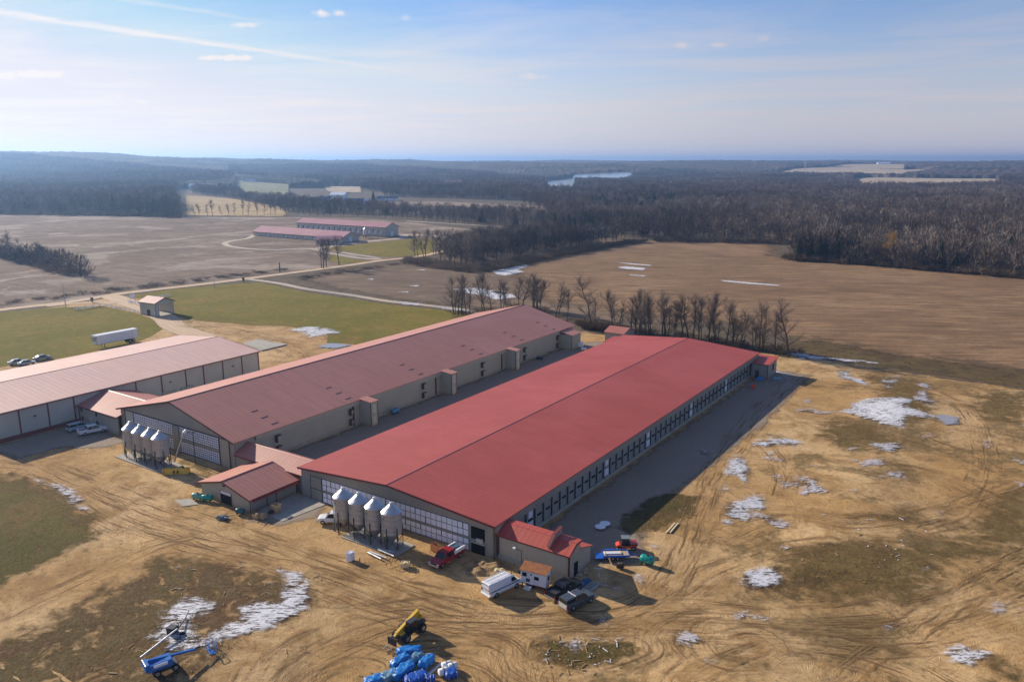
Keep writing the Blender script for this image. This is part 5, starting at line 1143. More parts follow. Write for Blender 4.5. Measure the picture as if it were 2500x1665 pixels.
# lamp mast
lx, ly = at(1100+885/5.12, 1230+860/5.12)
lm = thing('work_lamp', 'slim work lamp mast with a white head beside the site cabin', 'lamp', (lx, ly, 0)); part('mast', MB().tube((0, 0, 0), (0, 0, 3.4), 0.05), M_steel, lm); part('arm', MB().tube((0, 0, 3.3), (-0.9, -0.3, 3.6), 0.04), M_steel, lm); part('lamp_head', MB().box((-1.0, -0.33, 3.5), (0.4, 0.3, 0.2)), M_white, lm); part('foot', MB().box((0, 0, 0), (0.6, 0.6, 0.2)), M_steel, lm)

# tanks
def tank(lab, loc, rz, m, L=1.9, r=0.58, group=None, end=None):
    t0 = thing('storage_tank', lab, 'tank', loc, rz, group)
    prof = [(0.2, -L/2), (r*0.85, -L/2+0.06), (r, -L/2+0.2), (r, L/2-0.2), (r*0.85, L/2-0.06), (0.2, L/2)]
    mb = MB().lathe((0, 0, 0), prof, 22).xf(Matrix.Translation((0, 0, r+0.12)) @ Matrix.Rotation(math.pi/2, 4, 'Y'))
    part('shell', mb, m, t0, smooth=True); mb = MB()
    for x in (-L*0.3, L*0.3): mb.box((x, 0, 0), (0.15, r*1.5, 0.3))
    part('saddle', mb, M_steel, t0); part('lid', MB().lathe((0, 0, 2*r+0.1), [(0.2, 0), (0.2, 0.1), (0.05, 0.12)], 12), M_steel, t0)
    for x in (-L*0.22, L*0.22): part('band', MB().lathe((0, 0, 0), [(r+0.012, -0.04), (r+0.012, 0.04)], 22).xf(Matrix.Translation((x, 0, r+0.12)) @ Matrix.Rotation(math.pi/2, 4, 'Y')), end or m, t0)
tank('teal tank lying on its side on the gravel near the blue trailer', (-41.0, 96.4, ZG), R(2), P_teal, 2.0, 0.6)
tank('pale green tank, left of the two by the service building', (-113.6, 74.7, ZG), R(25), P_green, 1.9, 0.5, 'tanks beside the service building', P_blue)
tank('dark teal tank, right of the two by the service building', (-111.6, 75.2, ZG), R(25), P_teal, 1.9, 0.5, 'tanks beside the service building')
tank('small dark teal tank at the front corner of the service building', (-102.7, 74.9, ZG), R(20), paint('dark_teal', (0.01, 0.10, 0.12)), 1.5, 0.45)
tank('small blue tank by the wall of the dusty red barn', (-117.2, 128.4, ZG), R(86), paint('drum_blue', (0.04, 0.20, 0.34), 0.3), 2.2, 0.55)
# yellow pusher blade
yb = thing('loader_blade', 'long yellow pusher blade on the ground beyond the last silo', 'machine attachment', (-126.8, 79.6, ZG), R(38))
part('blade', MB().prism([(-0.5, 0), (0.35, 0), (0.2, 0.25), (0.25, 0.7), (0.5, 0.95), (0.0, 0.85), (-0.15, 0.3)], -2.2, 2.2, 'x'), P_yel, yb)
part('end_plate', MB().bb(-2.28, -2.2, -0.6, 0.6, 0, 0.95).bb(2.2, 2.28, -0.6, 0.6, 0, 0.95), P_yel, yb); part('bracket', MB().box((-0.4, -0.3, 0.1), (0.12, 0.5, 0.5)).box((0.3, -0.3, 0.1), (0.12, 0.5, 0.5)).box((1.2, 0.2, 0.95), (0.3, 0.2, 0.25)), M_steel, yb)

# wrapped bundles
def f_tarp(c1, c2):
    def fn(t, b):
        p = t.obj(); n = t.noise(p, 2.5, 5, 0.7, 0.8); n2 = t.noise(p, 9, 3, 0.6)
        t.put(b.inputs['Base Color'], t.mix(t.ss(n, 0.35, 0.7), c1, c2)); b.inputs['Roughness'].default_value = 0.3
        t.put(b.inputs['Normal'], t.bump(t.m('ADD', n, t.m('MULTIPLY', n2, 0.3)), 0.8, 0.12))
    return fn
M_tarp = mat('blue_tarpaulin', f_tarp((0.0, 0.14, 0.50), (0.02, 0.26, 0.66))); M_tarp2 = mat('deep_blue_tarpaulin', f_tarp((0.0, 0.05, 0.36), (0.01, 0.12, 0.5))); M_tarpg = mat('grey_blue_tarpaulin', f_tarp((0.05, 0.20, 0.34), (0.22, 0.32, 0.38)))
def bundle(px, py, L, w, h, rz, m, lab, seed, cat='wrapped bundle', name='wrapped_bundle', group='blue wrapped bundles on the dirt', base=0.0):
    x, y = at(780+px/5.12, 1440+py/5.12, h/2)
    bm = bmesh.new(); bmesh.ops.create_cube(bm, size=1.0); bmesh.ops.subdivide_edges(bm, edges=bm.edges, cuts=7, use_grid_fill=True)
    rnd = random.Random(seed); ph = [rnd.uniform(0, 6) for _ in range(6)]
    for v in bm.verts:
        a, b, c = v.co*2; r_ = max(abs(a), abs(b), abs(c)); q = (abs(a)**6+abs(b)**4+abs(c)**4)**0.22
        k = r_/max(q, 0.3); a, b, c = a*k, b*k, c*k
        d = 1+0.09*math.sin(a*6+ph[0])*math.sin(b*4+ph[1])+0.07*math.sin(a*13+ph[2]+b*3)+0.05*math.sin(c*7+ph[3])
        v.co = Vector((a*L/2*(0.97+0.05*math.sin(b*5+ph[4])), b*w/2*d, (c*0.5+0.5)*h*d if c > -0.9 else 0.0))
    me = bpy.data.meshes.new(name); bm.to_mesh(me); bm.free(); me.materials.append(m)
    for p in me.polygons: p.use_smooth = True
    root = thing(name, lab, cat, (x, y, ZG+base-0.04), rz, group)
    o = bpy.data.objects.new('wrap', me); COL.objects.link(o); o.parent = root
    sm = MB()
    for s in (-0.3, 0.05, 0.34): sm.path([(s*L, -w*0.52, 0.1), (s*L, -w*0.44, h*0.93), (s*L, w*0.44, h*0.96), (s*L, w*0.52, 0.1)], 0.02, 4)
    part('cord', sm, M_whitem, root); return root
for i, a in enumerate(((1120, 775, 3.0, 1.2, 0.9, 40, M_tarp, 'blue wrapped bundle, highest of the pile near the forks'), (1190, 860, 2.6, 1.1, 0.8, 86, M_tarpg, 'grey-blue wrapped bundle in the middle of the pile'),
                       (1010, 900, 2.8, 1.1, 1.0, 84, M_tarp, 'blue wrapped bundle on the left of the grey-blue one'), (1040, 1015, 3.4, 1.3, 0.9, 88, M_tarp, 'longest creased blue bundle in the centre of the pile'),
                       (1340, 900, 2.5, 1.1, 0.9, 92, M_tarp, 'blue wrapped bundle beside the two bare pipes'), (880, 1080, 2.3, 1.3, 0.8, 70, M_tarpg, 'grey-topped bundle at the lower left of the pile'),
                       (1200, 1100, 3.0, 1.6, 0.7, 60, M_tarp2, 'wide deep blue bundle at the bottom edge of the photo'), (680, 1140, 2.4, 1.2, 0.8, 66, M_tarp, 'blue bundle at the far lower left of the pile'),
                       (1640, 1050, 1.6, 1.3, 0.7, 60, M_tarp2, 'squat deep blue bundle beside the white rolls'), (1380, 1110, 1.2, 0.8, 0.6, 40, M_tarp2, 'small blue bundle at the lower end of the pipes'))):
    bundle(a[0], a[1], a[2], a[3], a[4], R(a[5]), a[6], a[7], 40+i)
for i, (px, py, lab) in enumerate(((1590, 950, 'white insulation roll, left of the three'), (1665, 965, 'white insulation roll, right of the three'), (1550, 1030, 'white insulation roll, lowest of the three'))):
    x, y = at(780+px/5.12, 1440+py/5.12, 0.4); r0 = thing('insulation_roll', lab, 'roll', (x, y, ZG), R(60), 'white rolls beside the blue bundles')
    part('roll', MB().lathe((0, 0, 0), [(0.05, -0.55), (0.36, -0.55), (0.42, -0.5), (0.42, 0.5), (0.36, 0.55), (0.05, 0.55)], 18).xf(Matrix.Translation((0, 0, 0.4)) @ Matrix.Rotation(math.pi/2, 4, 'Y')), M_whitem, r0, smooth=True); part('wrap_band', MB().lathe((0, 0, 0), [(0.43, -0.1), (0.43, 0.1)], 18).xf(Matrix.Translation((0, 0, 0.4)) @ Matrix.Rotation(math.pi/2, 4, 'Y')), M_galvd, r0)
for i, dx in enumerate((0, 22)):
    p0 = at(780+(1350+dx)/5.12, 1440+1055/5.12, 0.2); p1 = at(780+(1520+dx)/5.12, 1440+915/5.12, 0.2)
    solo('steel_pipe', MB().tube((p0[0], p0[1], 0.25), (p1[0], p1[1], 0.25), 0.09, n=10), M_galv, f'bare steel pipe beside the blue bundles, {"left" if i == 0 else "right"} one of the pair', 'pipe', 'pair of bare pipes by the blue bundles')

# site clutter
z4p = lambda x, y, z=0.0: at(740+x/5.8075, 1130+y/5.8075, z)
z5p = lambda x, y, z=0.0: at(1100+x/5.12, 1230+y/5.12, z)
z3p = lambda x, y, z=0.0: at(460+x/5.8875, 1080+y/5.8875, z)
z8p = lambda x, y, z=0.0: at(1380+x/5.8875, 1230+y/5.8875, z)
def crate(lab, p, rz, s=(1.1, 0.9, 0.8), m=M_wood, full=True, cat='crate', name='wooden_crate', z=ZG, group=None):
    r0 = thing(name, lab, cat, (p[0], p[1], z), rz, group); a, b, h = s; mb = MB()
    for k in range(4):
        zz = 0.12+k*(h-0.12)/4
        for yy in (-b/2, b/2): mb.box((0, yy, zz), (a, 0.04, (h-0.12)/4*0.7))
        for xx in (-a/2, a/2): mb.box((xx, 0, zz), (0.04, b, (h-0.12)/4*0.7))
    part('side_boards', mb, m, r0); mb = MB()
    for yy in (-b/2+0.08, 0, b/2-0.08): mb.box((0, yy, 0), (a, 0.1, 0.1))
    part('pallet_base', mb.box((0, 0, 0.1), (a, b, 0.03)), m, r0)
    if full:
        rnd = random.Random(int(p[0]*13)); mb = MB()
        for k in range(7): mb.box((rnd.uniform(-a*.3, a*.3), rnd.uniform(-b*.3, b*.3), 0.13+rnd.uniform(0, h*0.6)), (rnd.uniform(.25, .5), rnd.uniform(.2, .4), rnd.uniform(.2, .4)), rnd.uniform(0, 3))
        part('contents', mb, m, r0)
    return r0
crate('pale crate stack standing alone before the near silos', z4p(672, 1375, 0.1), R(10), (0.9, 0.9, 1.3), M_pane, True)
crate('open wooden crate of offcuts beside the steel trestle', z4p(1450, 1480), R(30), (1.2, 0.9, 0.7), M_woodp)
crate('yellow timber crate with loops of material, between the soil heaps and the cabin', z5p(605, 880, 0.2), R(15), (1.3, 1.0, 0.8), M_woodp)
crate('wooden crate, left of the two at the corner of the service building', z3p(985, 1085, 0.1), R(8), (1.1, 0.9, 0.7), M_wood, group='crates at the service building')
crate('wooden crate, right of the two at the corner of the service building', z3p(1070, 1090, 0.1), R(8), (1.1, 0.9, 0.7), M_wood, group='crates at the service building')
crate('tall crate against the shaded side wall of the service building', z3p(1260, 990, 0.2), R(4), (1.4, 1.0, 1.4), M_wood)
crate('small rust-brown crate on the shaded apron of the service building', z3p(1190, 1020, 0.1), R(20), (0.8, 0.8, 0.5), M_trimb)
crate('orange-brown wooden rack behind the red pickup', z4p(1905, 1240, 0.4), R(-12), (2.4, 0.7, 1.2), mat('rust_wood', col=(0.36, 0.12, 0.04), rough=0.8), False)
crate('dark box standing alone on the gravel by the teal tank', z8p(790, 930, 0.0), R(10), (0.9, 0.7, 0.7), M_woodd)
crate('blue-grey pallet lying flat before the service building', z3p(490, 1100), R(15), (1.6, 1.2, 0.3), paint('pallet_blue', (0.10, 0.14, 0.2), 0.6), True, 'pallet', 'pallet')
for i, (a, b) in enumerate((((920, 1290), (1110, 1385)), ((950, 1280), (1180, 1370)), ((1060, 1240), (1290, 1290)), ((1070, 1255), (1260, 1330)), ((1180, 1290), (1290, 1345)))):
    p0 = z4p(*a); p1 = z4p(*b)
    solo('duct_tube', MB().tube((p0[0], p0[1], 0.28), (p1[0], p1[1], 0.28), 0.14, n=10), M_galv, f'galvanised duct tube before the near silos, {nmA[i] if i < 4 else "fifth"} from the left', 'duct tube', 'duct tubes before the near silos')
p0 = z4p(1180, 1470); tz = thing('steel_trestle', 'thin rusty steel trestle standing before the near silos', 'trestle', (p0[0], p0[1], ZG))
mb = MB(); q0 = z4p(1380, 1400); d_ = Vector((q0[0]-p0[0], q0[1]-p0[1]))
for k in range(4):
    a = d_*k/3; mb.tube((a.x, a.y, 0), (a.x+0.3, a.y+0.2, 1.0), 0.035, n=5); mb.tube((a.x+0.6, a.y+0.4, 0), (a.x+0.3, a.y+0.2, 1.0), 0.035, n=5)
part('frame', mb.tube((0.3, 0.2, 1.0), (d_.x+0.3, d_.y+0.2, 1.0), 0.04).tube((0, 0, 0.3), (d_.x, d_.y, 0.3), 0.03), M_trimb, tz)
for i, (a, lab) in enumerate((((1930, 245), 'round white lid on the gravel, right of the pair'), ((1870, 285), 'round white lid on the gravel, left of the pair'))):
    x, y = z5p(a[0], a[1], 0.35); r0 = thing('round_lid', lab, 'lid', (x, y, ZG), 0, 'pair of round white lids'); part('lid', MB().lathe((0, 0, 0.22), [(0.85, 0), (0.85, 0.08), (0.3, 0.14), (0.05, 0.15)], 24), M_white, r0); part('support', MB().box((0, 0, 0), (0.6, 0.6, 0.22)), M_steel, r0)
for i, (a, b) in enumerate((((1450, 425), (1575, 285)), ((1505, 425), (1620, 290)))):
    p0 = z8p(*a); p1 = z8p(*b); v = Vector((p1[0]-p0[0], p1[1]-p0[1])); z_ = rel(*p0)
    solo('timber_plank', MB().box((0, 0, 0.1), (v.length, 0.22, 0.12)), M_woodp, f'pale plank on the dry grass island, {"left" if i == 0 else "right"} of the pair', 'plank', 'pair of planks on the dry grass', ((p0[0]+p1[0])/2, (p0[1]+p1[1])/2, z_), math.atan2(v.y, v.x))
for j, (cx, cy, n, m_, lab) in enumerate(((1650, 1010, 7, paint('pipe_blue', (0.02, 0.12, 0.28), 0.4), 'bundle of blue pipes on the ground behind the pickups'), (1760, 1060, 8, M_galvd, 'bundle of grey-blue pipes, right of the blue ones'), (1640, 1090, 4, M_woodp, 'short timber offcuts between the two pickups'))):
    x, y = z5p(cx, cy); r0 = thing('pipe_bundle' if j < 2 else 'timber_offcuts', lab, 'pipes' if j < 2 else 'offcuts', (x, y, ZG), R(84)); rnd = random.Random(j); mb = MB()
    for k in range(n): o_ = rnd.uniform(-0.3, 0.3); mb.tube((-1.4+o_ if j < 2 else -0.4, -0.5+k*0.16, 0.08+0.1*(k % 2)), (1.4+o_ if j < 2 else 0.4, -0.5+k*0.16+rnd.uniform(-.1, .1), 0.08+0.1*(k % 2)), 0.07, n=7)
    part('lengths', mb, m_, r0); part('bearer', MB().box((-0.2, 0.0, 0), (0.1, 1.2, 0.06)), M_wood, r0)
def heap(lab, p, r, h, seed, m=None):
    bm = bmesh.new(); bmesh.ops.create_grid(bm, x_segments=16, y_segments=16, size=1.0); rnd = random.Random(seed); ph = [rnd.uniform(0, 6) for _ in range(4)]
    for v in bm.verts:
        d = min(1, v.co.length); k = (1-d*d)**1.3 if d < 1 else 0
        v.co = Vector((v.co.x*r*1.3, v.co.y*r, k*h*(1+0.3*math.sin(v.co.x*5+ph[0])+0.25*math.sin(v.co.y*7+ph[1]))-0.05))
    me = bpy.data.meshes.new('soil_heap'); bm.to_mesh(me); bm.free(); me.materials.append(m or M_heap)
    for q in me.polygons: q.use_smooth = True
    o = bpy.data.objects.new('soil_heap', me); COL.objects.link(o); o.location = (p[0], p[1], 0.08); o.rotation_euler = (0, 0, R(30)); o['label'] = lab; o['category'] = 'soil heap'; o['group'] = 'soil heaps before the loading annex'
def f_heap(t, b):
    p = t.pos(); c, mid, fine, gr = sand_cols(t, p); t.put(b.inputs['Base Color'], t.mix(0.6, c, (0.16, 0.10, 0.055))); b.inputs['Roughness'].default_value = 1.0; t.put(b.inputs['Normal'], t.bump(fine, 0.8, 0.3))
M_heap = mat('heaped_soil', f_heap)
heap('low dark soil heap beside the bonnet shadow of the red pickup', z5p(340, 850), 1.3, 0.45, 1); heap('sandy soil heap before the open bays of the red barn', z5p(520, 790), 1.4, 0.55, 2); heap('ridge of loose soil left of the timber crate', z5p(400, 760), 1.0, 0.35, 3)
# blue and white litter by the far annex
for (px, py, s, m_, lab, cat) in ((1855, 930, (1.6, 1.2, 0.8), M_tarp, 'blue wrapped pallet at the foot of the far right annex', 'wrapped pallet'), (1898, 930, (2.2, 1.4, 0.6), M_tarpg, 'pale blue heap of sheeting outside the far right annex', 'sheeting'), (1838, 950, (1.0, 0.9, 1.0), P_orng, 'small red and blue drum on the gravel near the far right annex', 'drum'),
                              (1415, 848, (2.2, 1.6, 1.4), M_pane, 'white wrapped pallet by the end tower of the dusty red barn', 'wrapped pallet'), (1318, 880, (1.8, 1.2, 1.0), M_blueg, 'dark wrapped load on the gravel between the two barns', 'wrapped load'), (1425, 855, (1.6, 1.2, 0.5), M_white, 'low white pack beside the wrapped pallet at the end tower', 'pack'), (644, 898, (2.4, 1.6, 1.2), M_tarp2, 'dark blue container at the far corner of the pink-roofed barn', 'container')):
    x, y = at(px, py); a, b, h = s
    if px == 644: x, y = -168.3, 136.5
    r0 = thing(cat.replace(' ', '_'), lab, cat, (x, y, ZG), R(8)); part('body', MB().box((0, 0, 0.12), (a, b, h), 0, (0.9, 0.85)), m_, r0, bevel=0.08); part('base', MB().box((0, 0, 0), (a, b, 0.12)), M_wood, r0)
# condensers on racks beside barn C
x_, y_ = at(1310/3.364, 650+1025/3.364, 1.6)
for k, (a, b) in enumerate(((1290, 1025), (1345, 1025), (1400, 1010), (1450, 995), (1500, 985), (1545, 975))):
    x, y = at(a/3.364, 650+b/3.364, 1.9); r0 = thing('condenser_unit', f'blue-grey condenser unit beside the pink-roofed barn, {ordn(k+1)} from the left', 'condenser', (x+0.0, y, 0), R(90), 'condensers beside the pink-roofed barn')
    part('casing', MB().box((0, 0, 0.9), (2.0, 1.9, 1.0)), M_galvd, r0, bevel=0.03); part('fan', MB().lathe((0, 0, 1.9), [(0.6, 0), (0.6, 0.1), (0.1, 0.1)], 14), M_steel, r0)
    for sx_ in (-0.8, 0.8): part('leg', MB().box((sx_, 0, 0), (0.12, 1.4, 0.9)), M_steel, r0)

# ---------------------------------------------------------------- gatehouse, fences, poles
gz = lambda x, y, z=0.0: at(160+x/7.85, 690+y/7.85, z)
g0 = gz(1735, 655); g1 = gz(1440, 612); g2 = gz(1900, 597)
u = Vector((g2[0]-g0[0], g2[1]-g0[1])); v = Vector((g1[0]-g0[0], g1[1]-g0[1])); wl_, dl_ = u.length, v.length
ga = math.atan2(v.y, v.x)-math.pi/2
gh = thing('gatehouse', 'drive-through gatehouse with a pink gable roof over the entrance drive', 'gatehouse', (g0[0], g0[1], 0), ga)
wl_ = 8.0; dl_ = max(6.0, min(9.5, dl_)); hh = 4.9
part('side_wall', MB().bb(0, 0.25, 0, dl_, 0, hh).bb(0.25, 1.6, 0.0, dl_, 0, hh), M_pale, gh); part('side_wall', MB().bb(wl_-0.5, wl_, 0, dl_, 0, hh), M_pale, gh)
part('gable', MB().prism([(0, hh), (wl_, hh), (wl_/2, hh+1.6)], 0, 0.2, 'y').bb(1.6, wl_-0.5, 0, 0.2, hh-0.7, hh), M_pale, gh); part('gable', MB().prism([(0, hh), (wl_, hh), (wl_/2, hh+1.6)], dl_-0.2, dl_, 'y').bb(1.6, wl_-0.5, dl_-0.2, dl_, hh-0.7, hh), M_pale, gh)
for a, b in (((-0.4, hh-0.12), (wl_/2, hh+1.62)), ((wl_/2, hh+1.62), (wl_+0.4, hh-0.12))): part('roof', MB().prism(strip(a, b, 0.14), -0.4, dl_+0.4, 'y'), M_roofC, gh)
part('verge_trim', MB().prism(strip((-0.4, hh-0.3), (wl_/2, hh+1.45), 0.3), -0.46, -0.41, 'y').prism(strip((wl_/2, hh+1.45), (wl_+0.4, hh-0.3), 0.3), -0.46, -0.41, 'y').bb(-0.46, -0.41, -0.4, dl_+0.4, hh-0.3, hh-0.05), M_trim, gh)
part('door', MB().bb(-0.06, -0.003, dl_*0.35, dl_*0.55, 0, 2.3), M_glass, gh); part('corner_trim', MB().bb(-0.06, 0.1, -0.06, -0.003, 0, hh), M_trim, gh); part('floor', MB().bb(1.6, wl_-0.5, -0.8, dl_+0.8, 0.02, 0.16), M_conc, gh)
def fence(lab, pts, group='white ranch fences at the gatehouse', h=1.3, sp=2.6):
    P_ = [at(a/3.364, 650+b/3.364) for a, b in pts]; r0 = thing('ranch_fence', lab, 'fence', (P_[0][0], P_[0][1], 0), 0, group); L_ = smooth_line(P_, sp); rails = [MB(), MB(), MB()]
    for i, p in enumerate(L_):
        part('post', MB().box((p.x, p.y, 0), (0.16, 0.16, h)), M_white, r0, True)
        if i:
            q = L_[i-1]
            for k, z in enumerate((0.35, 0.75, 1.15)): rails[k].tube((q.x, q.y, z), (p.x, p.y, z), 0.09, n=4)
    for r_ in rails: part('rail', r_, M_white, r0, True)
fence('white ranch fence curving left from the gatehouse to the entrance', [(610, 365), (700, 355), (820, 332), (920, 345), (1030, 368), (1145, 387)])
fence('short white ranch fence between the entrance drive and the gatehouse', [(1055, 303), (1090, 308), (1140, 322)]); fence('white ranch fence running right behind the gatehouse', [(1290, 268), (1330, 260), (1400, 250)])
sg = at(1090/3.364, 650+288/3.364); s0 = thing('entrance_sign', 'white entrance sign on two posts behind the gatehouse', 'sign', (sg[0], sg[1], 0), HEAD)
for x in (-0.9, 0.9): part('post', MB().box((x, 0, 0), (0.2, 0.2, 3.6)), M_white, s0)
part('panel', MB().box((0, 0, 1.4), (1.7, 0.1, 1.5)), M_pane, s0)
def pole(lab, p, h, r=0.12, m=M_woodd, lamp=False, arm=False, cat='pole', name='utility_pole'):
    r0 = thing(name, lab, cat, (p[0], p[1], 0), HEAD); part('post', MB().tube((0, 0, 0), (0, 0, h), r*1.2, r*0.8, 8), m, r0)
    if lamp: part('arm', MB().tube((0, 0, h-0.1), (-1.0, 0, h+0.1), 0.06), m, r0); part('lamp_head', MB().box((-1.3, 0, h), (0.9, 0.5, 0.25)), M_white, r0)
    if arm: part('crossarm', MB().box((0, 0, h-0.8), (2.4, 0.12, 0.14)), m, r0)
pole('tall grey lamp post in the lawn near the road at left', (-316.1, 158.5), 9.2, 0.14, M_galvd, True, cat='lamp post', name='lamp_post')
pole('dark wooden pole standing alone in the field beyond the road', (-324.5, 272.1), 5.2, 0.3); pole('slim grey pole on the lawn near the lane junction', at(524, 704), 5.4, 0.1, M_galvd); pole('pale pole at the wood edge beyond the brown field', at(1773, 590), 9, 0.3, M_galvd, arm=True)
for a, b, lab in ((758, 297, 'dark brown sign box at the entrance by the road'), (2000, 128, 'dark brown sign box where the lane meets the road')):
    p = at(a/3.364, 650+b/3.364); r0 = thing('sign_box', lab, 'sign', (p[0], p[1], 0), HEAD); part('post', MB().box((0, 0, 0), (0.4, 0.3, 1.0)), M_woodd, r0); part('panel', MB().box((0, 0, 0.9), (1.1, 0.3, 1.1)), M_trimb, r0)
# scraps strewn on the dirt: nobody could count them
mb = MB(); rnd = random.Random(3)
def scat(cx, cy, rx, ry, n):
    for _ in range(n):
        a = rnd.uniform(0, 6.28); r_ = math.sqrt(rnd.random()); x, y = at(cx+rx*r_*math.cos(a), cy+ry*r_*math.sin(a)); s_ = rnd.choice((0.1, 0.12, 0.15, 0.2, 0.3, 0.35, 0.9))
        mb.box((x, y, rel(x, y)+0.1), (s_, rnd.uniform(0.04, 0.12), rnd.uniform(0.03, 0.08)), rnd.uniform(0, 3.1))
for a in ((1420, 1600, 140, 50, 60), (1250, 1370, 160, 30, 40), (960, 1370, 120, 25, 30), (600, 1430, 220, 60, 50), (1900, 930, 60, 25, 30), (1500, 1340, 90, 50, 30), (2150, 1350, 280, 150, 70), (620, 1265, 90, 20, 25), (1000, 1640, 150, 30, 30), (480, 1600, 300, 60, 40)): scat(*a)
o = part('debris', mb, M_wood); o['kind'] = 'stuff'
mb = MB(); rnd = random.Random(8)
for a in ((1900, 925, 50, 18, 30), (1420, 1590, 110, 40, 25), (1440, 1400, 60, 20, 25), (2180, 1330, 150, 60, 16)): scat(*a)
o = part('litter', mb, M_pane); o['kind'] = 'stuff'
# ---------------------------------------------------------------- far farm and houses
def barn_at(name, lab, cat, gpx, fpx, wd_, hw, hr, wm, rm, group=None, windows=0, doors=True, feet=0.0):
    """near gable foot, far ridge end: both read off the photograph, the second on the ridge level"""
    g = Vector(at(*gpx)); f = Vector(at(fpx[0], fpx[1], hr)); d = f-g; L = d.length; a = math.atan2(d.y, d.x)
    r0 = thing(name, lab, cat, (g.x, g.y, 0), a, group); h = wd_/2
    for x0_, x1_ in ((0, 0.3), (L-0.3, L)): part('gable_wall', MB().prism([(-h, 0), (h, 0), (h, hw), (0, hr), (-h, hw)], x0_, x1_, 'x'), wm, r0)
    for s in (-1, 1): part('side_wall', MB().bb(0.3, L-0.3, s*h-0.15, s*h+0.15, 0, hw), wm, r0)
    for s in (-1, 1): part('roof', MB().prism(strip((s*(h+0.6), hw-0.25), (0, hr+0.02), 0.2), -0.6, L+0.6, 'x'), rm, r0)
    part('eave_trim', MB().bb(-0.6, L+0.6, h+0.6, h+0.72, hw-0.4, hw-0.1).bb(-0.6, L+0.6, -h-0.72, -h-0.6, hw-0.4, hw-0.1), M_trimb, r0)
    if doors: part('door', MB().bb(-0.08, -0.004, -1.4, 1.4, 0, min(3.6, hw)), M_pane, r0)
    for k in range(windows):
        x = L*(k+0.7)/(windows+0.4)
        f_ = part('fan', MB().bb(x-0.7, x+0.7, h+0.155, h+0.9, hw*0.30, hw*0.62), M_white, r0); part('vent', MB().bb(x+1.6, x+2.6, h+0.155, h+0.3, hw*0.45, hw*0.7), M_steel, r0)
    return r0, a, L
fm = 'distant farm barns'
barn_at('farm_barn', 'distant two-storey barn with a pink roof and silos at its gable, behind the lower one', 'barn', n6((1683, 270))[0], n6((665, 60))[0], 15, 7.2, 10.2, M_pale, M_roofF, fm, 16)
barn_at('farm_barn', 'distant low barn with a long pink roof in front of the two-storey one', 'barn', n6((1207, 332))[0], n6((185, 150))[0], 17, 3.3, 6.9, M_pale, M_roofF, fm, 9)
barn_at('farm_house', 'distant short building with a pink roof at the near end of the low pink-roofed barn', 'building', n6((1098, 356))[0], n6((820, 268))[0], 11, 3.4, 5.4, M_pale, M_roofF, None, 3)
for i, (a, lab) in enumerate((((1380, 292), 'distant feed silo between the two pink-roofed farm barns'), ((1572, 270), 'distant feed silo at the two-storey barn, left of the pair'), ((1605, 272), 'distant feed silo at the two-storey barn, right of the pair'))):
    p = at(*n6(a)[0]); r0 = thing('feed_silo', lab, 'silo', (p[0], p[1], 0), 0, 'distant farm silos')
    part('tank', MB().lathe((0, 0, 0), [(1.8, 2.5), (1.8, 6.6)], 16), M_galv, r0); part('cone_roof', MB().lathe((0, 0, 0), [(1.85, 6.6), (0.3, 8.2)], 16), M_galv, r0); part('hopper', MB().lathe((0, 0, 0), [(0.4, 0.8), (1.8, 2.5)], 16), M_galvd, r0)
    for k in range(4): part('leg', MB().box((1.8*math.cos(k*1.57+.8), 1.8*math.sin(k*1.57+.8), 0), (0.2, 0.2, 2.7)), M_steel, r0)
for i, (px, py, w_, d_, h_, wm, rm, lab) in enumerate((
    (828, 484, 26, 12, 5, M_white, M_roofF if False else M_pane, 'white-roofed farm barn far beyond the hedgerow, largest of the cluster'),
    (790, 492, 20, 10, 4, M_pane, paint('slate_roof', (0.08, 0.11, 0.16), 0.5), 'house with a dark slate roof left of the white-roofed barn'),
    (865, 499, 24, 11, 4, M_white, paint('blue_slate_roof', (0.05, 0.09, 0.17), 0.5), 'house with a dark blue roof right of the white-roofed barn'),
    (900, 499, 12, 9, 4, M_pane, M_pane, 'small pale blue house beside the dark fir'),
    (946, 490, 30, 9, 3.5, M_pane, paint('slate_roof', (0.08, 0.11, 0.16), 0.5), 'long low grey house at the edge of the tan field'),
    (1440, 578, 19, 9, 3.2, M_pane, M_galvd, 'grey metal shed with white doors at the thicket edge'),
    (480, 463, 26, 14, 7, M_white, M_pane, 'white house among dark firs on the left rise'),
    (508, 462, 22, 12, 7, M_woodp, M_galvd, 'tan house among dark firs on the left rise'),
    (610, 449, 34, 14, 6, M_white, paint('slate_roof', (0.08, 0.11, 0.16), 0.5), 'far white house above the pale green field'),
    (1102, 456, 34, 16, 8, M_woodp, M_roofF, 'far pinkish house in the wooded valley'),
    (2155, 421, 60, 20, 9, M_white, M_pane, 'far white farm buildings on the horizon at right'))):
    x, y = at(px, py); z_ = rel(x, y); r0 = thing('farm_house' if i != 5 else 'metal_shed', lab, 'house' if i != 5 else 'shed', (x, y, z_), HEAD+R((i*37) % 40-20))
    part('wall', MB().box((0, 0, 0), (w_, d_, h_)), wm, r0); part('gable', MB().prism([(-d_/2, h_), (d_/2, h_), (0, h_+d_*0.3)], -w_/2, w_/2, 'x'), wm, r0)
    for s in (-1, 1): part('roof', MB().prism(strip((s*(d_/2+0.5), h_-0.2), (0, h_+d_*0.3+0.1), 0.3), -w_/2-0.5, w_/2+0.5, 'x'), rm, r0)
    for k in range(3): part('window', MB().box((-w_/3+k*w_/3, -d_/2-0.04, h_*0.35), (1.4, 0.06, 1.3)), M_glass, r0)
    part('door', MB().box((-w_/6, -d_/2-0.04, 0), (1.4, 0.06, 2.4)), M_whitem if i == 5 else M_woodd, r0)
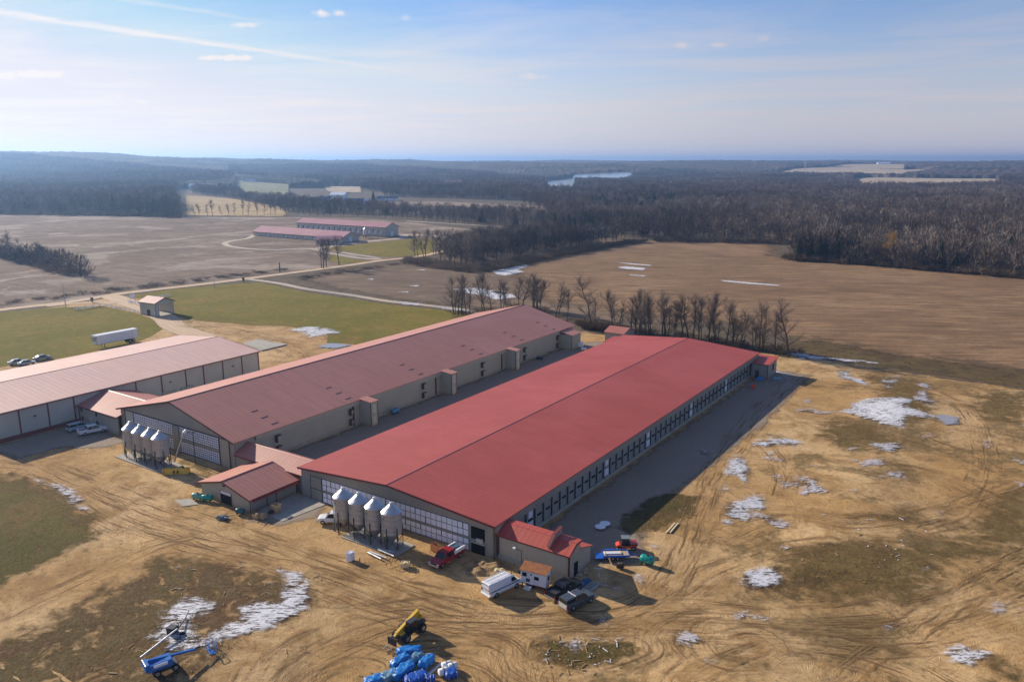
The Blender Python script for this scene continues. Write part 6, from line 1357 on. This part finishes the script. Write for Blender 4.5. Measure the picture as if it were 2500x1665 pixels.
xp, yp = at(1964, 430); zp = rel(xp, yp); py_ = thing('lattice_pylon', 'lattice power pylon standing far off in the pale fields', 'pylon', (xp, yp, zp), HEAD); mb = MB()
for s in (-1, 1):
    for q in (-1, 1): mb.tube((s*4, q*4, 0), (s*0.8, q*0.8, 44), 0.45, 0.3, 4)
    for k in range(7): mb.tube((s*(4-k*.45), -(4-k*.45), k*6), (-s*(4-(k+1)*.45), -(4-(k+1)*.45), k*6+6), 0.25, n=4)
part('lattice', mb, M_galvd, py_); part('crossarm', MB().bb(-9, 9, -0.4, 0.4, 30, 31).bb(-7, 7, -0.4, 0.4, 38, 39), M_galvd, py_)

# ---------------------------------------------------------------- trees
def f_bark(c1, c2):
    def fn(t, b):
        n = t.noise(t.obj(), 2.0, 4); r_ = t.new('ShaderNodeObjectInfo').outputs['Random']
        c = t.mix(n, c1, c2); c = t.mix(t.ss(r_, 0, 1, 0, 0.5), c, tuple(x*0.55 for x in c1)); t.put(b.inputs['Base Color'], c); b.inputs['Roughness'].default_value = 0.95; b.inputs['Specular IOR Level'].default_value = 0.1
    return fn
M_bark = mat('bark', f_bark((0.085, 0.07, 0.055), (0.15, 0.125, 0.10))); M_twig = mat('twigs', f_bark((0.19, 0.15, 0.12), (0.31, 0.25, 0.20)))
def tree_mb(seed, h, wide, dense=1.0, lean=0.0, r0=None, forks=3):
    rnd = random.Random(seed); tk, cr = MB(), MB(); r0 = r0 or h*0.018
    def limb(p, d, L, r, dep):
        n = (5 if dep == 0 else 3) if dep < 3 else 2; q = p; rr = r
        for k in range(n):
            d = (d+Vector((rnd.gauss(0, .10), rnd.gauss(0, .10), rnd.gauss(0.02, .07)))*(1+dep*.35)).normalized(); e = q+d*(L/n); r2 = rr*(0.78 if dep else 0.84)
            if dep <= 1: tk.tube(q, e, rr, r2, 6 if dep == 0 else 4, False)
            elif dep == 2: cr.tube(q, e, max(rr, .025), max(r2, .018), 3, False)
            else:
                s_ = d.orthogonal().normalized()*max(rr, 0.013); cr.add([q-s_, q+s_, e], [(0, 1, 2)])
            if dep < 4:
                nb_ = {0: 4, 1: 3, 2: 3, 3: 2}[dep]
                if dep == 0 and (k == 0 or (k == 1 and rnd.random() < 0.4)): q = e; rr = r2; continue
                for _ in range(max(1, int(nb_*dense+rnd.random()*.9))):
                    t_ = rnd.uniform(0.25, 1.0); b = q.lerp(e, t_); az = rnd.uniform(0, 6.283); up = rnd.uniform(0.45, 1.35) if dep == 0 else rnd.uniform(0.1, 1.0)
                    o_ = Vector((math.cos(az)*wide, math.sin(az)*wide, up)).normalized(); dd = (o_*0.95+d*0.40).normalized() if dep else o_
                    sc_ = {0: 0.42*(1.15-0.5*b.z/h), 1: 0.52, 2: 0.5, 3: 0.55}[dep]
                    limb(b, dd, L*sc_*rnd.uniform(.75, 1.15) if dep else h*0.36*sc_*2*rnd.uniform(.7, 1.1), rr*0.5, dep+1)
            q = e; rr = r2
        if dep == 0:
            for _ in range(forks): az = rnd.uniform(0, 6.283); limb(q, (Vector((math.cos(az)*.35*wide, math.sin(az)*.35*wide, 1))).normalized(), h*0.20, rr*0.8, 1)
    limb(Vector((0, 0, 0)), Vector((lean, 0, 1)).normalized(), h*0.80, r0, 0)
    return tk, cr
TP = []
for k, (h, wd_, dn) in enumerate(((14, .9, .86), (13, .75, .86), (15, 1.15, .84), (12, .8, .9), (17.5, 1.35, .95), (11, 1.0, .86))):
    tk, cr = tree_mb(100+k, h, wd_, dn, 0.05*(k % 3-1)); TP.append((mkmesh('trunk', tk, M_bark, fix=False), mkmesh('crown', cr, M_twig, fix=False), h))
def tree(px, py, h, kind, lab, group, name='bare_tree', cat='tree', z=None):
    x, y = at(px, py); k = TP[kind]; s = h/k[2]; r0 = thing(name, lab, cat, (x, y, rel(x, y)), random.uniform(0, 6.28), group); r0.scale = (s*random.uniform(.85, 1.15), s*random.uniform(.85, 1.15), s)
    for nm, me in (('trunk', k[0]), ('crown', k[1])): o = bpy.data.objects.new(nm, me); COL.objects.link(o); o.parent = r0
random.seed(21)
row = [(1107, 769, 14), (1119, 770, 12), (1127, 769, 14), (1138, 768, 15), (1177, 764, 15), (1200, 762, 11), (1224, 760, 12), (1230, 761, 11), (1266, 750, 12), (1275, 752, 13), (1301, 757, 15), (1305, 758, 13), (1319, 762, 12), (1357, 774, 13), (1384, 786, 11), (1444, 801, 17.5), (1455, 803, 10), (1493, 803, 13), (1512, 808, 11), (1540, 812, 12), (1552, 815, 14), (1561, 818, 13), (1576, 818, 15), (1583, 819, 13), (1617, 822, 15), (1625, 824, 14), (1645, 824, 12), (1667, 826, 15), (1680, 828, 14), (1692, 830, 14), (1705, 832, 14), (1731, 836, 15), (1748, 838, 11), (1773, 842, 14), (1790, 845, 13), (1810, 850, 13), (1838, 856, 11), (1853, 858, 15), (1860, 859, 13), (1893, 864, 12), (1925, 873, 16.5)]
extra = random.Random(4)
for x0_, y0_, h0_ in list(row[:-1]):
    if h0_ != 17.5 and extra.random() < 0.62: row.append((x0_+extra.uniform(4, 13), y0_-extra.uniform(0, 5), h0_*extra.uniform(0.6, 0.95)))
row.sort(); 
for i, (x, y, h) in enumerate(row):
    lab = 'tallest bare tree with the widest crown, in the row behind the barns' if h == 17.5 else ('thick lone bare tree at the right end of the row behind the barns' if i == len(row)-1 else f'bare tree in the row behind the barns, {ordn(i+1)} from the left')
    tree(x, y, h, 4 if h == 17.5 else (2 if i == len(row)-1 else (i*7+i//3) % 4), lab, 'bare trees in the row behind the barns')
for i, (x, y, h) in enumerate(((1013, 631, 16), (1020, 630, 12), (1034, 629, 15), (1039, 627, 16), (1059, 624, 13), (1064, 623, 15), (1073, 620, 15))):
    tree(x, y, h, i % 4, f'tall bare tree where the dirt road enters the thicket, {ordn(i+1)} from the left', 'bare trees at the road end')
for i, (x, y, h) in enumerate(((785, 655, 15), (790, 656, 16), (797, 653, 15), (828, 648, 15.5))):
    tree(x, y, h, (1, 0, 3, 1)[i], ('left', 'middle', 'right')[i]+' stem of the bare tree clump by the road, before the far barns' if i < 3 else 'single slim bare tree right of the clump by the road', 'bare trees by the road')
tree(1138, 652, 20, 2, 'tall bare tree standing in front of the thicket, left of the snow patch', None)
for i, (x, y, h) in enumerate(((8, 634, 14), (30, 636, 16), (50, 641, 14), (75, 645, 11), (92, 650, 12), (118, 656, 8), (170, 668, 10))):
    tree(x, y, h, (2, 5, 2, 5, 3, 5, 3)[i], f'bushy bare tree in the hedge at the left edge, {ordn(i+1)} from the left', 'bare trees in the left hedge')
hx = np.interp(np.arange(0, 52), [0, 51], [438, 1300])
for i, x in enumerate(hx):
    y = np.interp(x, [438, 600, 700, 853, 986, 1100, 1300], [529, 525, 524, 528, 534, 545, 559]); xx = x+random.uniform(-5, 5)
    tree(xx, y, random.uniform(10, 16), i % 4, f'bare tree in the hedgerow beyond the far barns, {ordn(i+1)} from the left', 'bare trees in the hedgerow beyond the far barns')

# conifers
M_fir = mat('fir_needles', f_bark((0.018, 0.032, 0.016), (0.04, 0.055, 0.025))); M_gold = mat('golden_twigs', f_bark((0.34, 0.19, 0.04), (0.45, 0.28, 0.08)))
def fir_mb(seed, h, r):
    rnd = random.Random(seed); mb = MB()
    for k in range(26):
        z = h*(0.10+0.9*k/26); rr = r*(1-k/27)**0.85; n = 9
        for i in range(n):
            a = 6.283*i/n+rnd.uniform(-.3, .3); L = rr*rnd.uniform(.7, 1.15); w = L*0.38+0.15
            c, s = math.cos(a), math.sin(a); mb.add([(c*0.1, s*0.1, z+h*0.05), (c*L-s*w, s*L+c*w, z-h*0.02*rnd.random()), (c*L*1.12, s*L*1.12, z-h*0.035), (c*L+s*w, s*L-c*w, z-h*0.02*rnd.random())], [(0, 1, 2), (0, 2, 3)])
    return mb
firme = [mkmesh('crown', fir_mb(5+k, 14, 3.0+k*.4), M_fir, fix=False) for k in range(2)]; firtk = mkmesh('trunk', MB().tube((0, 0, 0), (0, 0, 12), 0.25, 0.08, 6), M_bark)
def fir(px, py, h, k, lab, group=None):
    x, y = at(px, py); r0 = thing('fir_tree', lab, 'conifer', (x, y, rel(x, y)), random.uniform(0, 6), group); s = h/14; r0.scale = (s*1.2, s*1.2, s)
    for nm, me in (('trunk', firtk), ('crown', firme[k])): o = bpy.data.objects.new(nm, me); COL.objects.link(o); o.parent = r0
for i, (x, y, h) in enumerate(((1948, 636, 12), (1972, 632, 15), (2012, 638, 13), (2041, 634, 17), (2066, 642, 12), (2110, 640, 13), (2252, 652, 12), (2330, 664, 10))):
    fir(x, y, h, i % 2, f'dark evergreen at the front edge of the right copse, {ordn(i+1)} from the left', 'dark evergreens at the edge of the right copse')
for i, (x, y, h) in enumerate(((1375, 566, 13), (1388, 567, 14), (1402, 566, 12), (1425, 562, 13), (1438, 563, 14), (1448, 562, 12), (1258, 553, 12))):
    fir(x, y, h, i % 2, f'dark fir behind the long thicket near the grey shed, {ordn(i+1)} from the left', 'dark firs by the grey shed')
fir(912, 500, 17, 0, 'lone broad dark fir beside the small pale blue house')
x, y = at(2165, 655); gt = thing('golden_tree', 'broad golden-orange crowned tree standing out in the right copse', 'tree', (x-2, y+12, rel(x, y)), 1.0); gt.scale = (1.15, 1.15, 1.3)
tkg, crg = tree_mb(77, 14, 1.3, 1.3); part('trunk', tkg, M_bark, gt); part('crown', crg, M_gold, gt)

# ---------------------------------------------------------------- woods: one mass each, made of many small trees
def proto(name, mb, m):
    me = mkmesh(name, mb, m, fix=False); o = bpy.data.objects.new(name, me); return o
def wood_mb(seed, h, w, n=120, tw=0.13, up=1.6):
    rnd = random.Random(seed); mb = MB(); mb.tube((0, 0, 0), (0, 0, h*0.7), 0.25, 0.10, 3, False)
    for k in range(9):
        z = h*rnd.uniform(.22, .6); a = rnd.uniform(0, 6.28); r_ = w*rnd.uniform(.4, .8); mb.tube((0, 0, z), (math.cos(a)*r_, math.sin(a)*r_, z+h*rnd.uniform(.2, .36)), 0.12, 0.05, 3, False)
    for k in range(n):
        a = rnd.uniform(0, 6.28); u_ = rnd.random()**0.5; th = rnd.uniform(0, 1); z = h*(0.32+0.62*th); R_ = w*math.sin(math.pi*min(1, 0.18+th*0.82))**0.6*u_
        p = Vector((math.cos(a)*R_, math.sin(a)*R_, z)); d = Vector((math.cos(a)*rnd.uniform(.2, 1), math.sin(a)*rnd.uniform(.2, 1), up*rnd.uniform(.5, 1.2))).normalized()
        L = rnd.uniform(1.6, 3.6); s_ = Vector((rnd.gauss(0, 1), rnd.gauss(0, 1), 0.2)).cross(d).normalized()*tw*rnd.uniform(.6, 1.5); mb.add([p-s_, p+s_, p+d*L], [(0, 1, 2)])
    return mb
def f_wood(c1, c2, c3):
    def fn(t, b):
        r_ = t.new('ShaderNodeObjectInfo').outputs['Random']; n = t.noise(t.pos(), 0.006, 3)
        c = t.mix(t.ss(r_, 0.0, 1.0), c1, c2); c = t.mix(t.ss(t.m('FRACT', t.m('MULTIPLY', r_, 7.3)), 0.80, 0.95), c, c3); n2 = t.noise(t.pos(), 0.02, 4, 0.65); c = t.mix(t.ss(n, 0.45, 0.6, 0, 0.75), c, tuple(x*0.5 for x in c1)); c = t.mix(t.ss(n2, 0.52, 0.64, 0, 0.6), c, tuple(x*1.35 for x in c2)); c = t.mix(t.ss(n2, 0.44, 0.34, 0, 0.6), c, tuple(x*0.5 for x in c1))
        t.put(b.inputs['Base Color'], c); b.inputs['Roughness'].default_value = 1.0; b.inputs['Specular IOR Level'].default_value = 0.05
    return fn
M_w1 = mat('woodland_twigs', f_wood((0.115, 0.083, 0.066), (0.20, 0.155, 0.125), (0.33, 0.28, 0.24))); M_w2 = mat('woodland_dark_twigs', f_wood((0.075, 0.06, 0.048), (0.13, 0.105, 0.085), (0.2, 0.16, 0.13)))
M_w3 = mat('brush_twigs', f_wood((0.15, 0.11, 0.07), (0.24, 0.17, 0.11), (0.28, 0.20, 0.11)))
protos = [proto('p0', wood_mb(1, 15, 4.2), M_w1), proto('p1', wood_mb(2, 17, 3.6), M_w1), proto('p2', wood_mb(3, 13, 4.6), M_w2), proto('p3', wood_mb(4, 16, 3.8, 90, .11, 2.4), M_w1), proto('p4', fir_mb(3, 15, 3.6), M_fir), proto('p5', wood_mb(9, 3.2, 2.2, 90, .07, 1.2), M_w3)]
pcol = bpy.data.collections.new('tree_kinds')
for o in protos: pcol.objects.link(o)
def scatter_tree():
    ng = bpy.data.node_groups.new('scatter', 'GeometryNodeTree'); ng.interface.new_socket('Geometry', in_out='INPUT', socket_type='NodeSocketGeometry'); ng.interface.new_socket('Geometry', in_out='OUTPUT', socket_type='NodeSocketGeometry')
    N = ng.nodes; L = ng.links; gi = N.new('NodeGroupInput'); go_ = N.new('NodeGroupOutput'); ci = N.new('GeometryNodeCollectionInfo'); ci.inputs['Collection'].default_value = pcol; ci.inputs['Separate Children'].default_value = True; ci.inputs['Reset Children'].default_value = True
    ip = N.new('GeometryNodeInstanceOnPoints'); ip.inputs['Pick Instance'].default_value = True
    def na(nm, typ): n = N.new('GeometryNodeInputNamedAttribute'); n.data_type = typ; n.inputs[0].default_value = nm; return n.outputs[0]
    L.new(gi.outputs[0], ip.inputs['Points']); L.new(ci.outputs[0], ip.inputs['Instance']); L.new(na('kind', 'INT'), ip.inputs['Instance Index'])
    cx = N.new('ShaderNodeCombineXYZ'); L.new(na('rot', 'FLOAT'), cx.inputs[2]); L.new(cx.outputs[0], ip.inputs['Rotation'])
    sc_ = N.new('ShaderNodeCombineXYZ'); L.new(na('sxy', 'FLOAT'), sc_.inputs[0]); L.new(na('sxy', 'FLOAT'), sc_.inputs[1]); L.new(na('sz', 'FLOAT'), sc_.inputs[2]); L.new(sc_.outputs[0], ip.inputs['Scale'])
    L.new(ip.outputs[0], go_.inputs[0]); return ng
NG = scatter_tree()
def wood(name, poly, sp, weights, hs=(0.8, 1.2), px=True, holes=(), patches=()):
    P_ = W(poly) if px else poly; A = np.array(P_); lo, hi = A.min(0), A.max(0)
    gx, gy = np.meshgrid(np.arange(lo[0], hi[0], sp), np.arange(lo[1], hi[1], sp)); gx = gx.ravel()+RNG.uniform(-.5, .5, gx.size)*sp; gy = gy.ravel()+RNG.uniform(-.5, .5, gy.size)*sp
    ok = inpoly(gx, gy, P_)
    for h in holes: ok &= ~inpoly(gx, gy, W(h))
    gx, gy = gx[ok], gy[ok]; n = gx.size; kd = RNG.choice(len(weights), n, p=np.array(weights)/sum(weights))
    for h, k_, pr in patches: q = inpoly(gx, gy, W(h)) & (RNG.random(n) < pr); kd[q] = k_
    big = np.sin(gx/47.0)*np.sin(gy/61.0+1)*0.12
    me = bpy.data.meshes.new(name); me.from_pydata(np.stack([gx, gy, relief(gx, gy)], 1).tolist(), [], [])
    hz = RNG.uniform(hs[0], hs[1], n)+big
    for nm, arr, ty in (('kind', kd.astype(np.int32), 'INT'), ('rot', RNG.uniform(0, 6.28, n), 'FLOAT'), ('sxy', RNG.uniform(.85, 1.3, n), 'FLOAT'), ('sz', hz, 'FLOAT')):
        a = me.attributes.new(nm, ty, 'POINT'); a.data.foreach_set('value', arr)
    o = bpy.data.objects.new(name, me); COL.objects.link(o); o['kind'] = 'stuff'; m_ = o.modifiers.new('scatter', 'NODES'); m_.node_group = NG; print(name, n); return o
WB = [3, 3, 2, 2, 0.12, 0]
pale = [(575, 446), (705, 452), (705, 482), (640, 478), (580, 470)]; pale2 = [(790, 456), (880, 457), (885, 474), (800, 470)]
wood('woods', [(-700, 512), (0, 521), (200, 524), (440, 529), (432, 500), (420, 480), (440, 462), (560, 450), (580, 438), (-700, 418)], 8.0, [2, 2, 3, 2, .3, 0], (0.9, 1.3), holes=[[(455, 458), (530, 456), (540, 464), (455, 468)]], patches=[([(260, 460), (560, 445), (560, 436), (300, 440)], 4, 0.4)])
wood('woods', [(480, 462), (560, 476), (640, 490), (740, 500), (850, 512), (1000, 520), (1250, 532), (1330, 540), (1400, 556), (1410, 566), (1300, 557), (1100, 542), (986, 530), (853, 524), (700, 520), (560, 484), (470, 474)], 8.0, WB, (0.6, 0.95), holes=[[(770, 478), (930, 482), (930, 512), (770, 508)]])
wood('woods', [(560, 440), (780, 449), (800, 462), (930, 470), (940, 480), (930, 492), (1250, 495), (1325, 514), (1345, 542), (1400, 560), (1480, 574), (1530, 583), (1646, 586), (1800, 589), (1913, 594), (2110, 580), (2240, 575), (2380, 588), (2500, 596), (2900, 620), (3300, 640), (3300, 452), (2420, 454), (2070, 456), (2020, 446), (1900, 442), (1800, 440), (1560, 437), (1420, 450), (1330, 440), (900, 425), (560, 428)], 8.2, WB, (0.8, 1.15),
     holes=[pale, pale2, [(1330, 436), (1400, 436), (1412, 472), (1335, 472)], [(2085, 446), (2430, 443), (2440, 462), (2100, 468)], [(925, 480), (1330, 493), (1330, 500), (925, 498)], [(2280, 568), (2430, 575), (2430, 584), (2280, 582)], [(1080, 450), (1130, 450), (1130, 462), (1080, 462)]],
     patches=[([(1440, 505), (1600, 492), (1660, 505), (1560, 535), (1450, 530)], 4, 0.55), ([(560, 436), (830, 444), (830, 458), (700, 452), (570, 446)], 4, 0.8), ([(1800, 500), (2500, 500), (2500, 470), (1800, 470)], 3, 0.35)])
wood('woods', [(1917, 634), (2127, 647), (2200, 658), (2305, 663), (2500, 678), (2900, 700), (2900, 640), (2450, 612), (2320, 602), (2200, 600), (1960, 606)], 6.0, [2, 2, 4, 1, .7, 0], (0.8, 1.15))
wood('thicket', [(1075, 640), (1100, 651), (1160, 645), (1240, 632), (1330, 616), (1450, 602), (1530, 589), (1470, 576), (1330, 578), (1200, 590), (1090, 612)], 5.5, [2, 2, 5, 2, 0, 2], (0.6, 0.95), holes=[[(1395, 560), (1490, 560), (1490, 592), (1395, 588)]])
wood('thicket', [(-300, 600), (0, 634), (60, 650), (120, 668), (215, 682), (225, 675), (160, 654), (100, 636), (0, 616), (-300, 580)], 4.0, [1, 0, 2, 0, 0, 5], (0.4, 0.8))
wood('undergrowth', [(1000, 633), (1150, 655), (1240, 640), (1350, 618), (1530, 592), (1600, 590), (1530, 598), (1350, 632), (1220, 662), (1150, 668), (1050, 655), (980, 645)], 3.0, [0, 0, 0, 0, 0, 1], (0.3, 0.7))
wood('undergrowth', [(1095, 775), (1170, 768), (1240, 755), (1310, 758), (1390, 784), (1490, 806), (1700, 838), (1860, 862), (1950, 878), (1960, 866), (1800, 840), (1640, 818), (1440, 795), (1350, 768), (1300, 748), (1230, 748), (1100, 764)], 4.0, [0, 0, 0, 0, 0, 1], (0.15, 0.5))
wood('undergrowth', W([(1420, 796), (1500, 806), (1500, 812), (1420, 804)]), 1.2, [0, 0, 0, 0, 0, 1], (0.4, 0.6), px=False)
wood('undergrowth', W([(-100, 757), (160, 730), (330, 708), (505, 686), (700, 660), (700, 656), (505, 680), (330, 700), (160, 722), (-100, 750)]), 4.5, [0, 0, 0, 0, 0, 1], (0.05, 0.25), px=False)
wood('undergrowth', W([(730, 676), (850, 660), (1000, 640), (1000, 644), (850, 667), (740, 684)]), 4.5, [0, 0, 0, 0, 0, 1], (0.05, 0.3), px=False)

wood('undergrowth', [(1600, 592), (1800, 594), (1915, 598), (1915, 592), (1800, 589), (1600, 587)], 3.5, [0, 0, 1, 0, 0, 6], (0.4, 1.1))
wood('undergrowth', [(1912, 637), (2127, 650), (2305, 666), (2500, 682), (2700, 696), (2700, 690), (2500, 677), (2305, 661), (2127, 645), (1912, 630)], 3.0, [0, 0, 1, 0, 0.1, 6], (0.35, 1.1))
wood('undergrowth', [(-300, 530), (0, 525), (300, 529), (440, 533), (440, 527), (0, 520), (-300, 524)], 4.0, [0, 0, 1, 0, 0, 6], (0.4, 1.1))
# wooded country beyond, reaching the horizon
na, nr = 900, 300; aa = np.linspace(R(-46), R(46), na); rr = 1750*np.exp(np.linspace(0, math.log(14500/1750), nr))
AA, RR = np.meshgrid(aa, rr); Xc = RR*np.sin(AA); Yc = RR*np.cos(AA); wx = Xc*CHD-Yc*SH; wy = Xc*SH+Yc*CHD
big = sum(np.sin(wx/L+p)*np.sin(wy/L*1.3+p*2) for L, p in ((210, 1), (97, 2), (55, 4)))*2.0
zc_ = relief(wx, wy)+9+big+RNG.normal(0, 1, AA.shape)*2.0
openl = np.zeros(AA.shape, bool)
far_fields = [[(1845, 434), (1930, 428), (2060, 422), (2205, 419), (2205, 430), (2230, 428), (2290, 431), (2200, 438), (2100, 438), (1960, 436), (1850, 437)], [(2085, 447), (2120, 441), (2240, 444), (2430, 444), (2430, 460), (2200, 463), (2100, 466)], [(1310, 441), (1400, 436), (1402, 450), (1400, 468), (1338, 468)], [(1400, 434), (1540, 433), (1545, 442), (1500, 445), (1400, 440)], pale, pale2]
for f_ in far_fields: openl |= inpoly(wx, wy, W(f_))
hid = RR < np.where(np.degrees(AA) < -12, 2300, 1900)
zc_ = np.where(openl, relief(wx, wy)-3, zc_)
V = np.stack([wx.ravel(), wy.ravel(), zc_.ravel()], 1); I = np.arange(na*nr).reshape(nr, na); F = np.stack([I[:-1, :-1].ravel(), I[:-1, 1:].ravel(), I[1:, 1:].ravel(), I[1:, :-1].ravel()], 1)
def f_can(t, b):
    p = t.pos(); n = t.noise(p, 0.05, 4, 0.7); big_ = t.noise(p, 0.0015, 4, 0.6)
    c = t.mix(t.ss(n, 0.3, 0.7), (0.05, 0.04, 0.033), (0.125, 0.098, 0.082)); c = t.mix(t.ss(big_, 0.5, 0.58), c, (0.03, 0.035, 0.028)); c = t.mix(t.ss(t.noise(p, 0.004, 5, 0.65), 0.56, 0.62, 0, 0.8), c, (0.15, 0.12, 0.10)); t.put(b.inputs['Base Color'], c); b.inputs['Roughness'].default_value = 1.0; b.inputs['Specular IOR Level'].default_value = 0.05
o = bpy.data.objects.new('woods', np_mesh('woods', V, F, mat('far_woods', f_can), smooth=True)); COL.objects.link(o); o['kind'] = 'stuff'
for f_, m_ in ((far_fields[0], M_fieldX), (far_fields[1], M_fieldX), (pale, M_fieldP), (pale2, M_fieldX)): sheet('field', W(f_), m_, 25.0, 1.2, 30)
M_water = mat('river_water', col=(0.30, 0.36, 0.42), rough=0.15, spec=0.8)
for f_ in far_fields[2:4]: sheet('river', W(f_), M_water, 25.0, 1.0, 20)

# ---------------------------------------------------------------- haze
hz = MB().box((0, 0, 0), (1, 1, 1)); 
hzm = bpy.data.materials.new('air'); hzm.use_nodes = True; t = NT(hzm.node_tree); t.n.remove(t.n['Principled BSDF'])
pv = t.new('ShaderNodeVolumePrincipled'); pv.inputs['Color'].default_value = (0.34, 0.56, 0.97, 1); pv.inputs['Density'].default_value = 0.00015; pv.inputs['Anisotropy'].default_value = 0.5
t.l.new(pv.outputs[0], t.n['Material Output'].inputs['Volume'])
zlo = float(min(Zg.min(), 0))-1.0; zhi = float(max(zc_.max()+4, 92))
hb = MB().bb(float(xs.min())-200, float(xs.max())+200, float(ys.min())-200, float(ys.max())+200, zlo, zhi); ho = part('haze', hb, hzm); ho['kind'] = 'stuff'
